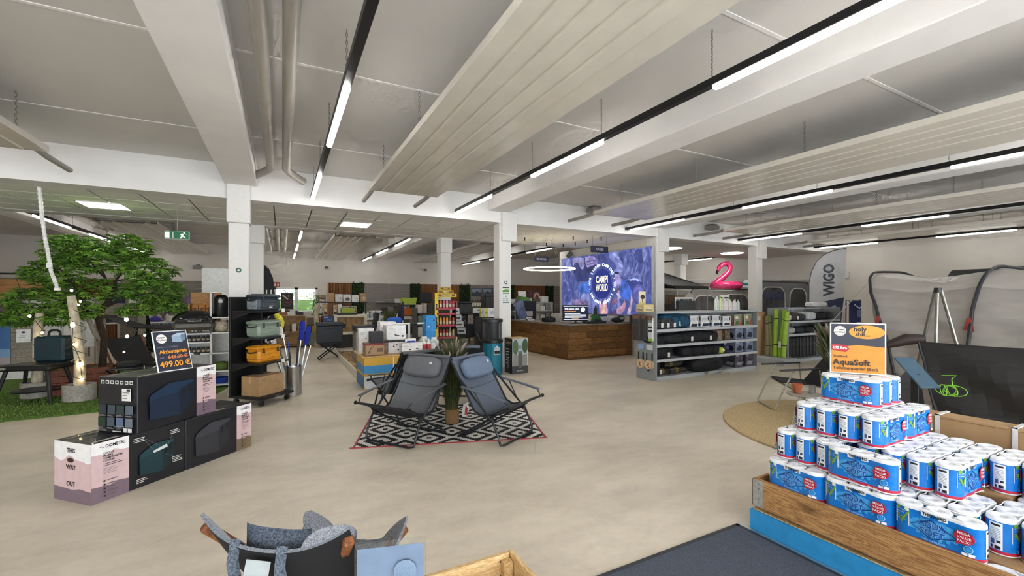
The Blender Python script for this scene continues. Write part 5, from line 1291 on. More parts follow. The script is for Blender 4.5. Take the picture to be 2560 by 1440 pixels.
for k, (px, py) in enumerate(((816, 669), (1064, 675))): b = MB(); b.lathe([(0, -.05), (.06, -.05), (.06, .05), (0, .05)], '#5a5650', 12); solo(b, 'wall_sensor', ['small round sensor on the back wall above the batten panel', 'small round sensor on the back wall above the moss'][k], 'sensor', AY(px, py, YB - .08))
# feather flag by the second column
p = AY(663, 840, 12.4)
t = thing('feather_flag', 'dark feather flag standing behind the left column', 'flag', (p.x, p.y, 0))
b = MB(); b.prism([(-.10, .9), (.22, .9), (.22, 1.6), (.17, 2.1), (.08, 2.33), (-.02, 2.40), (-.10, 2.38)], -.004, .004, C('#14161c', .7), 'y'); b.build('cloth', t)
f = Face((0, -.0045, 0), (1, 0, 0), (0, 0, 1)); f.text('U', .08, 1.72, .15, S('#e4e4e0'), bold=.02); f.poly([(.05, 1.05), (.12, 1.20), (.09, 1.20), (.14, 1.34), (.02, 1.16), (.06, 1.16)], S('#e4e4e0')); f.build('print', t)
b = MB(); b.tube([(-.105, 0, 0), (-.105, 0, 2.3), (-.06, 0, 2.42), (.04, 0, 2.38)], .012, '#2a2c30', 6); b.lathe([(0, 0), (.22, 0), (.22, .02), (0, .03)], '#2a2c30', 16, (-.105, 0, 0)); b.build('pole', t)

# ------------------------------------------------------------------ generic pieces for the goods
def carton(label, loc, d, m, rz=0., deco=None, group=None, name='carton', cat='carton'):
    t = thing(name, label, cat, loc, rz, group)
    b = MB(); b.box(-d[0] / 2, -d[1] / 2, 0, d[0] / 2, d[1] / 2, d[2], m if not isinstance(m, str) else C(m, .6), .004); b.build('box', t)
    if deco:
        f = Face((-d[0] / 2, -d[1] / 2, 0), (1, 0, 0), (0, 0, 1)); deco(f, d[0], d[2]); f.build('print', t)
        f = Face((-d[0] / 2, d[1] / 2, 0), (0, -1, 0), (0, 0, 1)); deco(f, d[1], d[2]); f.build('print', t)
    return t
def bottle(label, loc, h, r, col, cap, lab=None, group=None, name='bottle'):
    t = thing(name, label, 'bottle', loc, 0, group)
    b = MB(); b.lathe([(0, 0), (r, 0), (r, h * .68), (r * .8, h * .76), (r * .35, h * .84), (r * .35, h * .88)], C(col, .3), 12); b.build('body', t)
    b = MB(); b.lathe([(r * .42, h * .86), (r * .42, h), (0, h)], C(cap, .4), 10); b.build('cap', t)
    if lab: b = MB(); b.lathe([(r * 1.02, h * .15), (r * 1.02, h * .6)], C(lab, .5), 12); b.build('label_band', t)
    return t
def dots(c):
    def d_(f, w_, h):
        g = random.Random(int(w_ * 1000 + h * 777)); f.lines(w_ * .08, h * .82, w_ * .3, 3, h * .06, h * .02, S('#b9bcc0'))
        for i in range(5): f.disc(w_ * g.uniform(.3, .9), h * g.uniform(.15, .7), w_ * .05, S(c), n=8, ry=h * .05)
    return d_
def picture(c1, c2, c3):
    def d_(f, w_, h):
        f.rect(w_ * .04, h * .04, w_ * .96, h * .96, S(c1)); f.poly([(w_ * .12, h * .2), (w_ * .75, h * .12), (w_ * .92, h * .35), (w_ * .35, h * .5)], S(c2)); f.poly([(w_ * .25, h * .42), (w_ * .8, h * .36), (w_ * .85, h * .5), (w_ * .5, h * .62)], S(c3)); f.lines(w_ * .1, h * .86, w_ * .4, 2, h * .08, h * .03, S('#d9dadb'))
    return d_
def shelf_case(label, loc, W, D, zs, m, H, sides=True, back=None, rz=0., name='shelf_unit'):
    t = thing(name, label, 'shelf', loc, rz)
    if sides:
        for x in (0, W): b = MB(); b.box(x - .012, 0, 0, x + .012, D, H, m, .002); b.build('side_panel', t)
    for z in zs: b = MB(); b.box(0, 0, z - .012, W, D, z + .012, m, .002); b.build('shelf_board', t)
    if back: b = MB(); b.box(0, D - .01, 0, W, D, H, back); b.build('back_board', t)
    return t
def row(n, x0, x1, y, z, hs, ws, cols, lab, name, cat, group, dep=.2, deco=None, rg=None):
    g = rg or rnd; st = (x1 - x0) / n
    for k in range(n):
        h = g.uniform(*hs); w_ = min(st * .92, g.uniform(*ws)); c_ = cols[k % len(cols)]
        carton('%s %s' % (ORD[k], lab), (x0 + (k + .5) * st, y, z), (w_, dep, h), c_, 0, deco[k % len(deco)] if deco else None, group, name, cat)

# ------------------------------------------------------------------ goods in the back hall, left to right
LW = wood_mat('#b08a58', '#d4b07c', (4, 4, 1), nm='light_wood'); CREAM = C('#e4dcc8', .6); KB = C('#1a1a1a', .5)
# hats and bags table seen through the tree
t = thing('goods_table', 'white goods table behind the tree', 'table', (AY(190, 745, 15.5).x, 15.3, 0))
b = MB(); b.box(0, 0, .90, 2.6, .8, .94, C('#e6e3de', .5), .004); b.build('table_top', t)
for x in (.05, 2.5):
    for y in (.05, .75): b = MB(); b.box(x - .03, y - .03, 0, x + .03, y + .03, .90, C('#dcd9d2', .5)); b.build('leg', t)
tx = t.location.x; g = random.Random(4)
for k in range(7):
    b = MB(); c_ = ['#d9d6cf', '#2c3140', '#e8e6e2', '#7a7f86', '#4a3aa0', '#e2dfd8', '#c46a80'][k]; b.ell((0, 0, .05), (.13, .13, .10), C(c_, .8), 12, 8); b.lathe([(.10, .03), (.19, .015), (.19, .02), (.10, .045)], C(c_, .8), 14)
    solo(b, 'sun_hat', '%s hat from the left on the goods table behind the tree' % ORD[k], 'hat', (tx + .25 + k * .35, 15.5 + .1 * (k % 2), .942), group='hats on the table behind the tree')
for k in range(6):
    b = MB(); c_ = ['#e9e7e4', '#263a78', '#f0eeea', '#b9b4b8', '#1f2f66', '#8d7a96'][k]; b.grid(lambda u, v: (-.16 + .32 * u, .03 * math.sin(u * 9) + .015 * math.sin(u * 23), -.45 * v), 8, 4, C(c_, .85), .01); b.tube([(-.1, 0, 0), (0, 0, .04), (.1, 0, 0)], .008, '#8a8a8a', 5)
    solo(b, 'hanging_shirt', '%s hanging garment from the left above the goods table' % ORD[k], 'garment', (tx + .3 + k * .4, 16.05, 1.62), group='garments hanging behind the tree')
t = thing('garment_rail', 'metal garment rail above the goods table', 'rail', (tx + .1, 16.05, 0)); b = MB(); b.cyl((0, 0, 1.665), (2.5, 0, 1.665), .015, STEEL, 8); b.build('rail', t)
for x in (0, 2.5): b = MB(); b.cyl((x, 0, 0), (x, 0, 1.67), .018, STEEL, 8); b.build('post', t)
t = thing('wood_sign_bench', 'grey plank bench standing between tree and hammock', 'bench', (AY(295, 860, 12.9).x - .35, 12.9, 0))
b = MB(); b.box(-.1, -.02, 1.22, .85, .02, 1.48, GREYW, .004); b.build('top_board', t)
for x in (0, .7): b = MB(); b.box(x, -.02, 0, x + .14, .02, 1.22, GREYW, .004); b.build('leg', t)
# small packs hanging on the slat wall
for r_ in range(3):
    for k in range(5):
        x = wx(372 + k * 21 + 6 * r_); c_ = ['#d9d4cc', '#cfcac2', '#3a5f86'][r_]
        t = thing('blister_pack', '%s hanging blister pack from the left in the %s row on the slat wall' % (ORD[k], ORD[r_]), 'blister pack', (x, YB - .1, 1.20 - r_ * .27), group='blister packs on the slat wall')
        b = MB(); b.box(-.07, -.008, -.18, .07, 0, .0, C('#e4e1dc', .6), .003); b.build('card', t)
        b = MB(); b.box(-.05, -.035, -.16, .05, -.008, -.05, C(c_, .3), .01); b.build('blister', t)
        b = MB(); b.tube([(0, 0, .02), (0, -.08, .03)], .004, STEEL, 5); b.box(-.03, -.09, .01, .03, -.085, .05, '#eceae6'); b.build('hook', t)
t = thing('slim_conifer', 'slim dark artificial conifer before the slat wall', 'plant', (AY(360, 870, 14.).x, 14., 0)); g = random.Random(8); b = MB()
for i in range(700):
    z = g.uniform(.25, 1.5); r_ = .16 * (1.55 - z); a = g.uniform(0, 6.3); q = .05; b.poly([(r_ * math.cos(a) * g.random(), r_ * math.sin(a) * g.random(), z), ((r_ + .03) * math.cos(a), (r_ + .03) * math.sin(a), z - .03), ((r_ + .03) * math.cos(a + .35), (r_ + .03) * math.sin(a + .35), z + .02)], C(['#1c2f16', '#14240f'][i % 2], .8))
o = b.build('needles', t, sharp=0); o['kind'] = 'stuff'; b = MB(); b.lathe([(0, 0), (.12, 0), (.15, .25), (0, .25)], '#3a3a38', 14); b.cyl((0, 0, .2), (0, 0, 1.45), .02, BARK, 6); b.build('pot', t)

# low wooden cabinet left of the aisle, under the window
t = shelf_case('pale wooden cabinet below the window behind the brushes', (AY(672, 850, 15.8).x, 15.8, 0), 1.05, .5, (.06, .5, 1.02), LW, 1.03, back=LW)
cx = t.location.x
row(4, cx + .05, cx + 1.0, 15.95, 1.034, (.10, .25), (.14, .26), ['#c9b9a0', '#8a5a3a', '#e4e2dc', '#3a3a3c'], 'item from the left on the pale cabinet below the window', 'small_carton', 'carton', 'items on the pale cabinet')
row(5, cx + .05, cx + 1.0, 15.95, .514, (.15, .3), (.12, .18), ['#d9d4c8', '#b9a88a', '#7a6a4a', '#e6e4de', '#a99a7a'], 'item from the left inside the pale cabinet', 'small_carton', 'carton', 'items in the pale cabinet')
t = shelf_case('second pale cabinet with yellow goods beside the brushes', (cx + 1.09, 15.9, 0), .42, .5, (.06, .45, .95), LW, .96, back=CREAM)
row(3, cx + 1.11, cx + 1.49, 16.05, .462, (.2, .3), (.10, .12), ['#4a6a4a', '#c9b03a', '#b9b4a8'], 'item from the left in the second pale cabinet', 'small_carton', 'carton', 'items in the second pale cabinet')
row(3, cx + 1.11, cx + 1.49, 16.05, .072, (.2, .3), (.10, .12), ['#c4a83a', '#d9c88a', '#8a9a5a'], 'item from the left at the bottom of the second cabinet', 'small_carton', 'carton', 'lower items in the second pale cabinet')
# birch post and outdoor kitchen shelf right of the aisle
bx = AY(790, 850, 16.0).x
t = thing('birch_log', 'tall pale birch trunk standing at the aisle corner', 'birch trunk', (bx, 15.6, 0)); b = MB(); b.tube([(0, 0, 0), (.02, 0, .5), (-.02, .02, 1.0), (0, 0, 1.42)], [.085, .08, .075, .07], BIRCH, 12); b.build('trunk', t); b = MB(); b.lathe([(0, 0), (.16, 0), (.16, .03), (0, .03)], LW, 18); b.build('base', t)
t = shelf_case('black goods rack with pale boards beside the birch trunk', (bx + .18, 15.7, 0), .62, .45, (.08, .35, .62, .98), KB, 1.0)
kx = bx + .18
row(3, kx + .03, kx + .6, 15.85, .632, (.1, .2), (.14, .19), ['#dcdad4', '#c9c6be', '#e6e4de'], 'pale box from the left on the upper board of the black rack', 'small_carton', 'carton', 'boxes on the black goods rack')
row(2, kx + .03, kx + .6, 15.85, .362, (.12, .2), (.2, .26), ['#8a6a4a', '#dcdad4'], 'box from the left on the middle board of the black rack', 'small_carton', 'carton', 'middle boxes on the black goods rack')
row(2, kx + .03, kx + .6, 15.85, .092, (.15, .22), (.2, .26), ['#e2e0da', '#5a4a42'], 'box from the left on the lowest board of the black rack', 'small_carton', 'carton', 'low boxes on the black goods rack')
row(4, kx + .02, kx + .62, 15.9, .992, (.28, .42), (.12, .16), ['#b08a62', '#7a4a2c', '#b89468', '#e4e2de'], 'tall gift box from the left on top of the black rack', 'gift_box', 'carton', 'gift boxes on the black rack', deco=[picture('#b9986c', '#4a2a18', '#e0d6c4'), None])
# tall shelf with cartons under the ceiling of the outdoor kitchen
t = thing('wall_shelf', 'dark shelf board carrying cartons beside the window', 'shelf', (bx + .10, 17.0, 0))
b = MB(); b.box(0, 0, 1.42, 1.75, .4, 1.45, KB, .002); b.build('top_board', t)
b = MB(); b.box(0, 0, 1.0, 1.75, .4, 1.025, KB, .002); b.build('lower_board', t)
for x in (.02, .9, 1.72): b = MB(); b.box(x - .02, .35, 0, x + .02, .39, 1.45, KB); b.build('upright', t)
row(6, bx + .12, bx + 1.84, 17.2, 1.452, (.22, .36), (.22, .28), ['#8a6a48', '#b9986c', '#e8e6e0', '#dcdad4', '#f0efec', '#a07a50'], 'carton from the left on the top board beside the window', 'small_carton', 'carton', 'cartons on the dark shelf', deco=[picture('#9a7a52', '#e6e2da', '#4a3424'), None, dots('#5a5a5a'), picture('#e4e2dc', '#6a6a66', '#3a3a38'), dots('#3a3a3a'), picture('#a98456', '#c9a878', '#d9c6a4')])
row(5, bx + .14, bx + 1.50, 17.2, 1.03, (.20, .32), (.2, .25), ['#ecebe6', '#cfcac2', '#3a2c26', '#d6d2ca', '#b9a284'], 'pack from the left below the top board beside the window', 'small_carton', 'carton', 'packs on the lower dark board', deco=[dots('#5a5a5a'), None])
t = thing('hanging_plant', 'trailing green plant hanging by the window', 'plant', (bx + .05, 16.7, 0)); g = random.Random(12); b = MB()
for i in range(160):
    z = 1.75 - g.random() ** .7 * .75; x, y = g.uniform(-.12, .12), g.uniform(-.1, .1); q = .05; a = g.uniform(0, 6.3); b.poly([(x, y, z), (x + q * math.cos(a), y, z - q * .5), (x + q * .3 * math.cos(a), y - .02, z - q * 1.2)], C(['#2f5a2a', '#3f6e34'][i % 2], .6))
o = b.build('leaves', t, sharp=0); o['kind'] = 'stuff'; b = MB(); b.cyl((0, 0, 0), (0, 0, 1.7), .012, '#4a3a2a', 6); b.lathe([(0, 0), (.14, 0), (.14, .03), (0, .03)], '#4a3a2a', 12); b.build('pole', t)
t = shelf_case('small grey shelf with spice tins on the outdoor kitchen', (bx + .72, 16.4, 0), .56, .3, (.9, 1.10, 1.30), C('#b9bcbe', .5), 1.32)
for r_, z in enumerate((.912, 1.112)):
    for k in range(6): b = MB(); b.lathe([(0, 0), (.03, 0), (.03, .10), (.026, .11), (0, .11)], C(['#3a3a3c', '#8a4a3a', '#d9d6d0'][(k + r_) % 3], .4), 10); solo(b, 'tin', '%s tin from the left on the %s board of the small grey shelf' % (ORD[k], ('lower', 'upper')[r_]), 'tin', (bx + .78 + k * .088, 16.5, z), group='tins on the small grey shelf')
# cream outdoor kitchen module with open front
mx_ = AY(835, 850, 15.0).x
t = thing('kitchen_module', 'cream open outdoor kitchen module with black plate inside', 'cabinet', (mx_, 14.9, 0))
for z0, z1 in ((.42, .50), (.98, 1.06)): b = MB(); b.box(0, 0, z0, 1.0, .5, z1, CREAM, .004); b.build('board', t)
for x in (0, .92): b = MB(); b.box(x, 0, .50, x + .08, .5, .98, CREAM, .004); b.build('side_panel', t)
b = MB(); b.box(.08, .42, .5, .92, .44, .98, LW); b.build('back_panel', t)
for k in range(3): b = MB(); b.box(.40 + k * .17, .38, .52, .54 + k * .17, .42, .96, LW, .004); b.cyl((.47 + k * .17, .37, .60), (.47 + k * .17, .38, .60), .02, KB, 10); b.build('drawer_front', t)
b = MB(); b.M = Matrix.Translation((.25, .30, .72)) @ Matrix.Rotation(R(25), 4, 'Y'); b.box(-.13, -.01, -.07, .13, .02, .07, KB, .004); b.build('black_plate', t)
b = MB(); b.box(0, .02, 0, 1.0, .48, .42, C('#2a2a28', .6)); b.build('plinth', t)
b = MB(); b.box(.10, 0, 1.06, .70, .45, 1.10, KB, .004); solo(b, 'hot_plate', 'flat black hot plate on the cream kitchen module', 'hot plate', (mx_, 14.9, 0))
b = MB(); b.box(-.18, -.11, 0, .18, .11, .03, C('#a4b52c', .5), .01)
for sx, sy, lx, ly in ((-1, 0, .02, .24), (1, 0, .02, .24), (0, -1, .38, .02), (0, 1, .38, .02)): b.cbox((sx * .19, sy * .12, .10), (lx, ly, .16), C('#a4b52c', .5), .004)
solo(b, 'green_basket', 'lime green plastic basket on the cream kitchen module', 'basket', (mx_ + .42, 15.12, 1.101))
carton('blue bag like box with silver clasp beside the cream module', (mx_ - .18, 15.0, .80), (.32, .3, .22), '#2c4a86', deco=picture('#263f74', '#16264a', '#4a6aa8'))
b = MB(); b.box(-.18, -.15, 0, .18, .15, .80, KB, .004); solo(b, 'black_plinth', 'black plinth below the blue bag box', 'plinth', (mx_ - .18, 15.0, 0))
t = thing('leaning_board', 'tall dark board leaning beside a white framed picture', 'board', (mx_ + 1.02, 14.6, 0)); b = MB(); b.M = Matrix.Rotation(R(12), 4, 'Y'); b.box(0, 0, 0, .10, .4, 1.15, C('#1c222a', .5), .004); b.build('board', t)
t = thing('framed_picture', 'white framed picture leaning on the dark board', 'picture', (mx_ + 1.18, 14.5, .35)); b = MB(); b.M = Matrix.Rotation(R(12), 4, 'Y'); b.box(0, 0, 0, .34, .03, .72, C('#e6e8e8', .4), .004); b.build('frame', t); b = MB(); b.M = Matrix.Rotation(R(12), 4, 'Y'); b.box(.06, -.004, .10, .28, 0, .62, C('#a9b4ba', .3, n=.2, ns=8)); b.build('print', t)
b = MB(); b.box(0, 0, 0, .5, .25, .35, KB, .004); solo(b, 'black_plinth', 'black plinth below the framed picture', 'plinth', (mx_ + 1.12, 14.4, 0))
# wash area: white table, basins, cloth baskets
wx0 = AY(905, 850, 15.5).x
t = thing('white_table', 'long white table with wash basins behind the island', 'table', (wx0, 15.6, 0)); b = MB(); b.box(0, 0, .84, 1.9, .7, .88, C('#e8e6e1', .4), .004); b.build('table_top', t)
for x in (.05, .95, 1.85): b = MB(); b.box(x - .03, .05, 0, x + .03, .65, .84, C('#dedbd4', .5)); b.build('leg', t)
for k in range(2):
    t = thing('cloth_basket', ['left beige cloth basket under the white table', 'right beige cloth basket under the white table'][k], 'basket', (wx0 + .38 + k * .75, 15.75, .50)); b = MB(); b.prism([(-.22, 0), (.22, 0), (.27, .30), (-.27, .30)], -.16, .16, C('#cfc6b4', .9, n=.1, ns=40), 'y'); b.build('cloth', t); b = MB(); b.tube([(-.27, -.165, .30), (.27, -.165, .30), (.27, .165, .30), (-.27, .165, .30)], .008, STEEL, 5, closed=True); b.build('rim', t)
    b = MB(); b.box(-.25, -.14, 0, .25, .14, .498, C('#2c2c2c', .6)); solo(b, 'basket_stand', ['dark stand below the left cloth basket', 'dark stand below the right cloth basket'][k], 'stand', (wx0 + .38 + k * .75, 15.75, 0))
for k in range(5): bottle('%s white bottle from the left on the white table' % ORD[k], (wx0 + .10 + k * .13, 15.75, .881), .26, .045, '#e4e6e8', ['#3a6ea8', '#e8e8e8', '#2c2c2c'][k % 3], '#b9c4cc', 'white bottles on the white table')
b = MB(); b.lathe([(.05, 0), (.06, .16), (.22, .24), (.23, .26), (.19, .25), (0, .20)], C('#ecebe8', .3), 20); solo(b, 'wash_basin', 'white wash basin on a foot behind the bottles', 'basin', (wx0 + .55, 16.05, .881))
row(3, wx0 + .85, wx0 + 1.8, 15.85, .881, (.10, .26), (.2, .3), ['#d9d6d0', '#ecebe8', '#c9c6c0'], 'white pack from the left beside the wash basin', 'white_pack', 'carton', 'white packs on the white table', deco=[dots('#6a6a6a')])
t = thing('wall_board', 'floating shelf with plates on the grey slat wall', 'shelf', (wx(940), YB - .36, 1.32)); b = MB(); b.box(0, 0, 0, wx(1000) - wx(940), .28, .04, C('#4a4742', .5), .004); b.build('board', t)
for k in range(3): b = MB(); b.lathe([(0, 0), (.10, 0), (.20, .03), (.20, .04 + .03 * (k == 0)), (0, .04)], C('#e8e6e2', .3), 18); solo(b, 'plate_stack', ['left stack of white plates on the floating shelf', 'middle white plate on the floating shelf', 'third white dish on the floating shelf'][k], 'plates', (wx(947 + k * 14), YB - .2, 1.36))
carton('small white box at the right end of the floating shelf', (wx(992), YB - .2, 1.36), (.28, .16, .2), '#e6e4de')
t = thing('dark_cabinet', 'dark grey kitchen cabinet with camping ware below the slat wall', 'cabinet', (wx(930), 19.6, 0)); b = MB(); b.box(0, 0, 0, 1.9, .6, .88, C('#4a4a48', .6), .004); b.build('body', t); b = MB(); b.box(-.02, -.02, .88, 1.92, .62, .92, C('#6d655a', .5), .004); b.build('worktop', t)
for k in range(4): b = MB(); b.box(.03 + k * .47, -.012, .08, .47 + k * .47, 0, .84, C('#55534f', .5), .003); o = b.build('door', t); b = MB(); b.box(.40 + k * .47, -.03, .60, .42 + k * .47, -.012, .74, STEEL); b.build('handle', o)
row(6, wx(930) + .1, wx(930) + 1.8, 19.9, .921, (.15, .35), (.2, .28), ['#2c2e34', '#8a8880', '#3a3c42', '#c9c6c0', '#2a2c30', '#6d6a64'], 'camping ware pack from the left on the dark kitchen cabinet', 'ware_pack', 'carton', 'ware on the dark kitchen cabinet')
# tubs, mop, paddle
b0 = AY(1022, 850, 13.6)
t = shelf_case('dark shelf with plastic tubs left of the snack stand', (b0.x - .25, 13.5, 0), .55, .45, (.10, .50, 1.05, 1.38), KB, 1.40)
for k, (c_, z, nm) in enumerate((('#a4b52c', 1.392, 'lime green plastic tub on the dark shelf'), ('#c4621e', 1.062, 'orange plastic tub on the dark shelf'), ('#3a3c40', .512, 'dark plastic tub low on the dark shelf'))):
    b = MB(); b.prism([(-.19, 0), (.19, 0), (.24, .22), (.20, .22), (.16, .02), (-.16, .02), (-.20, .22), (-.24, .22)], -.15, .15, C(c_, .45), 'y'); b.box(-.20, -.16, 0, .20, -.15, .21, C(c_, .45)); b.box(-.20, .15, 0, .20, .16, .21, C(c_, .45)); solo(b, 'plastic_tub', nm, 'tub', (b0.x + .02, 13.72, z))
q = AY(985, 802, 9.6)
t = thing('blue_mop', 'bright blue fluffy mop head on the island display', 'mop', q); b = MB(); b.M = Matrix.Rotation(R(-4), 4, 'Y'); b.ell((0, 0, 0), (.17, .07, .085), C('#2f62b8', .95, n=.3, ns=60, b=1., bs=120), 18, 10, e=.75); b.build('mop_head', t); b = MB(); b.tube([(-.05, 0, -.06), (-.03, 0, -.30), (-.02, .0, -(q.z - .175))], [.03, .02, .012], C('#1c2c86', .4), 8); b.build('handle', t)
q = AY(1007, 778, 9.6)
t = thing('paddle_brush', 'upright dark blue paddle shaped brush above the island', 'brush', q); b = MB(); b.ell((0, 0, 0), (.035, .03, .22), C('#10173a', .8, n=.2, ns=60), 12, 10); b.build('brush_head', t); b = MB(); b.tube([(0, 0, -.18), (0, 0, -(q.z - .175))], .012, C('#dcdcdc', .3, m=.5), 8); b.build('pole', t)
# ladder like garment racks with bags and books
bx2 = AY(1040, 850, 12.6).x
t = shelf_case('dense dark rack of bags and cookware left of the snack stand', (bx2, 12.5, 0), .95, .5, (.1, .45, .8, 1.15), C('#4a4c48', .6), 1.30)
for r_, z in enumerate((.112, .462, .812, 1.162)):
    row(6, bx2 + .03, bx2 + .93, 12.66, z, (.18, .30), (.10, .14), [['#b9b2a4', '#e2e0da', '#8a4a2a', '#cfcac2', '#a06a3a', '#d9c6a4'], ['#d9d9d6', '#a3441e', '#e6e4e0', '#8a8c88', '#3a3c3a', '#c9c6be'], ['#7a8478', '#4a4c48', '#c4c6c0', '#5a6258', '#2c2e2c', '#e2e0da'], ['#c9c2b8', '#b9b2ac', '#3a3a38', '#d9d4cc', '#5a5248', '#9a8a6a']][r_], 'item from the left on the %s board of the dense dark rack' % ORD[r_], 'rack_item', 'goods', 'items on the dense dark rack board %d' % (r_ + 1), dep=.25)
t = thing('grass_plant', 'loose ornamental grass standing behind the white table', 'plant', (AY(975, 800, 14.0).x, 14.0, 0)); g = random.Random(31); b = MB()
for i in range(260):
    a = g.uniform(0, 6.3); l = g.uniform(.05, .25); h = g.uniform(.5, .95); sd = Vector((-math.sin(a), math.cos(a), 0)) * .005; p0 = Vector((0, 0, .35)); p1 = Vector((math.cos(a) * l * .4, math.sin(a) * l * .4, .35 + h * .6)); p2 = Vector((math.cos(a) * l, math.sin(a) * l, .35 + h)); b.add([p0 - sd, p0 + sd, p1 + sd, p2, p1 - sd], [(0, 1, 2, 3, 4)], C(['#6d6a3c', '#545a2e'][i % 2], .7))
o = b.build('blades', t, sharp=0); o['kind'] = 'stuff'; b = MB(); b.lathe([(0, 0), (.14, 0), (.17, .36), (0, .36)], '#3a3834', 16); b.build('pot', t)

# ------------------------------------------------------------------ island with wood chip tray
IX, IY = 1.26, 7.92
t = thing('island_tray', 'long white bordered tray filled with wood chips along the island', 'tray', (0, 0, 0))
for (x0, y0, x1, y1) in ((1.30, 8.95, 1.33, 12.9), (1.33, 12.87, 2.75, 12.9), (2.72, 8.95, 2.75, 12.87)): b = MB(); b.box(x0, y0, .0, x1, y1, .16, C('#dcd6ca', .6), .003); b.build('border_board', t)
b = MB(); b.box(1.33, 8.95, 0, 2.72, 12.87, .10, C('#8a6a44', .9)); b.build('tray_floor', t)
g = random.Random(6); b = MB()
for i in range(1300):
    x, y = g.uniform(1.34, 1.75), g.uniform(8.97, 12.8); a = g.uniform(0, 3.2); l = g.uniform(.02, .05); w_ = l * .45; z = .105 + g.uniform(0, .02); ca, sa = math.cos(a), math.sin(a)
    b.poly([(x - ca * l - sa * w_, y - sa * l + ca * w_, z), (x + ca * l - sa * w_, y + sa * l + ca * w_, z + .01), (x + ca * l + sa * w_, y + sa * l - ca * w_, z + .012), (x - ca * l + sa * w_, y - sa * l - ca * w_, z + .004)], C(['#c9a878', '#a88252', '#d9bd90', '#8a6440'][i % 4], .8))
o = b.build('wood_chips', t, sharp=0); o['kind'] = 'stuff'
def appl(label, x, y, w_, d, h, m, lid, z=.102, name='cooling_box', rz=0.):
    t = thing(name, label, 'cooling box', (x, y, z), rz); b = MB(); b.box(-w_ / 2, -d / 2, 0, w_ / 2, d / 2, h * .84, m, .012); b.build('body', t)
    b = MB(); b.box(-w_ / 2 - .008, -d / 2 - .008, h * .84, w_ / 2 + .008, d / 2 + .008, h, lid, .012); b.build('lid', t)
    b = MB(); b.box(-w_ * .2, -d / 2 - .015, h * .70, w_ * .2, -d / 2, h * .80, C('#1c1d20', .4), .005); b.build('handle', t)
appl('tall grey compressor cooler standing in the wood chips', 1.72, 10.9, .42, .5, .85, C('#9a9894', .35, m=.3), C('#2c2d30', .5))
appl('slim silver fridge standing in front of the grey cooler', 1.62, 9.75, .30, .34, .70, C('#8d8b88', .3, m=.4), C('#3a3b3d', .4))
appl('dark blue cooler on the folding stand left of the island', 1.10, 12.4, .62, .42, .52, C('#242c36', .5), C('#1c232c', .5), z=.44)
t = thing('folding_stand', 'black folding stand below the dark blue cooler', 'stand', (1.10, 12.4, 0))
for s in (-1, 1): b = MB(); b.tube([(-.28, s * .18, .0), (.26, s * .18, .43)], .016, BLACK, 6); b.tube([(.28, s * .18, .0), (-.26, s * .18, .43)], .016, BLACK, 6); b.build('cross_leg', t)
b = MB(); b.box(-.30, -.2, .415, .30, .2, .438, BLACK); b.build('tray', t)
b = MB(); b.box(-.25, -.16, 0, .25, .16, .05, C('#e6e4de', .5), .006); solo(b, 'floor_plate', 'white wedge plate lying on the floor in the aisle', 'plate', G(818, 876, 0) + Vector((0, .2, 0)))
# base made of striped cartons
def stripes(c1, c2, c3=None):
    def d_(f, w_, h): f.rect(0, h * .5, w_, h, S(c1)); f.rect(0, 0, w_, h * .5, S(c2)); f.rect(w_ * .78, 0, w_ * .81, h, S('#e6e2d6'))
    return d_
CB = C('#c9a23a', .5)
for k, (x, w_) in enumerate(((IX + .27, .54), (IX + .83, .56), (IX + 1.26, .28))):
    carton(['silver fronted striped carton at the bottom left of the island', 'blue and yellow carton at the bottom middle of the island', 'small striped carton at the bottom right of the island'][k], (x, IY + .42, 0), (w_ - .006, .84, .275), CB, 0, (lambda f, w2, h: (f.rect(0, h * .84, w2, h, S('#c99a3a')), f.rect(.01, .01, w2 - .01, h * .82, S('#b9bcbe', r=.25, m=.7, b=.6, bs=90) if w2 < .6 else S('#2f6ea8')))) if k == 0 else stripes('#d2a63c', '#2f6fae'))
for k, (x, w_) in enumerate(((IX + .26, .64), (IX + .93, .70))):
    carton(['yellow over blue carton at the upper left of the island base', 'yellow over blue carton at the upper right of the island base'][k], (x + (.06 if k == 0 else .05), IY + .42, .276), (w_ - .006, .88, .275), CB, 0, stripes('#d6aa40', '#3a8cc4' if k == 0 else '#2a5aa8'))
b = MB(); b.box(IX - .04, IY - .02, .552, IX + 1.48, IY + 1.05, .575, PALE, .003); solo(b, 'wood_board', 'pale wooden display board on the striped cartons', 'board')
b = MB(); b.box(IX + .1, IY + .9, 0, IX + 1.40, IY + 1.0, .551, C('#b9b2a4', .6)); solo(b, 'support_panel', 'plain support panel under the display board', 'panel')
ZT2 = .576
wb = C('#eceae8', .5)
carton('brown and red carton with branch drawing at the island corner', (IX + .20, IY + .18, ZT2), (.34, .26, .22), '#8a6a4c', 0, lambda f, w_, h: (f.rect(0, h * .86, w_, h, S('#8a2a2c')), f.rect(w_ * .05, h * .08, w_ * .95, h * .82, S('#a98a66')), f.poly([(w_ * .15, h * .2), (w_ * .2, h * .2), (w_ * .3, h * .6), (w_ * .45, h * .75), (w_ * .42, h * .78), (w_ * .26, h * .62)], S('#3a2a1c')), f.rect(w_ * .6, h * .3, w_ * .9, h * .6, S('#6d5a4a'))))
carton('matt black cube box standing on the brown red carton', (IX + .24, IY + .18, ZT2 + .221), (.22, .22, .20), '#26262a')
carton('tall white printed box behind the black cube', (IX + .12, IY + .55, ZT2), (.26, .20, .46), wb, 0, dots('#c97a5a'))
carton('white box with dark icons stacked upper left on the island', (IX + .62, IY + .40, ZT2 + .262), (.36, .30, .25), wb, 0, dots('#1c1f2c'))
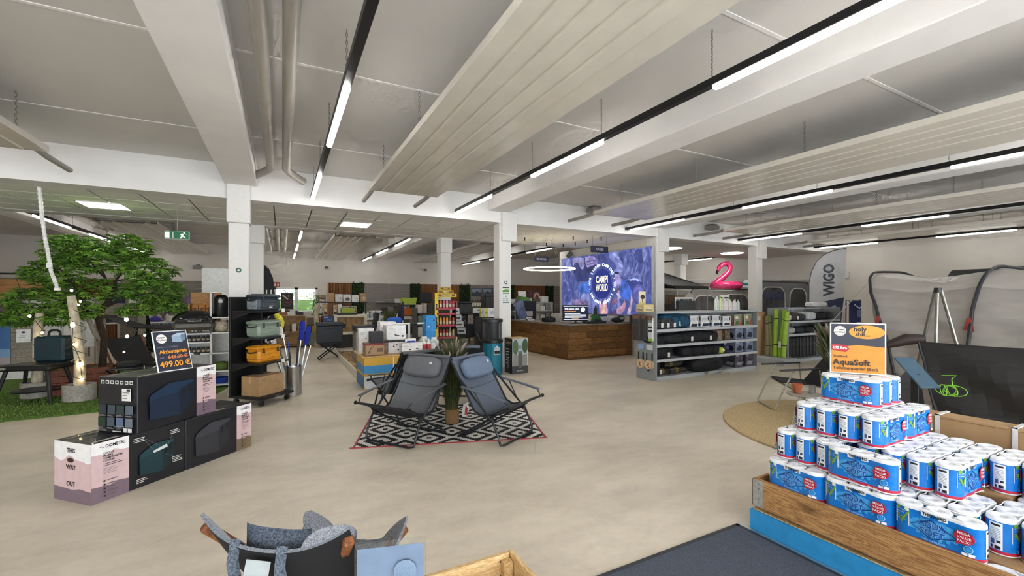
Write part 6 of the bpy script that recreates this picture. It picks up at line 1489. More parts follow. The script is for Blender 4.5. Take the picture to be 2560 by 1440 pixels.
carton('white box with dark icons lower left on the island', (IX + .62, IY + .38, ZT2), (.30, .30, .26), wb, 0, dots('#1c1f2c'))
carton('white box with dark icons at the front middle of the island', (IX + .86, IY + .14, ZT2), (.38, .24, .20), wb, 0, dots('#15171e'))
carton('white box with dark icons at the rear of the island', (IX + .55, IY + .78, ZT2), (.30, .30, .56), wb, 0, dots('#20223a'))
t = thing('wash_brush', 'white telescopic brush lying on the front white box', 'brush', (IX + .80, IY + .14, ZT2 + .203)); b = MB(); b.tube([(-.42, 0, .03), (-.05, 0, .035)], .02, C('#1c1d20', .5), 8); b.tube([(-.05, 0, .035), (.15, 0, .04)], .032, C('#e8e8e8', .4), 8); b.box(-.02, -.035, .0, .14, .035, .03, C('#2c3c96', .5), .008); b.build('brush', t)
t = thing('telescopic_pole', 'white and black telescopic pole across the island top', 'pole', (IX + .95, IY + .62, ZT2 + .52)); b = MB(); b.cyl((-.30, 0, 0), (.40, 0, .0), .016, C('#e9e9e6', .4), 10); b.build('pole', t); b = MB(); b.cyl((.02, 0, 0), (.16, 0, 0), .026, C('#1a1a1c', .5), 10); b.build('grip', t); b = MB(); b.box(-.02, -.02, -.52, .02, .02, -.015, C('#c9c9c6', .4)); b.build('holder', t)
for k in range(2): bottle(['left white and red spray can on the island', 'right white and red spray can on the island'][k], (IX + 1.12 + k * .088, IY + .16, ZT2), .25, .040, '#ece8e6', '#f2f0ee', '#b8303a')
for k, (x, y) in enumerate(((IX + 1.20, IY + .42), (IX + 1.33, IY + .20))):
    t = thing('canister', ['green white canister behind the spray cans', 'large pale green canister at the right of the spray cans'][k], 'canister', (x, y, ZT2)); b = MB(); b.lathe([(0, 0), (.088, 0), (.09, .02), (.09, .20), (.06, .235), (0, .235)], C('#c4d2cc', .4), 16); b.build('body', t); b = MB(); b.lathe([(.055, .23), (.055, .27), (0, .275)], C('#e8ecea', .4), 14); b.build('cap', t); b = MB(); b.lathe([(.0915, .05), (.0915, .17)], C('#dfe6e0', .5), 16); b.build('label_band', t)
for k in range(2):
    carton(['upper bright blue box of the tower on the island', 'lower bright blue box of the tower on the island'][1 - k], (2.62, 8.55, ZT2 + k * .341), (.20, .26, .34), '#2a86c8', 0, lambda f, w_, h: (f.rect(w_ * .62, 0, w_ * .66, h, S('#4a9ad8')), f.disc(w_ * .8, h * .7, w_ * .1, S('#143a6e')), f.rect(w_ * .15, h * .3, w_ * .35, h * .38, S('#d9e6f0')), f.rect(w_ * .5, h * .12, w_ * .95, h * .14, S('#bcd9ee'))))

# ------------------------------------------------------------------ yellow snack stand
sp = AY(1092, 870, 9.75); SW = AY(1139, 870, 9.75).x - sp.x
t = thing('snack_stand', 'yellow snack stand with red shelves of canned snacks', 'snack stand', (sp.x, 9.75, 0))
YEL = C('#e3c414', .5)
b = MB(); b.prism([(0, 0), (.42, 0), (.30, .5), (.16, 1.62), (0, 1.66)], -.02, .0, C('#14141a', .5), 'x'); b.build('left_panel', t)
b = MB(); b.prism([(0, 0), (.60, 0), (.45, .5), (.2, 1.45), (0, 1.50)], SW, SW + .02, C('#14141a', .5), 'x'); b.build('right_panel', t)
b = MB(); b.box(-.05, -.012, .0, .035, .0, 1.72, YEL, .004); b.build('yellow_post', t)
f = Face((-.01, -.0125, 0), (1, 0, 0), (0, 0, 1))
for z in (1.32, 1.02, .88): f.poly([(-.014, z), (.016, z), (.012, z + .05), (.018, z + .14), (-.012, z + .14), (-.008, z + .06)], S('#1c1c14'))
f.build('silhouette_print', t)
b = MB(); b.box(0, .40, 0, SW, .42, 1.55, C('#3a3a20', .6)); b.build('back_panel', t)
b = MB(); b.box(.0, -.02, 1.62, SW + .02, .0, 1.70, YEL, .002); b.box(.02, -.025, 1.70, SW - .06, -.005, 1.78, C('#c9a21c', .5), .002); b.box(.06, -.03, 1.78, SW - .12, -.01, 1.86, C('#b8921c', .5), .002); b.build('header_sign', t)
f = Face((0, -.0305, 0), (1, 0, 0), (0, 0, 1)); f.rect(.03, 1.635, SW - .03, 1.69, S('#7a4a14')); f.text('THAT WAY', SW * .5, 1.663, .036, S('#f2e6a0'), bold=.03, mw=SW * .8); f.rect(.04, 1.715, SW - .08, 1.765, S('#7a5a14')); f.text("TIMEY'S", SW * .45, 1.74, .036, S('#e8d88a'), bold=.03, mw=SW * .6); f.rect(.09, 1.80, SW - .16, 1.84, S('#5a4210')); f.text('START', SW * .45, 1.82, .03, S('#e0cc70'), bold=.02); f.build('header_print', t)
cols_ = [['#b06a3a', '#c46a3a', '#c86a8a', '#d07a98', '#a83248', '#b03a50'], [], ['#d89a3a', '#e0a23a', '#d88a34', '#e09a40', '#8a4a3a', '#b0503a'], ['#b8443a', '#a83a3a', '#c24a44', '#8a2e34', '#9a9a8a', '#a8a83a'], ['#8a3030', '#a04a30', '#b05a3a', '#7a2a2c', '#94403a', '#a0502c']]
for r_, z in enumerate((1.36, 1.24, .96, .68, .36)):
    b = MB(); b.box(0, .0, z - .012, SW, .38 + 0 * r_, z, C('#2a2014', .6)); o = b.build('shelf', t)
    b = MB(); b.box(0, -.012, z - .032, SW, .0, z + .012, C('#b03444', .5), .002); b.build('price_rail', o)
    for k, c_ in enumerate(cols_[r_]):
        q = MB(); q.lathe([(0, 0), (.028, 0), (.030, .01), (.030, .15), (.024, .165), (.024, .18), (0, .18)], C(c_, .4), 10); q.lathe([(.0308, .03), (.0308, .10)], C(['#e6c6a0', '#f0dcd0', '#c9b0a0'][k % 3], .5), 10)
        solo(q, 'snack_can', '%s snack can from the left on the %s filled shelf of the snack stand' % (ORD[k], ORD[r_ if r_ == 0 else r_ - 1]), 'snack can', (sp.x + .035 + k * (SW - .07) / 5, 9.75 + .06, z + .001), group='snack cans on the snack stand')
# brochure rack and fridge shelves to the right of it
t = thing('brochure_rack', 'leaning rack of pale brochures right of the snack stand', 'rack', (AY(1140, 870, 9.9).x + .02, 10.5, 0))
for k in range(5):
    b = MB(); b.M = Matrix.Translation((.03 + k * .055, 0, 1.36 - k * .17)) @ Matrix.Rotation(R(-10), 4, 'X'); b.box(0, 0, 0, .22, .01, .16, C(['#b0645a', '#d9d9d9', '#cfd2d6', '#e0e0de', '#c9ccd0'][k], .5), .002); b.box(.03, -.002, .05, .18, 0, .09, C('#3a3c44', .5)); b.build('brochure', t)
b = MB(); b.tube([(.02, .05, 1.5), (.32, .05, .55), (.34, .05, .0)], .012, BLACK, 6); b.tube([(.24, .08, 1.5), (.36, .08, .0)], .012, BLACK, 6); b.box(.1, .0, 0, .5, .3, .02, BLACK); b.build('frame', t)
fx = AY(1160, 870, 12.2).x
t = shelf_case('dark shelf with fridges and cooking gear left of the middle column', (fx, 12.6, 0), 1.35, .6, (.08, .78, 1.12), C('#24252a', .5), 1.14, back=KB)
appl('black fridge box at the left of the dark gear shelf', fx + .24, 12.85, .42, .4, .36, C('#15161a', .4), C('#202127', .4), 1.133, 'fridge_box')
appl('black fridge standing right beside the middle column', fx + 1.0, 12.6, .40, .4, .62, C('#141418', .4), C('#1c1c22', .4), 1.133, 'fridge_box')
carton('white carton with handle hole on the dark gear shelf', (fx + .66, 12.8, 1.133), (.36, .3, .16), '#e2e0dc', 0, lambda f, w_, h: f.disc(w_ * .5, h * .55, .05, S('#3a3a3c'), ry=.02))
for k in range(4): bottle('%s wine bottle from the left on the white handle carton' % ORD[k], (fx + .53 + k * .088, 12.8, 1.294), .26, .036, ['#3a2a1c', '#4a2c1c', '#2c3a2a', '#5a3424'][k], '#1c1c1c', '#e2d8c4', 'bottles on the white carton')
carton('yellow and white carton beside the middle column', (AY(1250, 800, 9.6).x - .18, 9.9, 1.13), (.34, .3, .22), '#e4e4ea', 0, lambda f, w_, h: (f.rect(0, 0, w_ * .3, h, S('#c9c43a')), f.disc(w_ * .15, h * .5, .03, S('#8a8a2a')), f.disc(w_ * .6, h * .5, .05, S('#b9bcd0'))))
t = thing('black_fridge', 'tall black fridge below the yellow and white carton', 'fridge', (AY(1250, 800, 9.6).x - .18, 9.95, 0)); b = MB(); b.box(-.25, -.2, 0, .25, .25, 1.128, C('#121318', .4), .01); b.build('body', t); b = MB(); b.box(-.24, -.215, .04, .24, -.2, 1.10, C('#191a20', .35), .006); o = b.build('door', t); b = MB(); b.M = Matrix.Rotation(R(-24), 4, 'Y') ; b.box(-.05, -.235, .62, -.03, -.216, .86, '#5a5c60', .004); b.build('handle', o)
row(3, fx + .05, fx + .75, 12.75, .793, (.20, .30), (.18, .24), ['#1e1f24', '#8a8078', '#202126'], 'gear box from the left on the middle board of the dark gear shelf', 'gear_box', 'gear box', 'gear boxes on the dark shelf', deco=[dots('#9a9a96'), dots('#3a3a3a')])
row(4, fx + .05, fx + 1.30, 12.75, .093, (.25, .5), (.22, .3), ['#8d8880', '#6d5a48', '#1c1d22', '#9a9288'], 'gear box from the left on the low board of the dark gear shelf', 'gear_box', 'gear box', 'low gear boxes on the dark shelf', deco=[dots('#26262a')])
t = thing('photo_triptych', 'three small framed landscape photos on the grey slat wall', 'pictures', (wx(1178), YB - .08, 1.72))
for k in range(3): b = MB(); b.box(k * .62, -.02, 0, .55 + k * .62, 0, .42, C('#2c3038', .4), .004); o = b.build('frame', t); f = Face((k * .62, -.021, 0), (1, 0, 0), (0, 0, 1)); f.rect(.03, .03, .52, .39, S('#8a98ac')); f.poly([(.03, .03), (.52, .03), (.52, .16), (.3, .24), (.15, .15), (.03, .2)], S('#3a4450')); f.build('photo', o)
b = MB(); b.cbox((0, 0, .25), (.62, .06, .5), BLACK, .01); b.box(-.03, .0, -.10, .03, .05, .02, BLACK); solo(b, 'wall_screen', 'small black screen on the batten panel behind the snack stand', 'screen', AY(1064, 757, YB - .16))

# ------------------------------------------------------------------ teal patio stove, its carton, grey bin
t = thing('patio_stove', 'tall teal cylinder stove with glass top beside the middle column', 'stove', (3.93, 8.32, 0))
TL = C('#0f7a96', .25, m=.3, n=.04, coat=.4)
b = MB(); b.lathe([(0, 0), (.20, 0), (.205, .02), (.205, .66)], TL, 28); b.build('body', t)
b = MB(); b.lathe([(.205, .66), (.215, .67), (.215, .72), (.205, .73)], BLACK, 28); b.build('collar', t)
b = MB(); b.lathe([(.195, .73), (.195, 1.10)], C('#8a9094', .08, trans=.85, alpha=.5, n=0), 28); b.build('glass', t)
b = MB(); b.lathe([(.11, .73), (.12, .76), (.12, 1.10)], C('#2a2a2c', .5), 20); b.build('burner', t)
b = MB(); b.lathe([(.20, 1.09), (.215, 1.10), (.215, 1.15), (.20, 1.165), (0, 1.17)], C('#1c1d20', .4), 28); b.build('lid', t)
for a in (0, 90, 180, 270): b = MB(); b.cyl((.205 * math.cos(R(a + 30)), .205 * math.sin(R(a + 30)), .72), (.205 * math.cos(R(a + 30)), .205 * math.sin(R(a + 30)), 1.10), .010, BLACK, 6); b.build('rod', t)
b = MB(); b.box(-.07, -.215, .42, .07, -.195, .58, C('#b9bcbe', .3, m=.6), .004); b.box(-.06, -.235, .45, .06, -.21, .51, C('#15161a', .3), .012); b.box(-.02, -.222, .57, .02, -.20, .61, '#dcdcdc'); b.build('control_panel', t)
t = thing('stove_carton', 'dark carton with patio photo in front of the middle column', 'carton', (4.28, 8.10, 0))
b = MB(); b.box(0, 0, 0, .38, .34, .745, C('#15171e', .5), .004); b.box(-.004, -.004, .735, .384, .344, .75, C('#c9a878', .7), .003); b.build('box', t)
f = Face((0, 0, 0), (1, 0, 0), (0, 0, 1)); f.rect(0, 0, .38, .735, S('#d9dcd8')); f.rect(0, .40, .38, .735, S('#aebcc0')); f.disc(.075, .56, .07, S('#4f6a44'), ry=.16); f.disc(.305, .58, .07, S('#3a5236'), ry=.15); f.rect(0, 0, .38, .16, S('#3a3a3c')); f.rect(.02, .16, .36, .40, S('#8d8a84')); f.rect(.14, .12, .24, .46, S('#5a5c5e')); f.disc(.19, .46, .05, S('#6d6f70'), ry=.02); f.rect(.16, .52, .22, .60, S('#8a8d8c')); f.text('ENDERS', .19, .06, .03, S('#c9c9c4')); f.build('photo_print', t)
f = Face((0, .34, 0), (0, -1, 0), (0, 0, 1)); f.text('URBAN', .17, .64, .06, S('#c9a878'), bold=.03, mw=.26); f.lines(.05, .5, .2, 6, .06, .02, S('#d9d9d4')); f.rect(.12, .10, .2, .32, S('#6d6f72')); f.build('side_print', t)
appl('grey waste box with black lid behind the deck chairs', 3.42, 8.75, .36, .34, .62, C('#8a8884', .5), C('#2c2d33', .5), 0, 'waste_box')

# ------------------------------------------------------------------ wooden service counter
t = thing('service_counter', 'L shaped service counter clad in brown planks', 'counter', (0, 0, 0))
CX0, CY0, CX1, CY1 = 6.52, 9.27, 8.70, 12.4
PLK = [wood_mat(a, c_, (.9, 9, 9), nm='plank_x') for a, c_ in (('#57371a', '#8f6432'), ('#4a2e16', '#7d5528'), ('#664220', '#9a6e3a'))]
PLY = [wood_mat(a, c_, (9, .9, 9), nm='plank_y') for a, c_ in (('#57371a', '#8f6432'), ('#4a2e16', '#7d5528'), ('#664220', '#9a6e3a'))]
g = random.Random(14); h = .158
for r_ in range(5):
    z = .06 + r_ * .163
    x = CX0
    while x < CX1 - .05:
        l = g.uniform(.55, 1.15) if x > CX0 else g.uniform(.3, .9); x2 = min(CX1, x + l)
        b = MB(); e = g.uniform(0, .006); b.box(x + .002, CY0 - .02 - e, z, x2 - .002, CY0, z + h, PLK[g.randrange(3)], .003); b.build('plank', t); x = x2
    y = CY0
    while y < CY1 - .05:
        l = g.uniform(.55, 1.15) if y > CY0 else g.uniform(.3, .9); y2 = min(CY1, y + l)
        b = MB(); e = g.uniform(0, .006); b.box(CX0 - .02 - e, y + .002, z, CX0, y2 - .002, z + h, PLY[g.randrange(3)], .003); b.build('plank', t); y = y2
b = MB(); b.box(CX0, CY0, 0, CX1, CY0 + .02, .88, KB); b.box(CX0, CY0, 0, CX0 + .02, CY1, .88, KB); b.box(CX0 - .012, CY0 - .012, 0, CX1, CY0 + .01, .06, PLK[1]); b.box(CX0 - .012, CY0, 0, CX0 + .01, CY1, .06, PLY[1]); b.build('carcass', t)
TOP = C('#7d7468', .5, n=.1, ns=12)
b = MB(); b.box(CX0 - .05, CY0 - .05, .875, CX1, CY0 + .65, .912, TOP, .004); b.box(CX0 - .05, CY0 + .65, .875, CX0 + .65, CY1, .912, TOP, .004); b.build('worktop', t)
ZC2 = .913
# monitor
p = Vector((7.02, 9.62, ZC2))
t = thing('service_monitor', 'black monitor with white lettering on the counter corner', 'monitor', p, rz=R(-14))
b = MB(); b.box(-.37, -.02, .07, .37, .03, .50, C('#0c0d10', .3), .008); b.build('housing', t)
b = MB(); b.box(-.02, .0, .02, .02, .03, .10, BLACK); b.box(-.14, -.06, 0, .14, .08, .02, BLACK, .005); b.build('stand', t)
f = Face((0, -.0205, 0), (1, 0, 0), (0, 0, 1)); E_ = S('#e8ecf4', emit=.7); f.rect(-.355, .085, .355, .485, S('#0e1632', emit=.25)); f.rect(-.355, .455, .355, .475, S('#c9d0e6', emit=.5)); f.rect(-.355, .10, .355, .115, S('#c9d0e6', emit=.5))
f.text('Wir suchen Dich!', -.33, .395, .05, E_, 'l', bold=.02, mw=.42); f.disc(.20, .375, .062, E_); f.text('CAMPI', .20, .388, .022, S('#1c2448')); f.text('WORLD', .20, .362, .022, S('#1c2448')); f.lines(-.33, .325, .42, 1, .1, .014, S('#c98a5a', emit=.4)); f.lines(-.32, .255, .62, 4, .032, .014, E_); f.lines(-.12, .135, .3, 1, .1, .014, S('#c98a5a', emit=.4)); f.build('screen', t)
def solidb(fn, nm, label, cat, loc, rz=0.): b = MB(); fn(b); return solo(b, nm, label, cat, loc, rz)
solidb(lambda b: (b.box(-.16, -.13, 0, .16, .13, .12, C('#16171a', .4), .012), b.box(-.10, -.10, .12, .10, .04, .16, C('#2a2c30', .4), .01), b.box(-.09, -.135, .05, .09, -.128, .09, '#3a3c40')), 'receipt_printer', 'black receipt printer left of the monitor', 'printer', (6.78, 10.6, ZC2))
solidb(lambda b: (b.box(-.28, -.18, 0, .28, .18, .05, C('#17181c', .5), .012), b.ell((.1, 0, .07), (.12, .1, .05), C('#101114', .6), 12, 6)), 'keyboard_tray', 'black keyboard and cables below the monitor', 'keyboard', (7.55, 9.50, ZC2))
t = thing('card_terminal', 'small white card terminal near the middle column', 'terminal', (6.75, 11.7, ZC2)); b = MB(); b.M = Matrix.Rotation(R(24), 4, 'X'); b.box(-.09, -.16, .05, .09, .02, .09, C('#d9dbde', .4), .008); b.box(-.07, -.14, .09, .07, -.02, .094, C('#2a2c30', .3)); b.build('pad', t); b = MB(); b.box(-.07, -.05, 0, .07, .05, .05, C('#2a2c30', .4), .006); b.build('base', t)
t = thing('slanted_display', 'slanted dark blue brochure board beside the middle column', 'board', (6.75, 12.0, ZC2)); b = MB(); b.M = Matrix.Rotation(R(-18), 4, 'Y'); b.box(-.16, 0, .03, .16, .02, .62, C('#5a6684', .4, n=.3, ns=4), .003); b.build('panel', t); b = MB(); b.box(-.15, -.06, 0, .15, .1, .03, '#c9c9c6', .003); b.build('base', t)
bottle('green bottle right of the monitor', (7.62, 9.66, ZC2), .26, .05, '#2c7a3a', '#d9e0d9', '#b9d0b9')
bottle('tall clear bottle right of the monitor', (7.46, 9.78, ZC2), .34, .045, '#8fb4b0', '#e6eaea', None)
t = thing('green_bag', 'green carrier bag slumped on the counter', 'bag', (7.72, 9.55, ZC2)); b = MB(); b.prism([(-.20, 0), (.20, 0), (.08, .10), (-.02, .20), (-.14, .24)], -.06, .06, C('#1c6a34', .5, n=.1, ns=8), 'y'); b.build('bag', t)
bottle('dark soap bottle with pump in front of the lightbox', (8.40, 10.5, ZC2 + .16), .30, .05, '#221a1c', '#15110f', None)
t = thing('back_cabinet', 'white back cabinet below the lightbox', 'cabinet', (0, 0, 0)); b = MB(); b.box(8.15, 9.95, 0, 8.70, 12.6, 1.07, C('#e2dfd8', .5), .006); b.build('body', t)
for k in range(4): b = MB(); b.box(8.135, 9.99 + k * .66, .05, 8.15, 10.61 + k * .66, 1.02, C('#e8e6e0', .5), .004); o = b.build('door', t); b = MB(); b.box(8.115, 10.04 + k * .66, .7, 8.135, 10.06 + k * .66, .85, STEEL); b.build('handle', o)
solidb(lambda b: (b.box(-.10, -.07, 0, .10, .07, .03, C('#2c3aa0', .4), .008), b.box(-.08, -.05, .03, .08, .05, .17, C('#d9d9d6', .4), .008), b.box(-.12, -.07, .17, .12, .07, .22, C('#232a6a', .5), .01)), 'tape_dispenser', 'blue and white dispenser on the counter right side', 'dispenser', (8.05, 9.75, ZC2))
solidb(lambda b: (b.ell((0, 0, .07), (.17, .12, .07), C('#1a1a1c', .6), 14, 8), b.ell((.18, .03, .10), (.13, .10, .10), C('#232326', .5), 14, 8), b.box(.05, -.13, .08, .15, -.10, .16, '#9aa09c', .006), b.tube([(-.15, -.1, .1), (-.05, -.14, .16), (.1, -.14, .2)], .012, '#3a3c40', 6)), 'camera_bag', 'heap of black camera bags on the counter right end', 'bag', (8.36, 9.52, ZC2))
solidb(lambda b: (b.box(-.02, -.16, 0, .02, .16, .22, C('#12131a', .4), .004), b.box(-.12, -.16, -.0, .12, .16, .012, C('#3a3c42', .4), .003)), 'laptop', 'open black laptop at the right end below the lightbox', 'laptop', (8.60, 9.20, ZC2 + .0), R(-35))
# things behind the counter
t = shelf_case('white peg shelf with hanging accessories behind the counter', (7.0, 14.4, 0), 2.4, .5, (.3, .7, 1.1), C('#d6d4ce', .5), 1.45, back=C('#cfccc6', .6))
for r_, z in enumerate((.312, .712, 1.112)):
    row(10, 7.05, 9.35, 14.58, z, (.18, .32), (.14, .2), ['#c9ccd0', '#e2e2e0', '#2c3040', '#a9acb0', '#b9a58a', '#d9dada', '#5a6070', '#c4c0b8', '#e8e6e2', '#8a8c90'], 'accessory pack from the left on the %s board behind the counter' % ORD[r_], 'accessory_pack', 'pack', 'accessory packs behind the counter row %d' % (r_ + 1))
row(6, 7.05, 9.3, 14.6, 1.452, (.10, .22), (.25, .34), ['#d9d6d0', '#e6e4e0', '#9a948a', '#cfccc6', '#5a5248', '#e0ded8'], 'parcel from the left on top of the white peg shelf', 'parcel', 'parcel', 'parcels on the white peg shelf')
t = thing('black_cabinet', 'black cabinet with grey notice behind the counter', 'cabinet', (AY(1316, 790, 13.0).x, 13.0, 0)); b = MB(); b.box(-.28, -.2, 0, .28, .25, 1.50, C('#15171c', .45), .008); b.build('body', t); b = MB(); b.box(-.13, -.208, .98, .13, -.2, 1.16, C('#b9b6ae', .6)); b.build('notice', t); b = MB(); b.box(-.27, -.206, .06, .27, -.2, .9, C('#1b1d24', .4), .003); b.build('door', t)
t = thing('brochure_box', 'green and white brochure box on the black cabinet', 'box', (AY(1310, 757, 13.0).x, 13.05, 1.502)); b = MB(); b.prism([(-.18, 0), (.20, 0), (.20, .08), (.12, .12), (-.08, .14), (-.18, .16)], -.15, .15, C('#5a8a3a', .5), 'y'); b.build('tray', t); b = MB(); b.M = Matrix.Rotation(R(-14), 4, 'X'); b.box(-.16, .0, .10, .14, .02, .34, C('#e2e6dc', .5)); b.build('leaflet', t)
t = thing('pillow_pack', 'maroon pillow pack with pale arch picture behind the counter', 'pack', (AY(1338, 755, 15.5).x, 15.5, 0)); b = MB(); b.box(-.30, -.12, 1.35, .30, .12, 1.95, C('#4a2a2c', .6), .06); b.build('pack', t); f = Face((-.30, -.121, 1.35), (1, 0, 0), (0, 0, 1)); f.disc(.3, .26, .16, S('#c9a890'), ry=.22); f.disc(.3, .2, .09, S('#6a4238'), ry=.2); f.build('print', t); b = MB(); b.box(-.25, -.1, 0, .25, .1, 1.35, KB); b.build('stand', t)

# ------------------------------------------------------------------ lightbox wall with the shop emblem
b = MB(); b.box(8.82, 8.80, 0, 8.98, 13.05, ZT, PAINT); struct(b, 'wall_partition')
LX = 8.74
t = thing('lightbox', 'large blue backlit campfire lightbox behind the counter', 'lightbox', (0, 0, 0))
yL, yR = AX(1405, 700, LX).y, AX(1630, 700, LX).y; zB, zT2 = 1.10, 3.00
b = MB(); b.box(LX, yR, zB, 8.82, yL, zT2, C('#b9bcc0', .4, m=.5), .004); b.build('frame', t)
def lb_mat():
    m = bpy.data.materials.new('m_lightbox'); m.use_nodes = True; nt = m.node_tree; N = nt.nodes; L = nt.links; p = N['Principled BSDF']
    tc = N.new('ShaderNodeTexCoord'); mp = N.new('ShaderNodeMapping'); mp.inputs['Scale'].default_value = (1, 1.6, .8); L.new(tc.outputs['Object'], mp.inputs[0])
    n1 = N.new('ShaderNodeTexNoise'); n1.inputs['Scale'].default_value = 2.2; n1.inputs['Detail'].default_value = 9; n1.inputs['Roughness'].default_value = .75; n1.inputs['Distortion'].default_value = 1.2; L.new(mp.outputs[0], n1.inputs['Vector'])
    r = N.new('ShaderNodeValToRGB'); e = r.color_ramp.elements; e[0].position = .36; e[0].color = (*lin('#26305e'), 1); e[1].position = .68; e[1].color = (*lin('#8f98c8'), 1); k = e.new(.5); k.color = (*lin('#434f8e'), 1)
    L.new(n1.outputs[0], r.inputs[0]); L.new(r.outputs[0], p.inputs['Base Color']); L.new(r.outputs[0], p.inputs['Emission Color']); p.inputs['Emission Strength'].default_value = .42; m.cycles.emission_sampling = 'NONE'; p.inputs['Roughness'].default_value = .5
    return m
b = MB(); b.box(LX - .006, yR + .02, zB + .02, LX, yL - .02, zT2 - .02, lb_mat()); o = b.build('picture', t)
def uv(px, py): q = AX(px, py, LX - .006); return (yL - q.y, q.z - zB)
f = Face((LX - .006, yL, zB), (0, -1, 0), (0, 0, 1))
def sh(pts, c_, e=.42): f.poly([uv(1400 + x / 4.55, 610 + y / 4.55) for x, y in pts], S(c_, emit=e, n=.28, ns=4.5))
def el(x, y, rx, ry): return [(x + rx * math.cos(R(k * 18)), y + ry * math.sin(R(k * 18))) for k in range(20)]
for pts, c_ in (([(850, 70), (930, 55), (945, 200), (920, 235), (870, 180)], '#333d76'), ([(150, 250), (230, 170), (330, 150), (430, 250), (340, 330), (320, 420), (200, 430), (160, 330)], '#2a3260'), ([(140, 170), (200, 150), (270, 160), (282, 240), (262, 292), (236, 280), (205, 210), (165, 215), (150, 260)], '#7f7eae'), ([(290, 150), (340, 138), (385, 140), (424, 190), (420, 228), (360, 250), (312, 270), (296, 240), (285, 200)], '#857db0'), ([(300, 200), (400, 178), (405, 188), (305, 212)], '#4d4a84'), ([(305, 232), (395, 208), (400, 216), (310, 243)], '#4d4a84'),
    ([(430, 130), (560, 95), (640, 90), (620, 300), (560, 330), (480, 230), (440, 220)], '#39427b'), ([(560, 95), (640, 90), (672, 140), (700, 200), (726, 265), (724, 315), (700, 348), (655, 350), (622, 320), (645, 270), (625, 215), (585, 190), (560, 150)], '#646da4'), ([(600, 105), (645, 108), (676, 165), (668, 175), (620, 140)], '#8890c0'), ([(660, 215), (705, 225), (718, 275), (690, 262)], '#868ebe'), ([(650, 290), (712, 300), (704, 322), (655, 312)], '#7b84b6'), ([(625, 313), (672, 325), (670, 342), (622, 334)], '#161c3c'), ([(627, 338), (670, 345), (690, 380), (706, 420), (718, 465), (706, 472), (692, 440), (700, 492), (688, 500), (674, 452), (672, 502), (660, 503), (655, 455), (645, 490), (636, 480), (632, 400)], '#837cae'),
    ([(200, 490), (262, 446), (330, 420), (352, 470), (345, 540), (330, 585), (250, 570), (210, 535)], '#3a5fae'), ([(262, 562), (332, 566), (330, 630), (296, 672), (230, 648), (236, 610)], '#7780b6'), ([(135, 655), (186, 622), (226, 640), (268, 640), (310, 662), (320, 720), (326, 776), (282, 778), (222, 735), (176, 695)], '#77678f'), ([(208, 736), (326, 776), (322, 792), (216, 768)], '#3f3a66'), ([(232, 650), (300, 690), (296, 698), (226, 660)], '#4a4370'),
    ([(700, 388), (760, 425), (800, 470), (820, 540), (800, 600), (768, 642), (700, 640), (650, 560), (690, 505)], '#3757aa'), ([(740, 420), (820, 402), (950, 440), (905, 540), (830, 560), (782, 462)], '#2b3470'), ([(788, 402), (830, 392), (884, 392), (906, 412), (890, 430), (868, 412), (815, 412), (800, 424)], '#8798cb'), (el(905, 575, 82, 118), '#484c8a'), (el(900, 580, 62, 96), '#565a9a'), (el(895, 590, 42, 70), '#4b4f8f'), ([(640, 560), (668, 546), (698, 608), (670, 630)], '#8f8ab0'), ([(655, 535), (676, 526), (684, 548), (660, 556)], '#9a6a78'),
    ([(450, 795), (445, 700), (455, 625), (478, 690), (500, 640), (522, 615), (530, 690), (545, 740), (540, 795)], '#a6839a'), ([(470, 795), (478, 720), (508, 665), (516, 740), (520, 795)], '#cda7a0'), ([(640, 795), (652, 730), (700, 705), (738, 640), (752, 690), (735, 750), (700, 795)], '#9f7c94'), ([(760, 795), (775, 745), (800, 690), (815, 555), (828, 640), (818, 720), (800, 795)], '#ab93a6'), ([(590, 640), (640, 608), (655, 640), (640, 690), (600, 690)], '#7a5878'), ([(545, 795), (570, 730), (600, 770), (640, 740), (650, 795)], '#3a355f')): sh(pts, c_); f.k -= .7
f.build('figure_print', t); f = Face((LX - .012, yL, zB), (0, -1, 0), (0, 0, 1))
cu, cv = uv(1240 + 1155 / 4.364, 590 + 522 / 4.364); r0 = .46
f.disc(cu, cv, r0, S('#1d2a78', emit=.42), n=40)
EY, EW = S('#efe2a8', emit=.9), S('#e4efff', emit=.9)
f.text('CAMPI', cu + .0, cv + .13, .22, EY, bold=.012, mw=.56); f.text('WORLD', cu + .0, cv - .13, .22, EY, bold=.012, mw=.56)
s_ = 'WIR LIEBEN CAMPING \u2022 WIR LIEBEN CAMPING \u2022 '
for k, ch in enumerate(s_):
    a = R(178) - 2 * math.pi * k / len(s_)
    if ch != ' ': f.text(ch, cu + .585 * math.cos(a), cv + .585 * math.sin(a), .088, EW, bold=.03, rot=a - math.pi / 2); f.k -= 1
f.build('emblem_print', t)
# hanging signs, ring lamp, spotlight
for nm, s_, (x0, y0), (x1, y1), Y in (('dark blue hanging KASSE sign above the lightbox', 'KASSE', (1477, 614), (1520, 633), 9.2), ('dark blue hanging BERATUNG sign above the ring lamp', 'BERATUNG', (1335, 641), (1371, 655), 11.0)):
    a, c_ = AY(x0, y0, Y), AY(x1, y1, Y)
    t = thing('hanging_sign', nm, 'sign', ((a.x + c_.x) / 2, Y, (a.z + c_.z) / 2)); w_, h = (c_.x - a.x) / 2, (a.z - c_.z) / 2
    b = MB(); b.box(-w_, -.01, -h, w_, .01, h, C('#141a36', .5), .003); b.build('panel', t)
    f = Face((0, -.0105, 0), (1, 0, 0), (0, 0, 1)); f.text(s_, 0, 0, h * .8, S('#c9cde0'), mw=w_ * 1.3); f.build('lettering', t)
    for x in (-w_ * .8, w_ * .8): b = MB(); b.cyl((x, 0, h), (x, 0, ZT - t.location.z + .01), .004, '#6a6a6a', 5); b.build('wire', t)
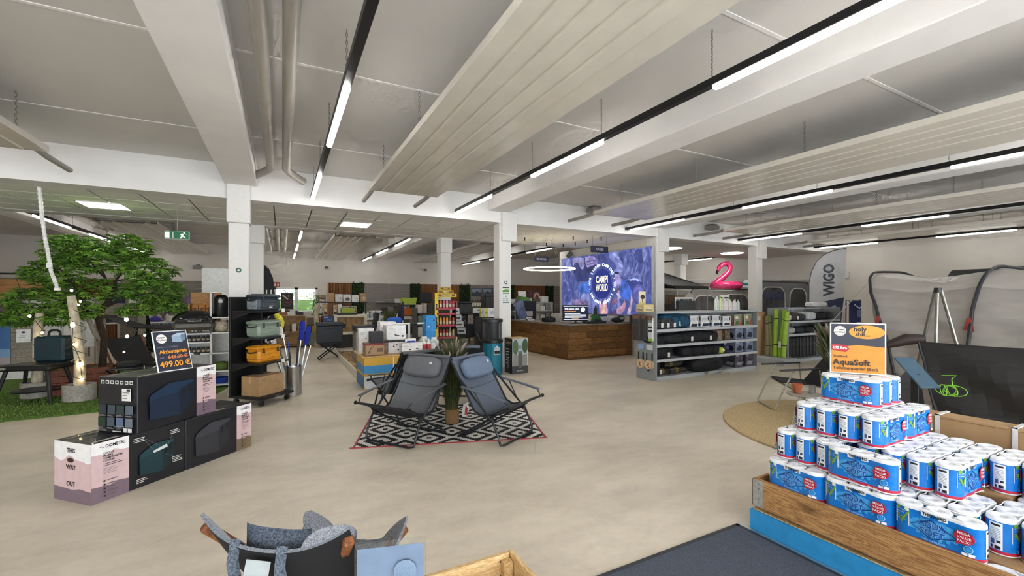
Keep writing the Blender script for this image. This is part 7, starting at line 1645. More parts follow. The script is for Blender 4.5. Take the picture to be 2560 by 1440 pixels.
t = thing('ring_lamp', 'glowing ring pendant lamp above the counter', 'lamp', (6.52, 10.15, 2.40))
b = MB(); b.tube([(.70 * math.cos(R(a)), .70 * math.sin(R(a)), 0) for a in range(0, 360, 10)], .019, C('#fff0cc', .4, n=0, emit=LED * .5), 6, closed=True); b.build('ring', t)
for a in (30, 150, 270): b = MB(); b.cyl((.7 * math.cos(R(a)), .7 * math.sin(R(a)), .03), (.05 * math.cos(R(a)), .05 * math.sin(R(a)), ZT - 2.40), .003, '#8a8a86', 5); b.build('wire', t)
b = MB(); b.lathe([(0, ZT - 2.43), (.08, ZT - 2.43), (.08, ZT - 2.395), (0, ZT - 2.395)], WHT, 16); b.build('ceiling_rose', t)
p = AY(1424, 638, 12.3)
t = thing('spotlight', 'small grey spotlight at the upper left of the lightbox', 'spotlight', p); b = MB(); b.tube([(-.08, 0, -.06), (.06, 0, .08)], [.07, .09], C('#6d7470', .4), 14); b.build('head', t); b = MB(); b.tube([(.02, 0, .05), (.02, .0, ZT - p.z)], .012, '#4a4a48', 6); b.build('arm', t)
# ------------------------------------------------------------------ grey gondola shelf with bags and mattresses
GM = C('#a7abad', .45, n=.03); GP = C('#8f9496', .5, n=.03)
def gx(px): return AY(px, 745, 6.12).x
def bag(label, loc, r, col, e=.62, tagc=None, rz=0., name='bag', cat='bag', group=None, strap=True):
    t = thing(name, label, cat, loc, rz, group)
    b = MB(); b.ell((0, 0, r[2]), r, C(col, .75, n=.18, ns=30, b=.5, bs=25), 16, 10, e); b.build('body', t)
    if strap: b = MB(); b.tube([(-r[0] * .4, -r[1] * .9, r[2] * 1.2), (-r[0] * .2, -r[1] * 1.08, r[2] * 1.65), (r[0] * .2, -r[1] * 1.08, r[2] * 1.65), (r[0] * .4, -r[1] * .9, r[2] * 1.2)], .009, C('#23252a', .7), 5); b.build('strap', t)
    if tagc: b = MB(); b.box(r[0] * .3, -r[1] - .006, r[2] * .3, r[0] * .3 + .06, -r[1] - .003, r[2] * .3 + .09, C(tagc, .5)); b.build('tag', t)
    return t
def gondola(label, x0, x1, y, D, H, zs, mid, left_w=True):
    t = thing('gondola_shelf', label, 'shelf', (0, 0, 0))
    if left_w: b = MB(); b.box(x0 - .02, y - .02, 0, x0 + .008, y + D, H, GP, .003); b.build('end_panel', t)
    b = MB(); b.box(x1 - .008, y - .01, 0, x1 + .01, y + D, H, GP, .003); b.build('end_panel', t)
    b = MB(); b.box(x0, y + D - .02, .06, x1, y + D, H, GP, .002); b.build('back_panel', t)
    for x in mid: b = MB(); b.box(x - .015, y + .02, .06, x + .015, y + .06 if False else y + D - .02, H * .02 + .06, GM); b.box(x - .015, y + D - .08, .06, x + .015, y + D - .02, H, GM); b.build('upright', t)
    b = MB(); b.box(x0, y, .0, x1, y + D, .075, GM, .003); b.build('base', t)
    for z in zs:
        xs = [x0] + list(mid) + [x1]
        for i in range(len(xs) - 1):
            b = MB(); b.box(xs[i] + .004, y, z - .022, xs[i + 1] - .004, y + D - .02, z, GM, .002); o = b.build('shelf_board', t)
            b = MB(); b.box(xs[i] + .004, y - .012, z - .045, xs[i + 1] - .004, y, z + .008, C('#b9bdbf', .4), .002); b.build('price_rail', o)
    b = MB(); b.box(x0, y - .005, H - .025, x1, y + .02, H, GM); b.box(x0, y + D - .03, H - .025, x1, y + D, H + .002, GM); b.build('top_rail', t)
    return t
X0, X1, YG = 6.36, gx(1892), 6.12
M1, M2 = gx(1738), gx(1818)
gondola('long grey shelf with bags and mattress boxes', X0, X1, YG, .50, 1.32, (.40, .685, .985), (M1, M2))
b = MB(); b.box(X0 - .02, YG, 1.315, X1, YG + .50, 1.33, C('#c4cacc', .2, n=0, trans=.3), .003); solo(b, 'top_plate', 'pale cover plate on top of the long grey shelf', 'plate')
ys = YG + .22
# top row
for k, (px, w_) in enumerate(((1652, .12), (1668, .11), (1684, .11))): bag('%s black and grey striped pouch from the left on the top board' % ORD[k], (gx(px), ys - .06, .988), (w_, .13, .105), ['#2b2d33', '#3a3c3a', '#34363c'][k], tagc='#d9d9d4', group='striped pouches on the long shelf')
bag('large teal blue bag on the top board of the long shelf', (gx(1700), ys + .06, .988), (.34, .17, .15), '#124a66', .55, '#e6e6e2'); bag('second teal bag slumped beside the large teal bag', (gx(1724), ys - .02, .988), (.16, .14, .14), '#0f4460', .6)
def mattress(f, w_, h): f.rect(w_ * .05, h * .55, w_ * .6, h * .8, S('#c9ccd0')); f.poly([(w_ * .08, h * .08), (w_ * .85, h * .08), (w_ * .9, h * .3), (w_ * .2, h * .32)], S('#1f2c44')); f.rect(w_ * .78, h * .55, w_ * .9, h * .9, S('#2a2c30'))
for k, px in enumerate((1747, 1775, 1803, 1829)): carton('%s white mattress carton from the left on the top board' % ORD[k], (gx(px), ys, .988), (.25, .22, .25 if k < 3 else .22), '#e4e4e2', 0, mattress, 'white mattress cartons')
def redgreen(f, w_, h): f.rect(w_ * .04, h * .04, w_ * .96, h * .96, S('#8a8c6a')); f.poly([(w_ * .1, h * .1), (w_ * .7, h * .1), (w_ * .6, h * .4), (w_ * .2, h * .4)], S('#4a6a3a')); f.poly([(w_ * .7, h * .05), (w_ * .95, h * .05), (w_ * .95, h * .9), (w_ * .85, h * .5)], S('#a8322c')); f.rect(w_ * .1, h * .6, w_ * .5, h * .85, S('#d9d9d0'))
for k, px in enumerate((1855, 1880)): carton(['left red and green boxed set at the right end of the top board', 'right red and green boxed set at the right end of the top board'][k], (gx(px), ys - .02, .988), (.24, .22, .25), '#c9c6ba', 0, redgreen, 'red and green boxed sets')
# second row
for k, (px, rx, rz2) in enumerate(((1655, .20, .09), (1695, .27, .10), (1728, .14, .11), (1752, .18, .12), (1775, .15, .11), (1793, .15, .10))): bag('%s black bag from the left on the second board' % ORD[k], (gx(px), ys - .02, .688), (rx, .16, rz2), ['#121318', '#17181c', '#101114', '#15161a', '#1c1d22', '#141518'][k], .6, '#dcdcd6' if k in (2, 4) else None, group='black bags on the second board')
for k, px in enumerate((1812, 1832)): carton(['brown paper pack in the middle of the second board', 'small brown pack with window on the second board'][k], (gx(px), ys, .688), (.17, .2, .22), ['#8a7862', '#6d5a48'][k], 0, dots('#c9b9a0'))
AIR = picture('#7d86a0', '#1c1e28', '#2a2c38')
for r_, (z, h) in enumerate(((.688, .255), (.403, .255), (.077, .29))):
    for k, px in enumerate((1853, 1879)): carton('%s mattress box with night blue picture on the %s board' % (('left', 'right')[k], ('second', 'third', 'lowest')[r_]), (gx(px), ys - .04, z), (.265, .26, h), '#6d7286' if r_ < 2 else '#4a4048', 0, AIR if r_ < 2 else picture('#4a4250', '#8a8c92', '#2c262c'), 'mattress boxes with pictures')
# third row
bag('fat black bag at the left of the third board', (gx(1665), ys - .02, .403), (.26, .17, .115), '#0f1014', .55, '#d9d9d4'); bag('dark blue pouch hanging back on the third board', (gx(1697), ys + .1, .403), (.09, .06, .10), '#1c2440', .7, strap=False)
for k, (px, rx) in enumerate(((1727, .17), (1752, .17), (1777, .15), (1797, .12))): bag('%s black bag right of the gap on the third board' % ORD[k], (gx(px), ys - .03, .403), (rx, .16, .105), ['#150f18', '#121318', '#17181d', '#141519'][k], .6, group='black bags on the third board')
b = MB(); b.ell((0, 0, .075), (.075, .075, .075), C('#c4d04a', .5), 16, 10); b.ell((.02, -.06, .08), (.04, .02, .03), C('#e8ecd0', .5), 10, 6); solo(b, 'lime_ball', 'lime green ball at the front of the third board', 'ball', (gx(1810), YG + .09, .403))
carton('dark blue box right of the lime ball on the third board', (gx(1828), ys, .403), (.20, .22, .24), '#1c2236', 0, picture('#262c46', '#12151f', '#5a6080'))
# bottom row
for k, (px, z) in enumerate(((1670, .077), (1705, .077), (1690, .215))):
    t = thing('rolled_mat', ['left rolled dark mat in plastic on the base', 'right rolled dark mat in plastic on the base', 'upper rolled dark mat in plastic on the base'][k], 'mat roll', (gx(px) , ys - .08, z), R(4))
    b = MB(); b.tube([(-.26, 0, .07), (.26, 0, .07)], .069, C('#221e1e', .3, n=.3, ns=20, coat=.6), 16); b.build('roll', t); b = MB(); b.tube([(-.10, 0, .07), (-.02, 0, .07)], .0705, C('#6d5a2c', .4), 16, caps=False); b.build('band', t); b = MB(); b.tube([(.25, 0, .07), (.30, 0, .07), (.34, 0, .06)], [.069, .05, .02], C('#c9c9c6', .1, trans=.6, alpha=.6, n=.2), 10); b.build('plastic_end', t)
bag('small black bag at the far left of the base', (gx(1648), YG + .14, .077), (.09, .12, .14), '#101116', .6, '#cfcfca'); bag('huge soft black bag lying on the base', (gx(1770), YG + .10, .077), (.50, .20, .14), '#08080b', .7)
for k, (px, py) in enumerate(((1774, 934), (1812, 931), (1834, 930))):
    b = MB(); b.M = Matrix.Rotation(R(-35), 4, 'X'); b.box(-.07, -.06, 0, .07, .06, .004, C('#dcd6c4', .6)); b.box(-.04, -.03, .004, .04, .01, .0045, C('#8a7a5a', .6)); solo(b, 'price_card', '%s tilted price card from the left at the foot of the long shelf' % ORD[k], 'price card', G(px, py, .04), R(-10 + 12 * k), 'price cards at the foot of the shelf')
# bottles on top
for k in range(11):
    px = 1812 + k * 5.6; bottle('%s pale bottle from the left on top of the long shelf' % ORD[k], (gx(px), ys + .02 * (k % 2), 1.331), .24 + .06 * (k in (0, 1, 2)), .036, ['#d4dcd4', '#dfe6dc', '#c9dc9a', '#ddd6d4', '#e0d2d0', '#e2dad8', '#dcd2d0', '#e4dcd8', '#ded6d4', '#d9d2d0', '#b9cac6'][k], ['#5a8a4a', '#e6e8e6', '#8ab02c', '#a83a3a', '#e6e6e6'][k % 5], None, 'bottles on top of the long shelf')
carton('small white carton behind the bottles on the long shelf', (gx(1850), ys + .16, 1.331), (.22, .1, .34), '#e2ddd4', 0, lambda f, w_, h: (f.rect(w_ * .15, h * .75, w_ * .85, h * .85, S('#2a2a2c')), f.rect(w_ * .1, h * .1, w_ * .9, h * .3, S('#c9a07a'))))
carton('beige display stand at the left end of the long shelf', (gx(1643), ys + .1, 1.331), (.28, .2, .14), '#cfb478', 0, picture('#d9c48a', '#8a8c7a', '#e6e0cc'))
t = thing('show_card', 'upright picture card with tree drawing on the beige stand', 'card', (gx(1640), ys + .14, 1.471)); b = MB(); b.box(-.09, 0, 0, .09, .01, .26, C('#e2d9bc', .6)); b.build('card', t); f = Face((0, -.0005, 0), (1, 0, 0), (0, 0, 1)); f.disc(.01, .15, .06, S('#3a3424'), ry=.045); f.rect(-.005, .05, .01, .14, S('#3a3424')); f.rect(-.08, .01, .08, .05, S('#d6c27a')); f.build('print', t)
# goods on the perforated end panel
xe = X0 - .022
def hang(label, y, z, w_, h, m, name, cat, th=.03):
    t = thing(name, label, cat, (xe, y, z)); b = MB(); b.box(-th, -w_ / 2, -h, 0, w_ / 2, 0, m, min(.01, th * .3)); b.build('pack', t); b = MB(); b.tube([(0, 0, .03), (-.14, 0, .035)], .005, STEEL, 5); b.build('hook', t); b = MB(); b.box(-th - .004, -w_ * .45, -.05, .002, w_ * .45, .03, C('#7a5a48', .6)); b.build('header_card', t); return t
NET = C('#3a3638', .6, n=.3, ns=60, b=.6, bs=120)
for k, y in enumerate((YG + .42, YG + .30)): hang(['left dark net bag hanging on the end of the long shelf', 'right dark net bag hanging on the end of the long shelf'][k], y, 1.24, .20, .48, NET, 'net_bag', 'net bag', .10 - .04 * k)
t = hang('white accessory pack with green foot on the shelf end', YG + .10, 1.22, .13, .46, C('#dfe2e0', .4), 'accessory_pack', 'pack', .03)
f = Face((-.031, .065, -.46), (0, -1, 0), (0, 0, 1)); f.rect(0, 0, .13, .05, S('#8fb83a')); f.rect(.01, .36, .12, .42, S('#8d948f'))
for r_ in range(2):
    for k in range(2): f.rect(.015 + k * .055, .18 + r_ * .07, .06 + k * .055, .22 + r_ * .07, S('#2c3030'))
f.build('print', t)
for k, (y, n_) in enumerate(((YG + .36, 1), (YG + .13, 2))):
    t = thing('paddle_set', ['left beach paddle ball set hanging on the shelf end', 'right beach paddle ball set hanging on the shelf end'][k], 'paddle set', (xe, y, .66))
    b = MB(); b.box(-.03, -.07, -.07, 0, .07, .03, C(['#8aa8cc', '#c9cdd0'][k], .4), .003); b.build('header_card', t)
    for j in range(2):
        o_y = -.025 + .05 * j if k else -.015 + .03 * j; o_x = -.012 - .022 * j
        b = MB(); b.M = Matrix.Translation((o_x, o_y, -.36)) @ Matrix.Rotation(R(90), 4, 'Y'); b.lathe([(0, -.005), (.085, -.005), (.088, 0), (.085, .005), (0, .005)], C('#dcc09a', .5), 20); o = b.build('paddle_blade', t)
        b = MB(); b.box(o_x - .008, o_y - .013 + .035 * (2 * j - 1), -.28, o_x + .008, o_y + .013 + .035 * (2 * j - 1), -.13, C('#17181a', .6), .004); b.build('paddle_handle', t)
    f = Face((-.041, .04, -.42), (0, -1, 0), (0, 0, 1)); f.poly([(.0, .05), (.03, .10), (.06, .08), (.03, .05), (.07, .0), (.04, .0), (.02, .03)], S('#a8442c')); f.build('print', t)
    if k: b = MB(); b.ell((-.05, 0, -.46), .022, C('#15161a', .6), 10, 6); b.build('ball', t)

# ------------------------------------------------------------------ second grey shelf
Y2 = 6.30
def hx(px): return AY(px, 745, Y2).x
A0, A1 = hx(1970), hx(2100)
gondola('second grey shelf with packed sleeping bags', A0, A1, Y2, .5, 1.35, (.70, 1.02), (hx(2023),))
t = thing('end_bay', 'low grey end bay with rolled mats left of the second shelf', 'shelf', (0, 0, 0)); b = MB(); b.box(A0 - .55, Y2 - .22, 0, A0 - .03, Y2 + .45, .16, GM, .004); b.build('base', t); b = MB(); b.box(A0 - .06, Y2 - .02, .16, A0 - .03, Y2 + .45, 1.35, GP, .003); b.build('back_panel', t); b = MB(); b.box(A0 - .57, Y2 - .22, .12, A0 - .55, Y2 + .45, .18, C('#b9bdbf', .4)); b.build('price_rail', t)
for k, (px, c_, ln, h, nm) in enumerate(((1920, '#8a8460', .10, .98, 'beige'), (1929, '#7f8a4a', .16, 1.02, 'olive'), (1938, '#9ec23a', .04, 1.16, 'tall lime green'), (1948, '#8ab42c', -.05, 1.14, 'second lime green'), (1958, '#a4c84a', -.02, 1.10, 'pale lime green'))):
    p = Vector((10.70 + .03 * (k % 2), AX(px, 745, 10.7).y, .162)); t = thing('foam_mat_roll', '%s rolled foam mat leaning in the end bay' % nm, 'mat roll', p); b = MB(); b.tube([(0, 0, 0), (.12, ln, h)], .052, C(c_, .7, n=.08, ns=20), 14); b.build('roll', t)
    for s in (.25, .8): b = MB(); b.tube([(.12 * s, ln * s, h * s), (.12 * s, ln * s, h * s + .02)], .0535, BLACK, 14, caps=False); b.build('strap', t)
    if k == 3: b = MB(); b.box(-.04, ln * .3 - .03, h * .2, -.025, ln * .3 + .03, h * .34, C('#e6e6e2', .5)); b.build('label', t)
carton('tall brown carton standing left of the foam mats', (10.72, 6.96, 0), (.34, .3, 1.24), CARD, 0, lambda f, w_, h: (f.rect(w_ * .1, h * .84, w_ * .4, h * .92, S('#d9cdb4')), f.rect(w_ * .65, h * .86, w_ * .75, h * .94, S('#4a3a2a'))))
for k, (px, rx, c_) in enumerate(((1978, .14, '#c9c6c2'), (1993, .16, '#3a3234'), (2012, .20, '#2c2e34'), (2036, .24, '#b9bcbe'), (2062, .18, '#26282c'), (2082, .17, '#33353a'))): bag('%s bagged sleeping mat from the left on the upper board of the second shelf' % ORD[k], (hx(px), Y2 + .2, 1.023), (rx, .17, .09 + .02 * (k % 2)), c_, .6, '#dcdcd8' if k == 1 else None, group='bagged mats on the second shelf', strap=False)
for k, (px, rx, c_) in enumerate(((1985, .20, '#a9aaa8'), (2008, .20, '#24262b'), (2034, .20, '#1c1d22'), (2060, .2, '#3a2c2c'), (2084, .18, '#26282c'))): bag('%s dark pack from the left on the lower board of the second shelf' % ORD[k], (hx(px), Y2 + .2, .703), (rx, .17, .085), c_, .6, group='dark packs on the second shelf', strap=False)
for k in range(9):
    t = thing('hanging_pack', '%s black hanging pack from the left below the boards of the second shelf' % ORD[k], 'pack', (hx(1974 + k * 8.5), Y2 + .06, .10), group='black hanging packs'); b = MB(); b.box(0, 0, 0, .11, .10, .52, C('#17181c', .4, n=.2, ns=20), .02); b.build('pack', t); b = MB(); b.box(.02, -.003, .30, .09, 0, .38, C('#3a3c42', .5)); b.build('label', t)
bag('white bedding pack on top of the second shelf', (hx(2066), Y2 + .25, 1.352), (.26, .2, .07), '#e4e4e2', .5, strap=False)
t = thing('navy_banner', 'navy blue fabric with white line print left of the tent', 'banner', (AY(2140, 800, 5.6).x, 5.6, 0)); b = MB(); b.grid(lambda u, v: (-.32 + .64 * u, .04 * math.sin(u * 7), .55 + .98 * v), 10, 6, C('#17224a', .8), .006); b.build('cloth', t); f = Face((0, -.045, 0), (1, 0, 0), (0, 0, 1))
for k in range(7): f.poly([(-.03 + k * .035, 1.30), (-.02 + k * .035, 1.30), (-.005 + k * .04, 1.12), (-.015 + k * .04, 1.12)], S('#b9c4dc'))
f.poly([(-.2, 1.46), (.05, 1.36), (.3, 1.48), (.3, 1.45), (.05, 1.32), (-.2, 1.43)], S('#b9c4dc')); f.rect(-.1, .98, .2, 1.0, S('#b9c4dc')); f.build('print', t); b = MB(); b.cyl((-.34, .06, 0), (-.34, .06, 1.56), .014, BLACK, 6); b.cyl((.34, .06, 0), (.34, .06, 1.56), .014, BLACK, 6); b.cyl((-.34, .06, 1.545), (.34, .06, 1.545), .012, BLACK, 6); b.build('frame', t)

# ------------------------------------------------------------------ awnings and trailer tents along the right
CAN = C('#a8a59f', .7, n=.05, ns=6, b=.2, bs=12); CAND = C('#6f7174', .7, n=.05, ns=6); FILM = C('#6d6a6c', .15, n=.25, ns=3)
t = thing('black_awning', 'black sloping awning canopy right of the lightbox', 'awning', (0, 0, 0)); AWN = C('#17181a', .8, n=.08, ns=12)
b = MB(); b.grid(lambda u, v: (10.55 + 1.5 * u, 9.45 + 2.0 * v, 1.96 + .60 * v - .03 * math.sin(math.pi * v)), 8, 8, AWN, .012); b.build('canopy', t)
b = MB(); b.grid(lambda u, v: (12.05, 9.45 + 2.0 * u, 1.90 + .05 * u + (.06 + .56 * u) * v), 8, 2, AWN, .008); b.build('side_valance', t)
b = MB(); b.box(10.55, 9.40, 1.88, 12.07, 9.47, 1.98, C('#101113', .5), .006); b.build('front_profile', t)
for p_, q_ in (((12.05, 9.44, 0), (12.05, 9.44, 1.9)), ((10.7, 9.44, 0), (10.7, 9.44, 1.9))): b = MB(); b.cyl(p_, q_, .018, C('#8a8c8c', .4, m=.6), 8); b.build('support_leg', t)
for x in (10.6, 11.98): b = MB(); b.tube([(x, 11.4, 2.5), (x, 10.4, 2.16), (x, 9.5, 1.93)], .022, C('#3a3c3e', .4), 6); b.build('arm', t)
b = MB(); b.box(10.5, 11.42, 2.35, 12.1, 11.52, 2.62, C('#101113', .5), .006); b.box(10.9, 11.44, 0, 11.0, 11.5, 2.4, C('#101113', .5)); b.box(11.7, 11.44, 0, 11.8, 11.5, 2.4, C('#101113', .5)); b.build('wall_mount', t)
def arch(x0, x1, z0, z1, r):
    pts = [(x0, z0), (x1, z0)]
    for k in range(9): a = R(k * 90 / 8); pts.append((x1 - r + r * math.cos(a), z1 - r + r * math.sin(a)))
    for k in range(9): a = R(90 + k * 90 / 8); pts.append((x0 + r + r * math.cos(a), z1 - r + r * math.sin(a)))
    return pts
def tent_box(name, label, x0, x1, y0, y1, H, wins, cm, fm, text=None):
    t = thing(name, label, 'awning tent', (x0, y0, 0)); W = x1 - x0
    b = MB(); b.box(0, .0, 0, W, y1 - y0, H, cm, .05); b.build('canvas', t)
    b = MB(); b.tube([(0, -.02, 0), (0, -.02, H - .12), (.10, -.02, H), (W - .1, -.02, H), (W, -.02, H - .12), (W, -.02, 0)], .022, C('#2a2b2d', .5), 8); b.build('frame_pole', t)
    for (a, c_, z0, z1) in wins:
        b = MB(); b.prism(arch(a, c_, z0, z1, min(.35, (c_ - a) / 2)), -.012, .0, fm, 'y'); o = b.build('window_film', t)
        P_ = arch(a, c_, z0, z1, min(.35, (c_ - a) / 2)); b = MB(); b.tube([(u, -.014, v) for u, v in P_], .022, C('#c9c8c4', .6), 5, closed=True); b.build('window_piping', o)
    if text: f = Face((text[0], -.0125, text[1]), (1, 0, 0), (0, 0, 1)); f.text(text[2], 0, 0, text[3], S('#1c2a56'), bold=.04); f.build('lettering', t)
    return t
tent_box('trailer_awning', 'light grey trailer awning with arched windows under the flamingo', 12.6, 16.1, 10.55, 12.6, 1.92, [(.15, 1.35, .35, 1.68), (1.7, 3.2, .35, 1.72)], CAN, FILM)
tent_box('caravan_awning', 'grey caravan awning with dark lettered window behind the white flag', 14.45, 17.4, 9.25, 9.5, 2.18, [(.10, 1.45, .5, 1.98), (1.75, 2.8, .5, 1.95)], CAND, C('#2c2e36', .2, n=.2, ns=3), (.78, 1.66, 'WIGO', .30))
# inflatable flamingo and floats on the trailer awning
PK = C('#d0306e', .25, n=.08, ns=8, coat=.5)
fc = AY(1815, 722, 11.0)
t = thing('inflatable_flamingo', 'pink inflatable flamingo ring on the trailer awning roof', 'flamingo', (fc.x, 11.0, 1.925), R(-30))
b = MB(); b.tube([(.44 * math.cos(R(a)), .36 * math.sin(R(a)), .15) for a in range(0, 360, 15)], .16, PK, 12, closed=True, ry=.15); b.build('ring', t)
b = MB(); b.tube([(-.46, 0, .18), (-.28, 0, .34), (-.05, 0, .52), (.12, 0, .70), (.16, 0, .88), (.06, 0, 1.00), (-.12, 0, .98), (-.26, 0, .85), (-.32, 0, .72)], [.13, .12, .11, .105, .10, .095, .09, .08, .055], PK, 12); b.build('neck', t)
b = MB(); b.tube([(-.32, 0, .72), (-.35, 0, .64), (-.30, 0, .60)], [.056, .045, .02], C('#1a1416', .3), 10); b.build('beak', t)
b = MB(); b.ell((-.24, -.075, .90), (.025, .012, .025), C('#15110f', .3), 8, 6); b.build('eye', t)
b = MB(); b.ell((.0, -.30, .22), (.22, .10, .10), C('#e06a98', .3), 12, 8); b.build('wing', t)
q = AY(1858, 718, 11.0)
t = thing('pool_float', 'white and turquoise pool float beside the flamingo', 'float', (q.x + .1, 11.0, 1.925)); b = MB(); b.ell((0, 0, .10), (.42, .30, .10), C('#d9e6ea', .3), 18, 8); b.build('body', t); b = MB(); b.ell((.05, 0, .19), (.30, .22, .09), C('#2c8a98', .3), 16, 8); b.build('top', t); b = MB(); b.ell((.08, -.02, .30), (.12, .11, .10), C('#e4f0f2', .3), 14, 8); b.build('head', t)
# display unit with photo strip, round disc, sacks
q = AY(1690, 775, 8.9)
t = thing('info_terminal', 'dark grey display unit with photo strip behind the long shelf', 'display', (q.x, 8.6, 0), R(-10)); b = MB(); b.box(-.28, -.1, 0, .28, .2, 1.52, C('#3a3c3f', .5), .006); b.build('body', t); b = MB(); b.M = Matrix.Rotation(R(-4), 4, 'X'); b.box(-.30, -.09, 1.30, .30, -.06, 1.62, C('#dcdcda', .5), .003); b.build('photo_board', t); f = Face((0, .02, 0), (1, 0, 0), (0, 0, 1))
f = Face((0, .018, 0), (1, 0, 0), (0, 0, 1)); f.O = Vector((0, -.002, 0))
f = Face(Matrix.Rotation(R(-4), 4, 'X') @ Vector((0, -.0905, 1.30)), (1, 0, 0), Matrix.Rotation(R(-4), 4, 'X') @ Vector((0, 0, 1)))
for k in range(4): f.rect(-.27 + k * .14, .17, -.15 + k * .14, .27, S(['#8a8c8a', '#3a4a44', '#5a5a52', '#2c2e34'][k]))
f.build('photos', t)
t = thing('disc_net', 'round pale disc on a stand behind the long shelf', 'disc', (AY(1724, 760, 8.9).x, 8.9, 0)); b = MB(); b.M = Matrix.Translation((0, 0, 1.50)) @ Matrix.Rotation(R(90), 4, 'X'); b.lathe([(0, -.02), (.20, -.02), (.24, 0), (.20, .02), (0, .02)], C('#b0aaa0', .7), 24); b.lathe([(.0, .021), (.10, .021), (.10, .024), (0, .024)], C('#8d877c', .7), 20); b.build('disc', t); b = MB(); b.cyl((0, 0, 0), (0, 0, 1.3), .02, C('#c9c6c0', .5), 8); b.lathe([(0, 0), (.18, 0), (.18, .02), (0, .03)], C('#c9c6c0', .5), 16); b.build('stand', t)
carton('brown carton on the dark cupboard under the awning', (11.15, 9.9, 1.401), (.5, .4, .30), '#8a7456', 0, dots('#2a241c')); bag('white folded canvas sack under the awning', (11.52, 10.05, 1.401), (.30, .22, .12), '#dcdad4', .5, strap=False)
b = MB(); b.box(10.9, 9.65, 0, 11.75, 10.35, 1.40, C('#4a4a4c', .6), .006); solo(b, 'dark_cupboard', 'dark cupboard standing under the black awning', 'cupboard')
# white feather flag
fp = AX(2068, 800, 14.2)
t = thing('feather_flag', 'white and navy feather flag with large vertical letters before the right wall', 'flag', (fp.x, fp.y, 0), R(-52))
pl = [(-.44, .75), (.32, .75), (.40, 1.55), (.46, 3.02), (.18, 2.98), (-.08, 2.86), (-.26, 2.66), (-.38, 2.36), (-.44, 2.0)]
b = MB(); b.prism(pl, -.004, .004, C('#c4c4c6', .7, n=.03, ns=4), 'y'); b.build('cloth', t)
f = Face((0, -.0045, 0), (1, 0, 0), (0, 0, 1)); f.poly([(-.44, .76), (.32, .76), (.40, 1.62), (-.44, 1.40)], S('#1c274c')); f.rect(-.02, 2.05, .12, 2.62, S('#b0b3b8')); f.text('WIGO', .05, 2.12, .26, S('#3a3d44'), bold=.04, rot=R(90), mw=.95); f.text('ZELTE', .28, 2.35, .07, S('#a4a6ac'), rot=R(90)); f.text('Wir machen', -.02, 1.0, .11, S('#d9dce6'), rot=R(90), mw=.72); f.text('Campingurlaub', .17, 1.02, .11, S('#c4c9d8'), rot=R(90), mw=.74); f.build('print', t)
b = MB(); b.tube([(-.45, 0, 0), (-.45, 0, 2.05), (-.39, 0, 2.38), (-.26, 0, 2.69), (-.08, 0, 2.88), (.18, 0, 3.0), (.46, 0, 3.04)], .012, C('#5a5c60', .4), 6); b.build('pole', t); b = MB(); b.box(-.70, -.25, 0, -.2, .25, .03, '#3a3b3e', .005); b.build('foot', t)

# big grey tunnel tent
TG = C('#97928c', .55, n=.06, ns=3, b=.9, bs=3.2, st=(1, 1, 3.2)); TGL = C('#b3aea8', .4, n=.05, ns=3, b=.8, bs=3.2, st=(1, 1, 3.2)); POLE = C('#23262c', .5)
t = thing('tunnel_tent', 'large grey tunnel tent at the right', 'tent', (0, 0, 0))
def spow(x, p): return math.copysign(abs(x) ** p, x)
def tcs(th, y, sag=0.):
    X = 10.25 - 1.72 * spow(math.cos(th), .62); Z = (2.06 - sag) * abs(math.sin(th)) ** .72
    return Vector((X, y, Z))
g = random.Random(77); ph = [g.uniform(0, 6) for _ in range(8)]
arches = [3.95, 2.42, .6, -1.2]
def tw(u, v, i):
    th = math.pi * v; y0, y1 = arches[i], arches[i + 1]
    lean = .74 * (1 - abs(math.sin(th)) ** 1.4) if i == 0 else 0
    y = (y0 - lean) * (1 - u) + y1 * u
    sag = .10 * math.sin(math.pi * u) * abs(math.sin(th))
    p = tcs(th, y, sag); wv = .025 * math.sin(u * 9 + v * 31 + ph[i]) * math.sin(math.pi * u) + .018 * math.sin(v * 60 + u * 7 + ph[i + 2])
    p.x += wv * abs(math.cos(th)) - .06 * -math.sin(math.pi * u) * abs(math.cos(th)); p.z += wv * .4
    return p
for i in range(3):
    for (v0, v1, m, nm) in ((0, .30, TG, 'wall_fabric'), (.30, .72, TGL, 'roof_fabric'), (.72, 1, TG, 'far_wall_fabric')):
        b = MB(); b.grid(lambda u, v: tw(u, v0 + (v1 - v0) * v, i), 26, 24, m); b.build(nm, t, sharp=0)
for i, y in enumerate(arches[:3]):
    b = MB(); pts = [tw(0, k / 48, i) for k in range(49)]; b.tube([p + Vector((-.03 if k < 24 else .03, .015, .035 * math.sin(math.pi * k / 48))) for k, p in enumerate(pts)], .022 if i < 2 else .016, POLE, 8); b.build('arch_pole', t)
    b = MB(); q = tw(0, .16, i); b.prism([(0, 0), (.11, .02), (.07, .19), (.035, .20)], q.x - .05, q.x - .02, C('#9a3a2c', .6), 'x'); o = b.build('orange_gusset', t); o.location = (0, q.y - .02, q.z - .1)
b = MB(); b.grid(lambda u, v: tw(0, .02 + .48 * v, 0).lerp(Vector((10.25, 4.25, .05 + 1.2 * v)), .35 * u), 6, 20, C('#8a8680', .6, n=.05, ns=3), .004); b.build('end_panel', t)
b = MB(); P_ = tw(0, .42, 0); b.tube([P_, P_ + Vector((.2, 1.1, -1.25))], .006, '#c9c9c4', 5); b.build('guy_rope', t)
b = MB(); b.grid(lambda u, v: tw(.30 + .7 * u, .17 + .12 * v, 1) + Vector((-.02, 0, 0)), 12, 6, C('#c9ccd0', .06, n=.1, ns=4, trans=.5, b=.6, bs=6)); b.build('clear_window', t)
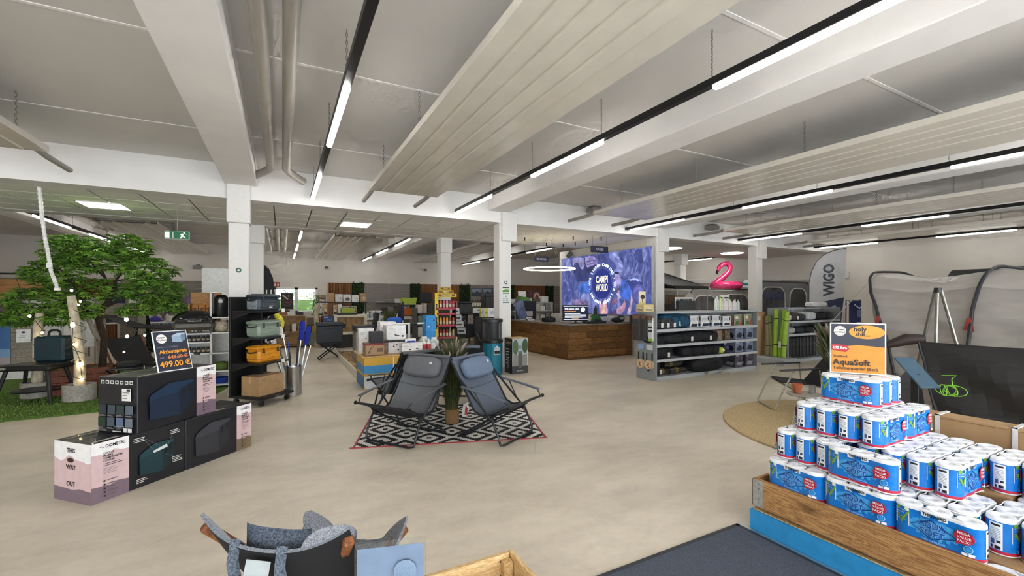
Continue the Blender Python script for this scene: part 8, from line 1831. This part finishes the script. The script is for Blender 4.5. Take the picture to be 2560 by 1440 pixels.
# silver tripod in front of the tent
tp = AX(2345, 725, 7.6)
t = thing('pole_tripod', 'silver pole tripod standing before the grey tent', 'tripod', (tp.x, tp.y, 0))
for k, (dx, dy) in enumerate(((.15, .38), (-.2, -.02), (.12, -.36))): b = MB(); b.tube([(dx * .08, dy * .08, tp.z), (dx, dy, .0)], .020, C('#8d8a82', .35, m=.7), 8); b.build('leg', t)
b = MB(); b.lathe([(0, -.04), (.04, -.04), (.04, .03), (0, .03)], BLACK, 10, (0, 0, tp.z)); b.build('hub', t)
# dark low porch tent in front
DT = C('#26241f', .6, n=.08, ns=4, b=.7, bs=4, st=(2.5, 1, 1)); DT = C('#211f20', .55, n=.08, ns=4, b=.9, bs=4, st=(1, .6, 3))
t = thing('porch_tent', 'black low porch tent beyond the carton at the right edge', 'tent', (0, 0, 0))
def pt_(u, v):
    yT = 2.27 - 3.6 * u; y = 1.95 - 3.3 * u + (yT - (1.95 - 3.3 * u)) * v
    x = 6.22 + .34 * v ** .8 + .03 * math.sin(u * 30 + v * 9) * math.sin(math.pi * v); z = .036 + (1.05 + .10 * u) * v + .012 * math.sin(v * 40 + u * 12)
    return (x, y, z)
b = MB(); b.grid(pt_, 34, 22, DT, .006); b.build('front_fabric', t, sharp=0)
b = MB(); b.grid(lambda u, v: Vector(pt_(u, 1)).lerp(Vector((7.25, 2.1 - 3.4 * u, .03)), v) + Vector((0, 0, .06 * math.sin(math.pi * v))), 20, 8, DT, .006); b.build('rear_fabric', t, sharp=0)
b = MB(); b.tube([Vector(pt_(0, k / 10)) + Vector((-.01, .01, 0)) for k in range(11)], .014, POLE, 6); b.build('edge_pole', t)
b = MB(); q = Vector(pt_(0, 1)); b.tube([q + Vector((.05, -.02, .03)), q + Vector((-.05, .10, .02)), q + Vector((-.14, .26, -.06))], [.05, .07, .04], C('#2a1c1a', .6), 10); b.build('rolled_door', t)
b = MB(); b.grid(lambda u, v: (6.45 - .35 * u, 2.15 + .55 * u + .1 * v, .02 + (.85 * (1 - u) + .02) * v), 10, 6, DT, .005); b.build('side_flap', t)
t = thing('guy_line_bundle', 'neon green tent cord bundle hanging on the black porch tent', 'cord', (0, 0, 0)); gq = AX(2392, 972, 6.26)
for k in range(5): b = MB(); a = k * 1.1; b.tube([(gq.x - .03 - .012 * k, gq.y + .10 * math.cos(s) * math.cos(a) * .9 + .02 * k, gq.z - .02 + .055 * math.sin(s) + .02 * math.cos(s) * math.sin(a)) for s in [j * 6.283 / 12 for j in range(12)]], .0045, C('#8ad43a', .5), 5, closed=True); b.build('cord_loop', t)
b = MB(); b.tube([(gq.x - .03, gq.y + .02, gq.z), (gq.x - .03, gq.y + .03, gq.z + .10), (gq.x - .01, gq.y, gq.z + .14), (gq.x - .0, gq.y + .12, gq.z + .12)], .0045, C('#8ad43a', .5), 5); b.build('cord_end', t)
# slim lectern sign
lp = AX(2290, 930, 5.3)
t = thing('lectern_sign', 'blue tinted slanted info board on a black post', 'info board', (lp.x, lp.y, 0)); b = MB(); b.box(-.03, -.03, 0, .03, .03, lp.z - .01, BLACK, .004); b.build('post', t); b = MB(); b.box(-.16, -.16, 0, .16, .16, .012, BLACK, .003); b.build('foot', t); b = MB(); b.M = Matrix.Translation((0, 0, lp.z)) @ Matrix.Rotation(R(-28), 4, 'Z') @ Matrix.Rotation(R(-50), 4, 'X') @ Matrix.Rotation(R(0), 4, 'Z'); b.box(-.09, -.008, -.19, .09, .008, .18, C('#4a6a80', .1, n=.05, trans=.3), .004); b.build('board', t)
# round osb floor with camping furniture
def osb_mat():
    m = C('#c4ac80', .7, n=.16, ns=34, b=.3, bs=60, st=(1, 4, 1)).copy(); m.name = 'm_osb'; return m
b = MB(); b.lathe([(0, 0), (1.575, 0), (1.58, .004), (1.58, .018), (1.575, .022), (0, .022)], osb_mat(), 64); solo(b, 'osb_disc', 'round chipboard floor disc below the camping chair', 'floor disc', (6.2, 2.6, 0))
t = thing('relax_chair', 'black folding relax chair with silver legs on the round board', 'chair', (6.50, 3.92, .0), math.atan2(.81, .58))
t.location = (6.44, 3.80, .022); KFB = C('#131419', .8, n=.1, ns=60); ALU = C('#a9a69c', .35, m=.7)
b = MB(); b.grid(lambda u, v: (-.25 + .5 * u, .02 - .48 * v, .38 - .05 * v - .03 * math.sin(math.pi * u)), 8, 6, KFB, .02); b.build('seat', t)
b = MB(); b.grid(lambda u, v: (-.25 + .5 * u, -.46 - .52 * v, .33 + .68 * v - .02 * math.sin(math.pi * u)), 8, 8, KFB, .025); b.build('backrest', t)
b = MB(); b.M = Matrix.Translation((0, -.88, .93)) @ Matrix.Rotation(R(38), 4, 'X'); b.ell((0, .04, 0), (.23, .05, .12), KFB, 14, 8, e=.6); b.build('headrest', t)
for s in (-1, 1):
    b = MB(); b.tube([(s * .30, .14, .565), (s * .30, -.10, .58), (s * .30, -.40, .60)], .022, BLACK, 8, ry=.014); b.build('armrest', t)
    b = MB(); b.tube([(s * .28, -.06, .57), (s * .28, .08, .30), (s * .28, .20, .02), (s * .20, .22, .012)], .012, ALU, 7); b.build('leg', t)
    b = MB(); b.tube([(s * .265, .02, .37), (s * .265, -.25, .22), (s * .265, -.50, .02), (s * .2, -.52, .012)], .012, ALU, 7); b.build('leg', t)
    b = MB(); b.tube([(s * .275, -.38, .59), (s * .275, -.40, .34), (s * .275, .02, .38)], .010, ALU, 6); b.tube([(s * .265, -.45, .34), (s * .265, -1.0, 1.02)], .012, BLACK, 6); b.build('side_frame', t)
for y in (.22, -.52): b = MB(); b.cyl((-.2, y, .012), (.2, y, .012), .012, ALU, 7); b.build('floor_bar', t)
tq = AX(2012, 972, 5.75)
t = thing('side_table', 'small low camping table beside the relax chair', 'table', (tq.x, tq.y, .022)); b = MB(); b.lathe([(0, .37), (.19, .37), (.2, .38), (.19, .39), (0, .39)], C('#9a948a', .5), 22); b.build('table_top', t)
for a in (30, 150, 270): b = MB(); b.tube([(.05 * math.cos(R(a)), .05 * math.sin(R(a)), .37), (.17 * math.cos(R(a)), .17 * math.sin(R(a)), 0)], .010, ALU, 6); b.build('leg', t)
b = MB(); b.lathe([(0, 0), (.04, 0), (.056, .09), (.062, .09), (.062, .11), (.05, .11), (.045, .09), (0, .085)], C('#b0603e', .8), 18); solo(b, 'terracotta_pot', 'small terracotta pot on the low camping table', 'pot', (tq.x - .04, tq.y + .07, .414))
b = MB(); b.lathe([(0, 0), (.035, 0), (.04, .10), (.036, .10), (.032, .01), (0, .01)], C('#dfe6e6', .03, trans=.9, alpha=.5, n=0), 16); solo(b, 'drinking_glass', 'clear drinking glass on the low camping table', 'glass', (tq.x + .09, tq.y - .04, .414))
t = thing('grey_bucket', 'tall grey vase behind the camping table', 'vase', (tq.x + .75, tq.y - .02, .022)); b = MB(); b.lathe([(0, 0), (.11, 0), (.13, .62), (.12, .62), (.1, .02), (0, .02)], C('#7d7a76', .8, n=.1, ns=12), 20); b.build('vase', t); g = random.Random(41); b = MB()
for i in range(520):
    a = g.uniform(0, 6.3); l = g.uniform(.05, .30); h = g.uniform(.3, .72); sd = Vector((-math.sin(a), math.cos(a), 0)) * .0026; p0 = Vector((0, 0, .55)); p1 = Vector((math.cos(a) * l * .4, math.sin(a) * l * .4, .55 + h * .7)); p2 = Vector((math.cos(a) * l, math.sin(a) * l, .55 + h)); b.add([p0 - sd, p0 + sd, p1 + sd, p2, p1 - sd], [(0, 1, 2, 3, 4)], C(['#3f4a2c', '#55583a', '#8a7a6a'][i % 3], .7))
o = b.build('grass_blades', t, sharp=0); o['kind'] = 'stuff'
# roof tents far right behind the tunnel tent
t = thing('roof_tent', 'grey flat roofed awning far behind the tunnel tent', 'awning', (0, 0, 0)); b = MB(); b.box(13.6, -1.0, 1.25, 16.2, 3.55, 2.26, C('#5f6466', .6, n=.05, ns=4), .05); b.build('canvas', t); b = MB(); b.box(13.55, -1.0, 1.86, 13.6, 3.55, 1.92, C('#c9cacb', .5)); b.build('gutter_rail', t)
for x in (13.8, 16.0):
    for y in (-.8, 3.4): b = MB(); b.cyl((x, y, 0), (x, y, 1.26), .02, BLACK, 6); b.build('leg', t)
t = thing('dome_tent', 'small black arched tent top between tunnel tent and grey awning', 'tent', (12.75, 3.6, 0)); b = MB(); b.grid(lambda u, v: (.55 * math.cos(math.pi * (1 - u)), -.35 + .6 * v, 1.15 + 1.05 * math.sin(math.pi * u) ** .7), 16, 6, C('#1c1d1f', .7), .02); b.build('cover', t); b = MB(); b.grid(lambda u, v: (.48 * math.cos(math.pi * (1 - u)), -.34, 1.15 + .95 * math.sin(math.pi * u) ** .7 * v), 14, 4, C('#6d6860', .7, n=.2, ns=6), .01); b.build('mesh_door', t)
for s in (-1, 1): b = MB(); b.cyl((s * .54, 0, 0), (s * .54, 0, 1.2), .02, BLACK, 6); b.build('leg', t)
# wall trunking
b = MB(); b.box(XR - .10, 8.0, 2.30, XR, 19., 2.50, C('#d9d7d2', .6), .005); struct(b, 'trim_1', label='pale cable trunk along the right wall')
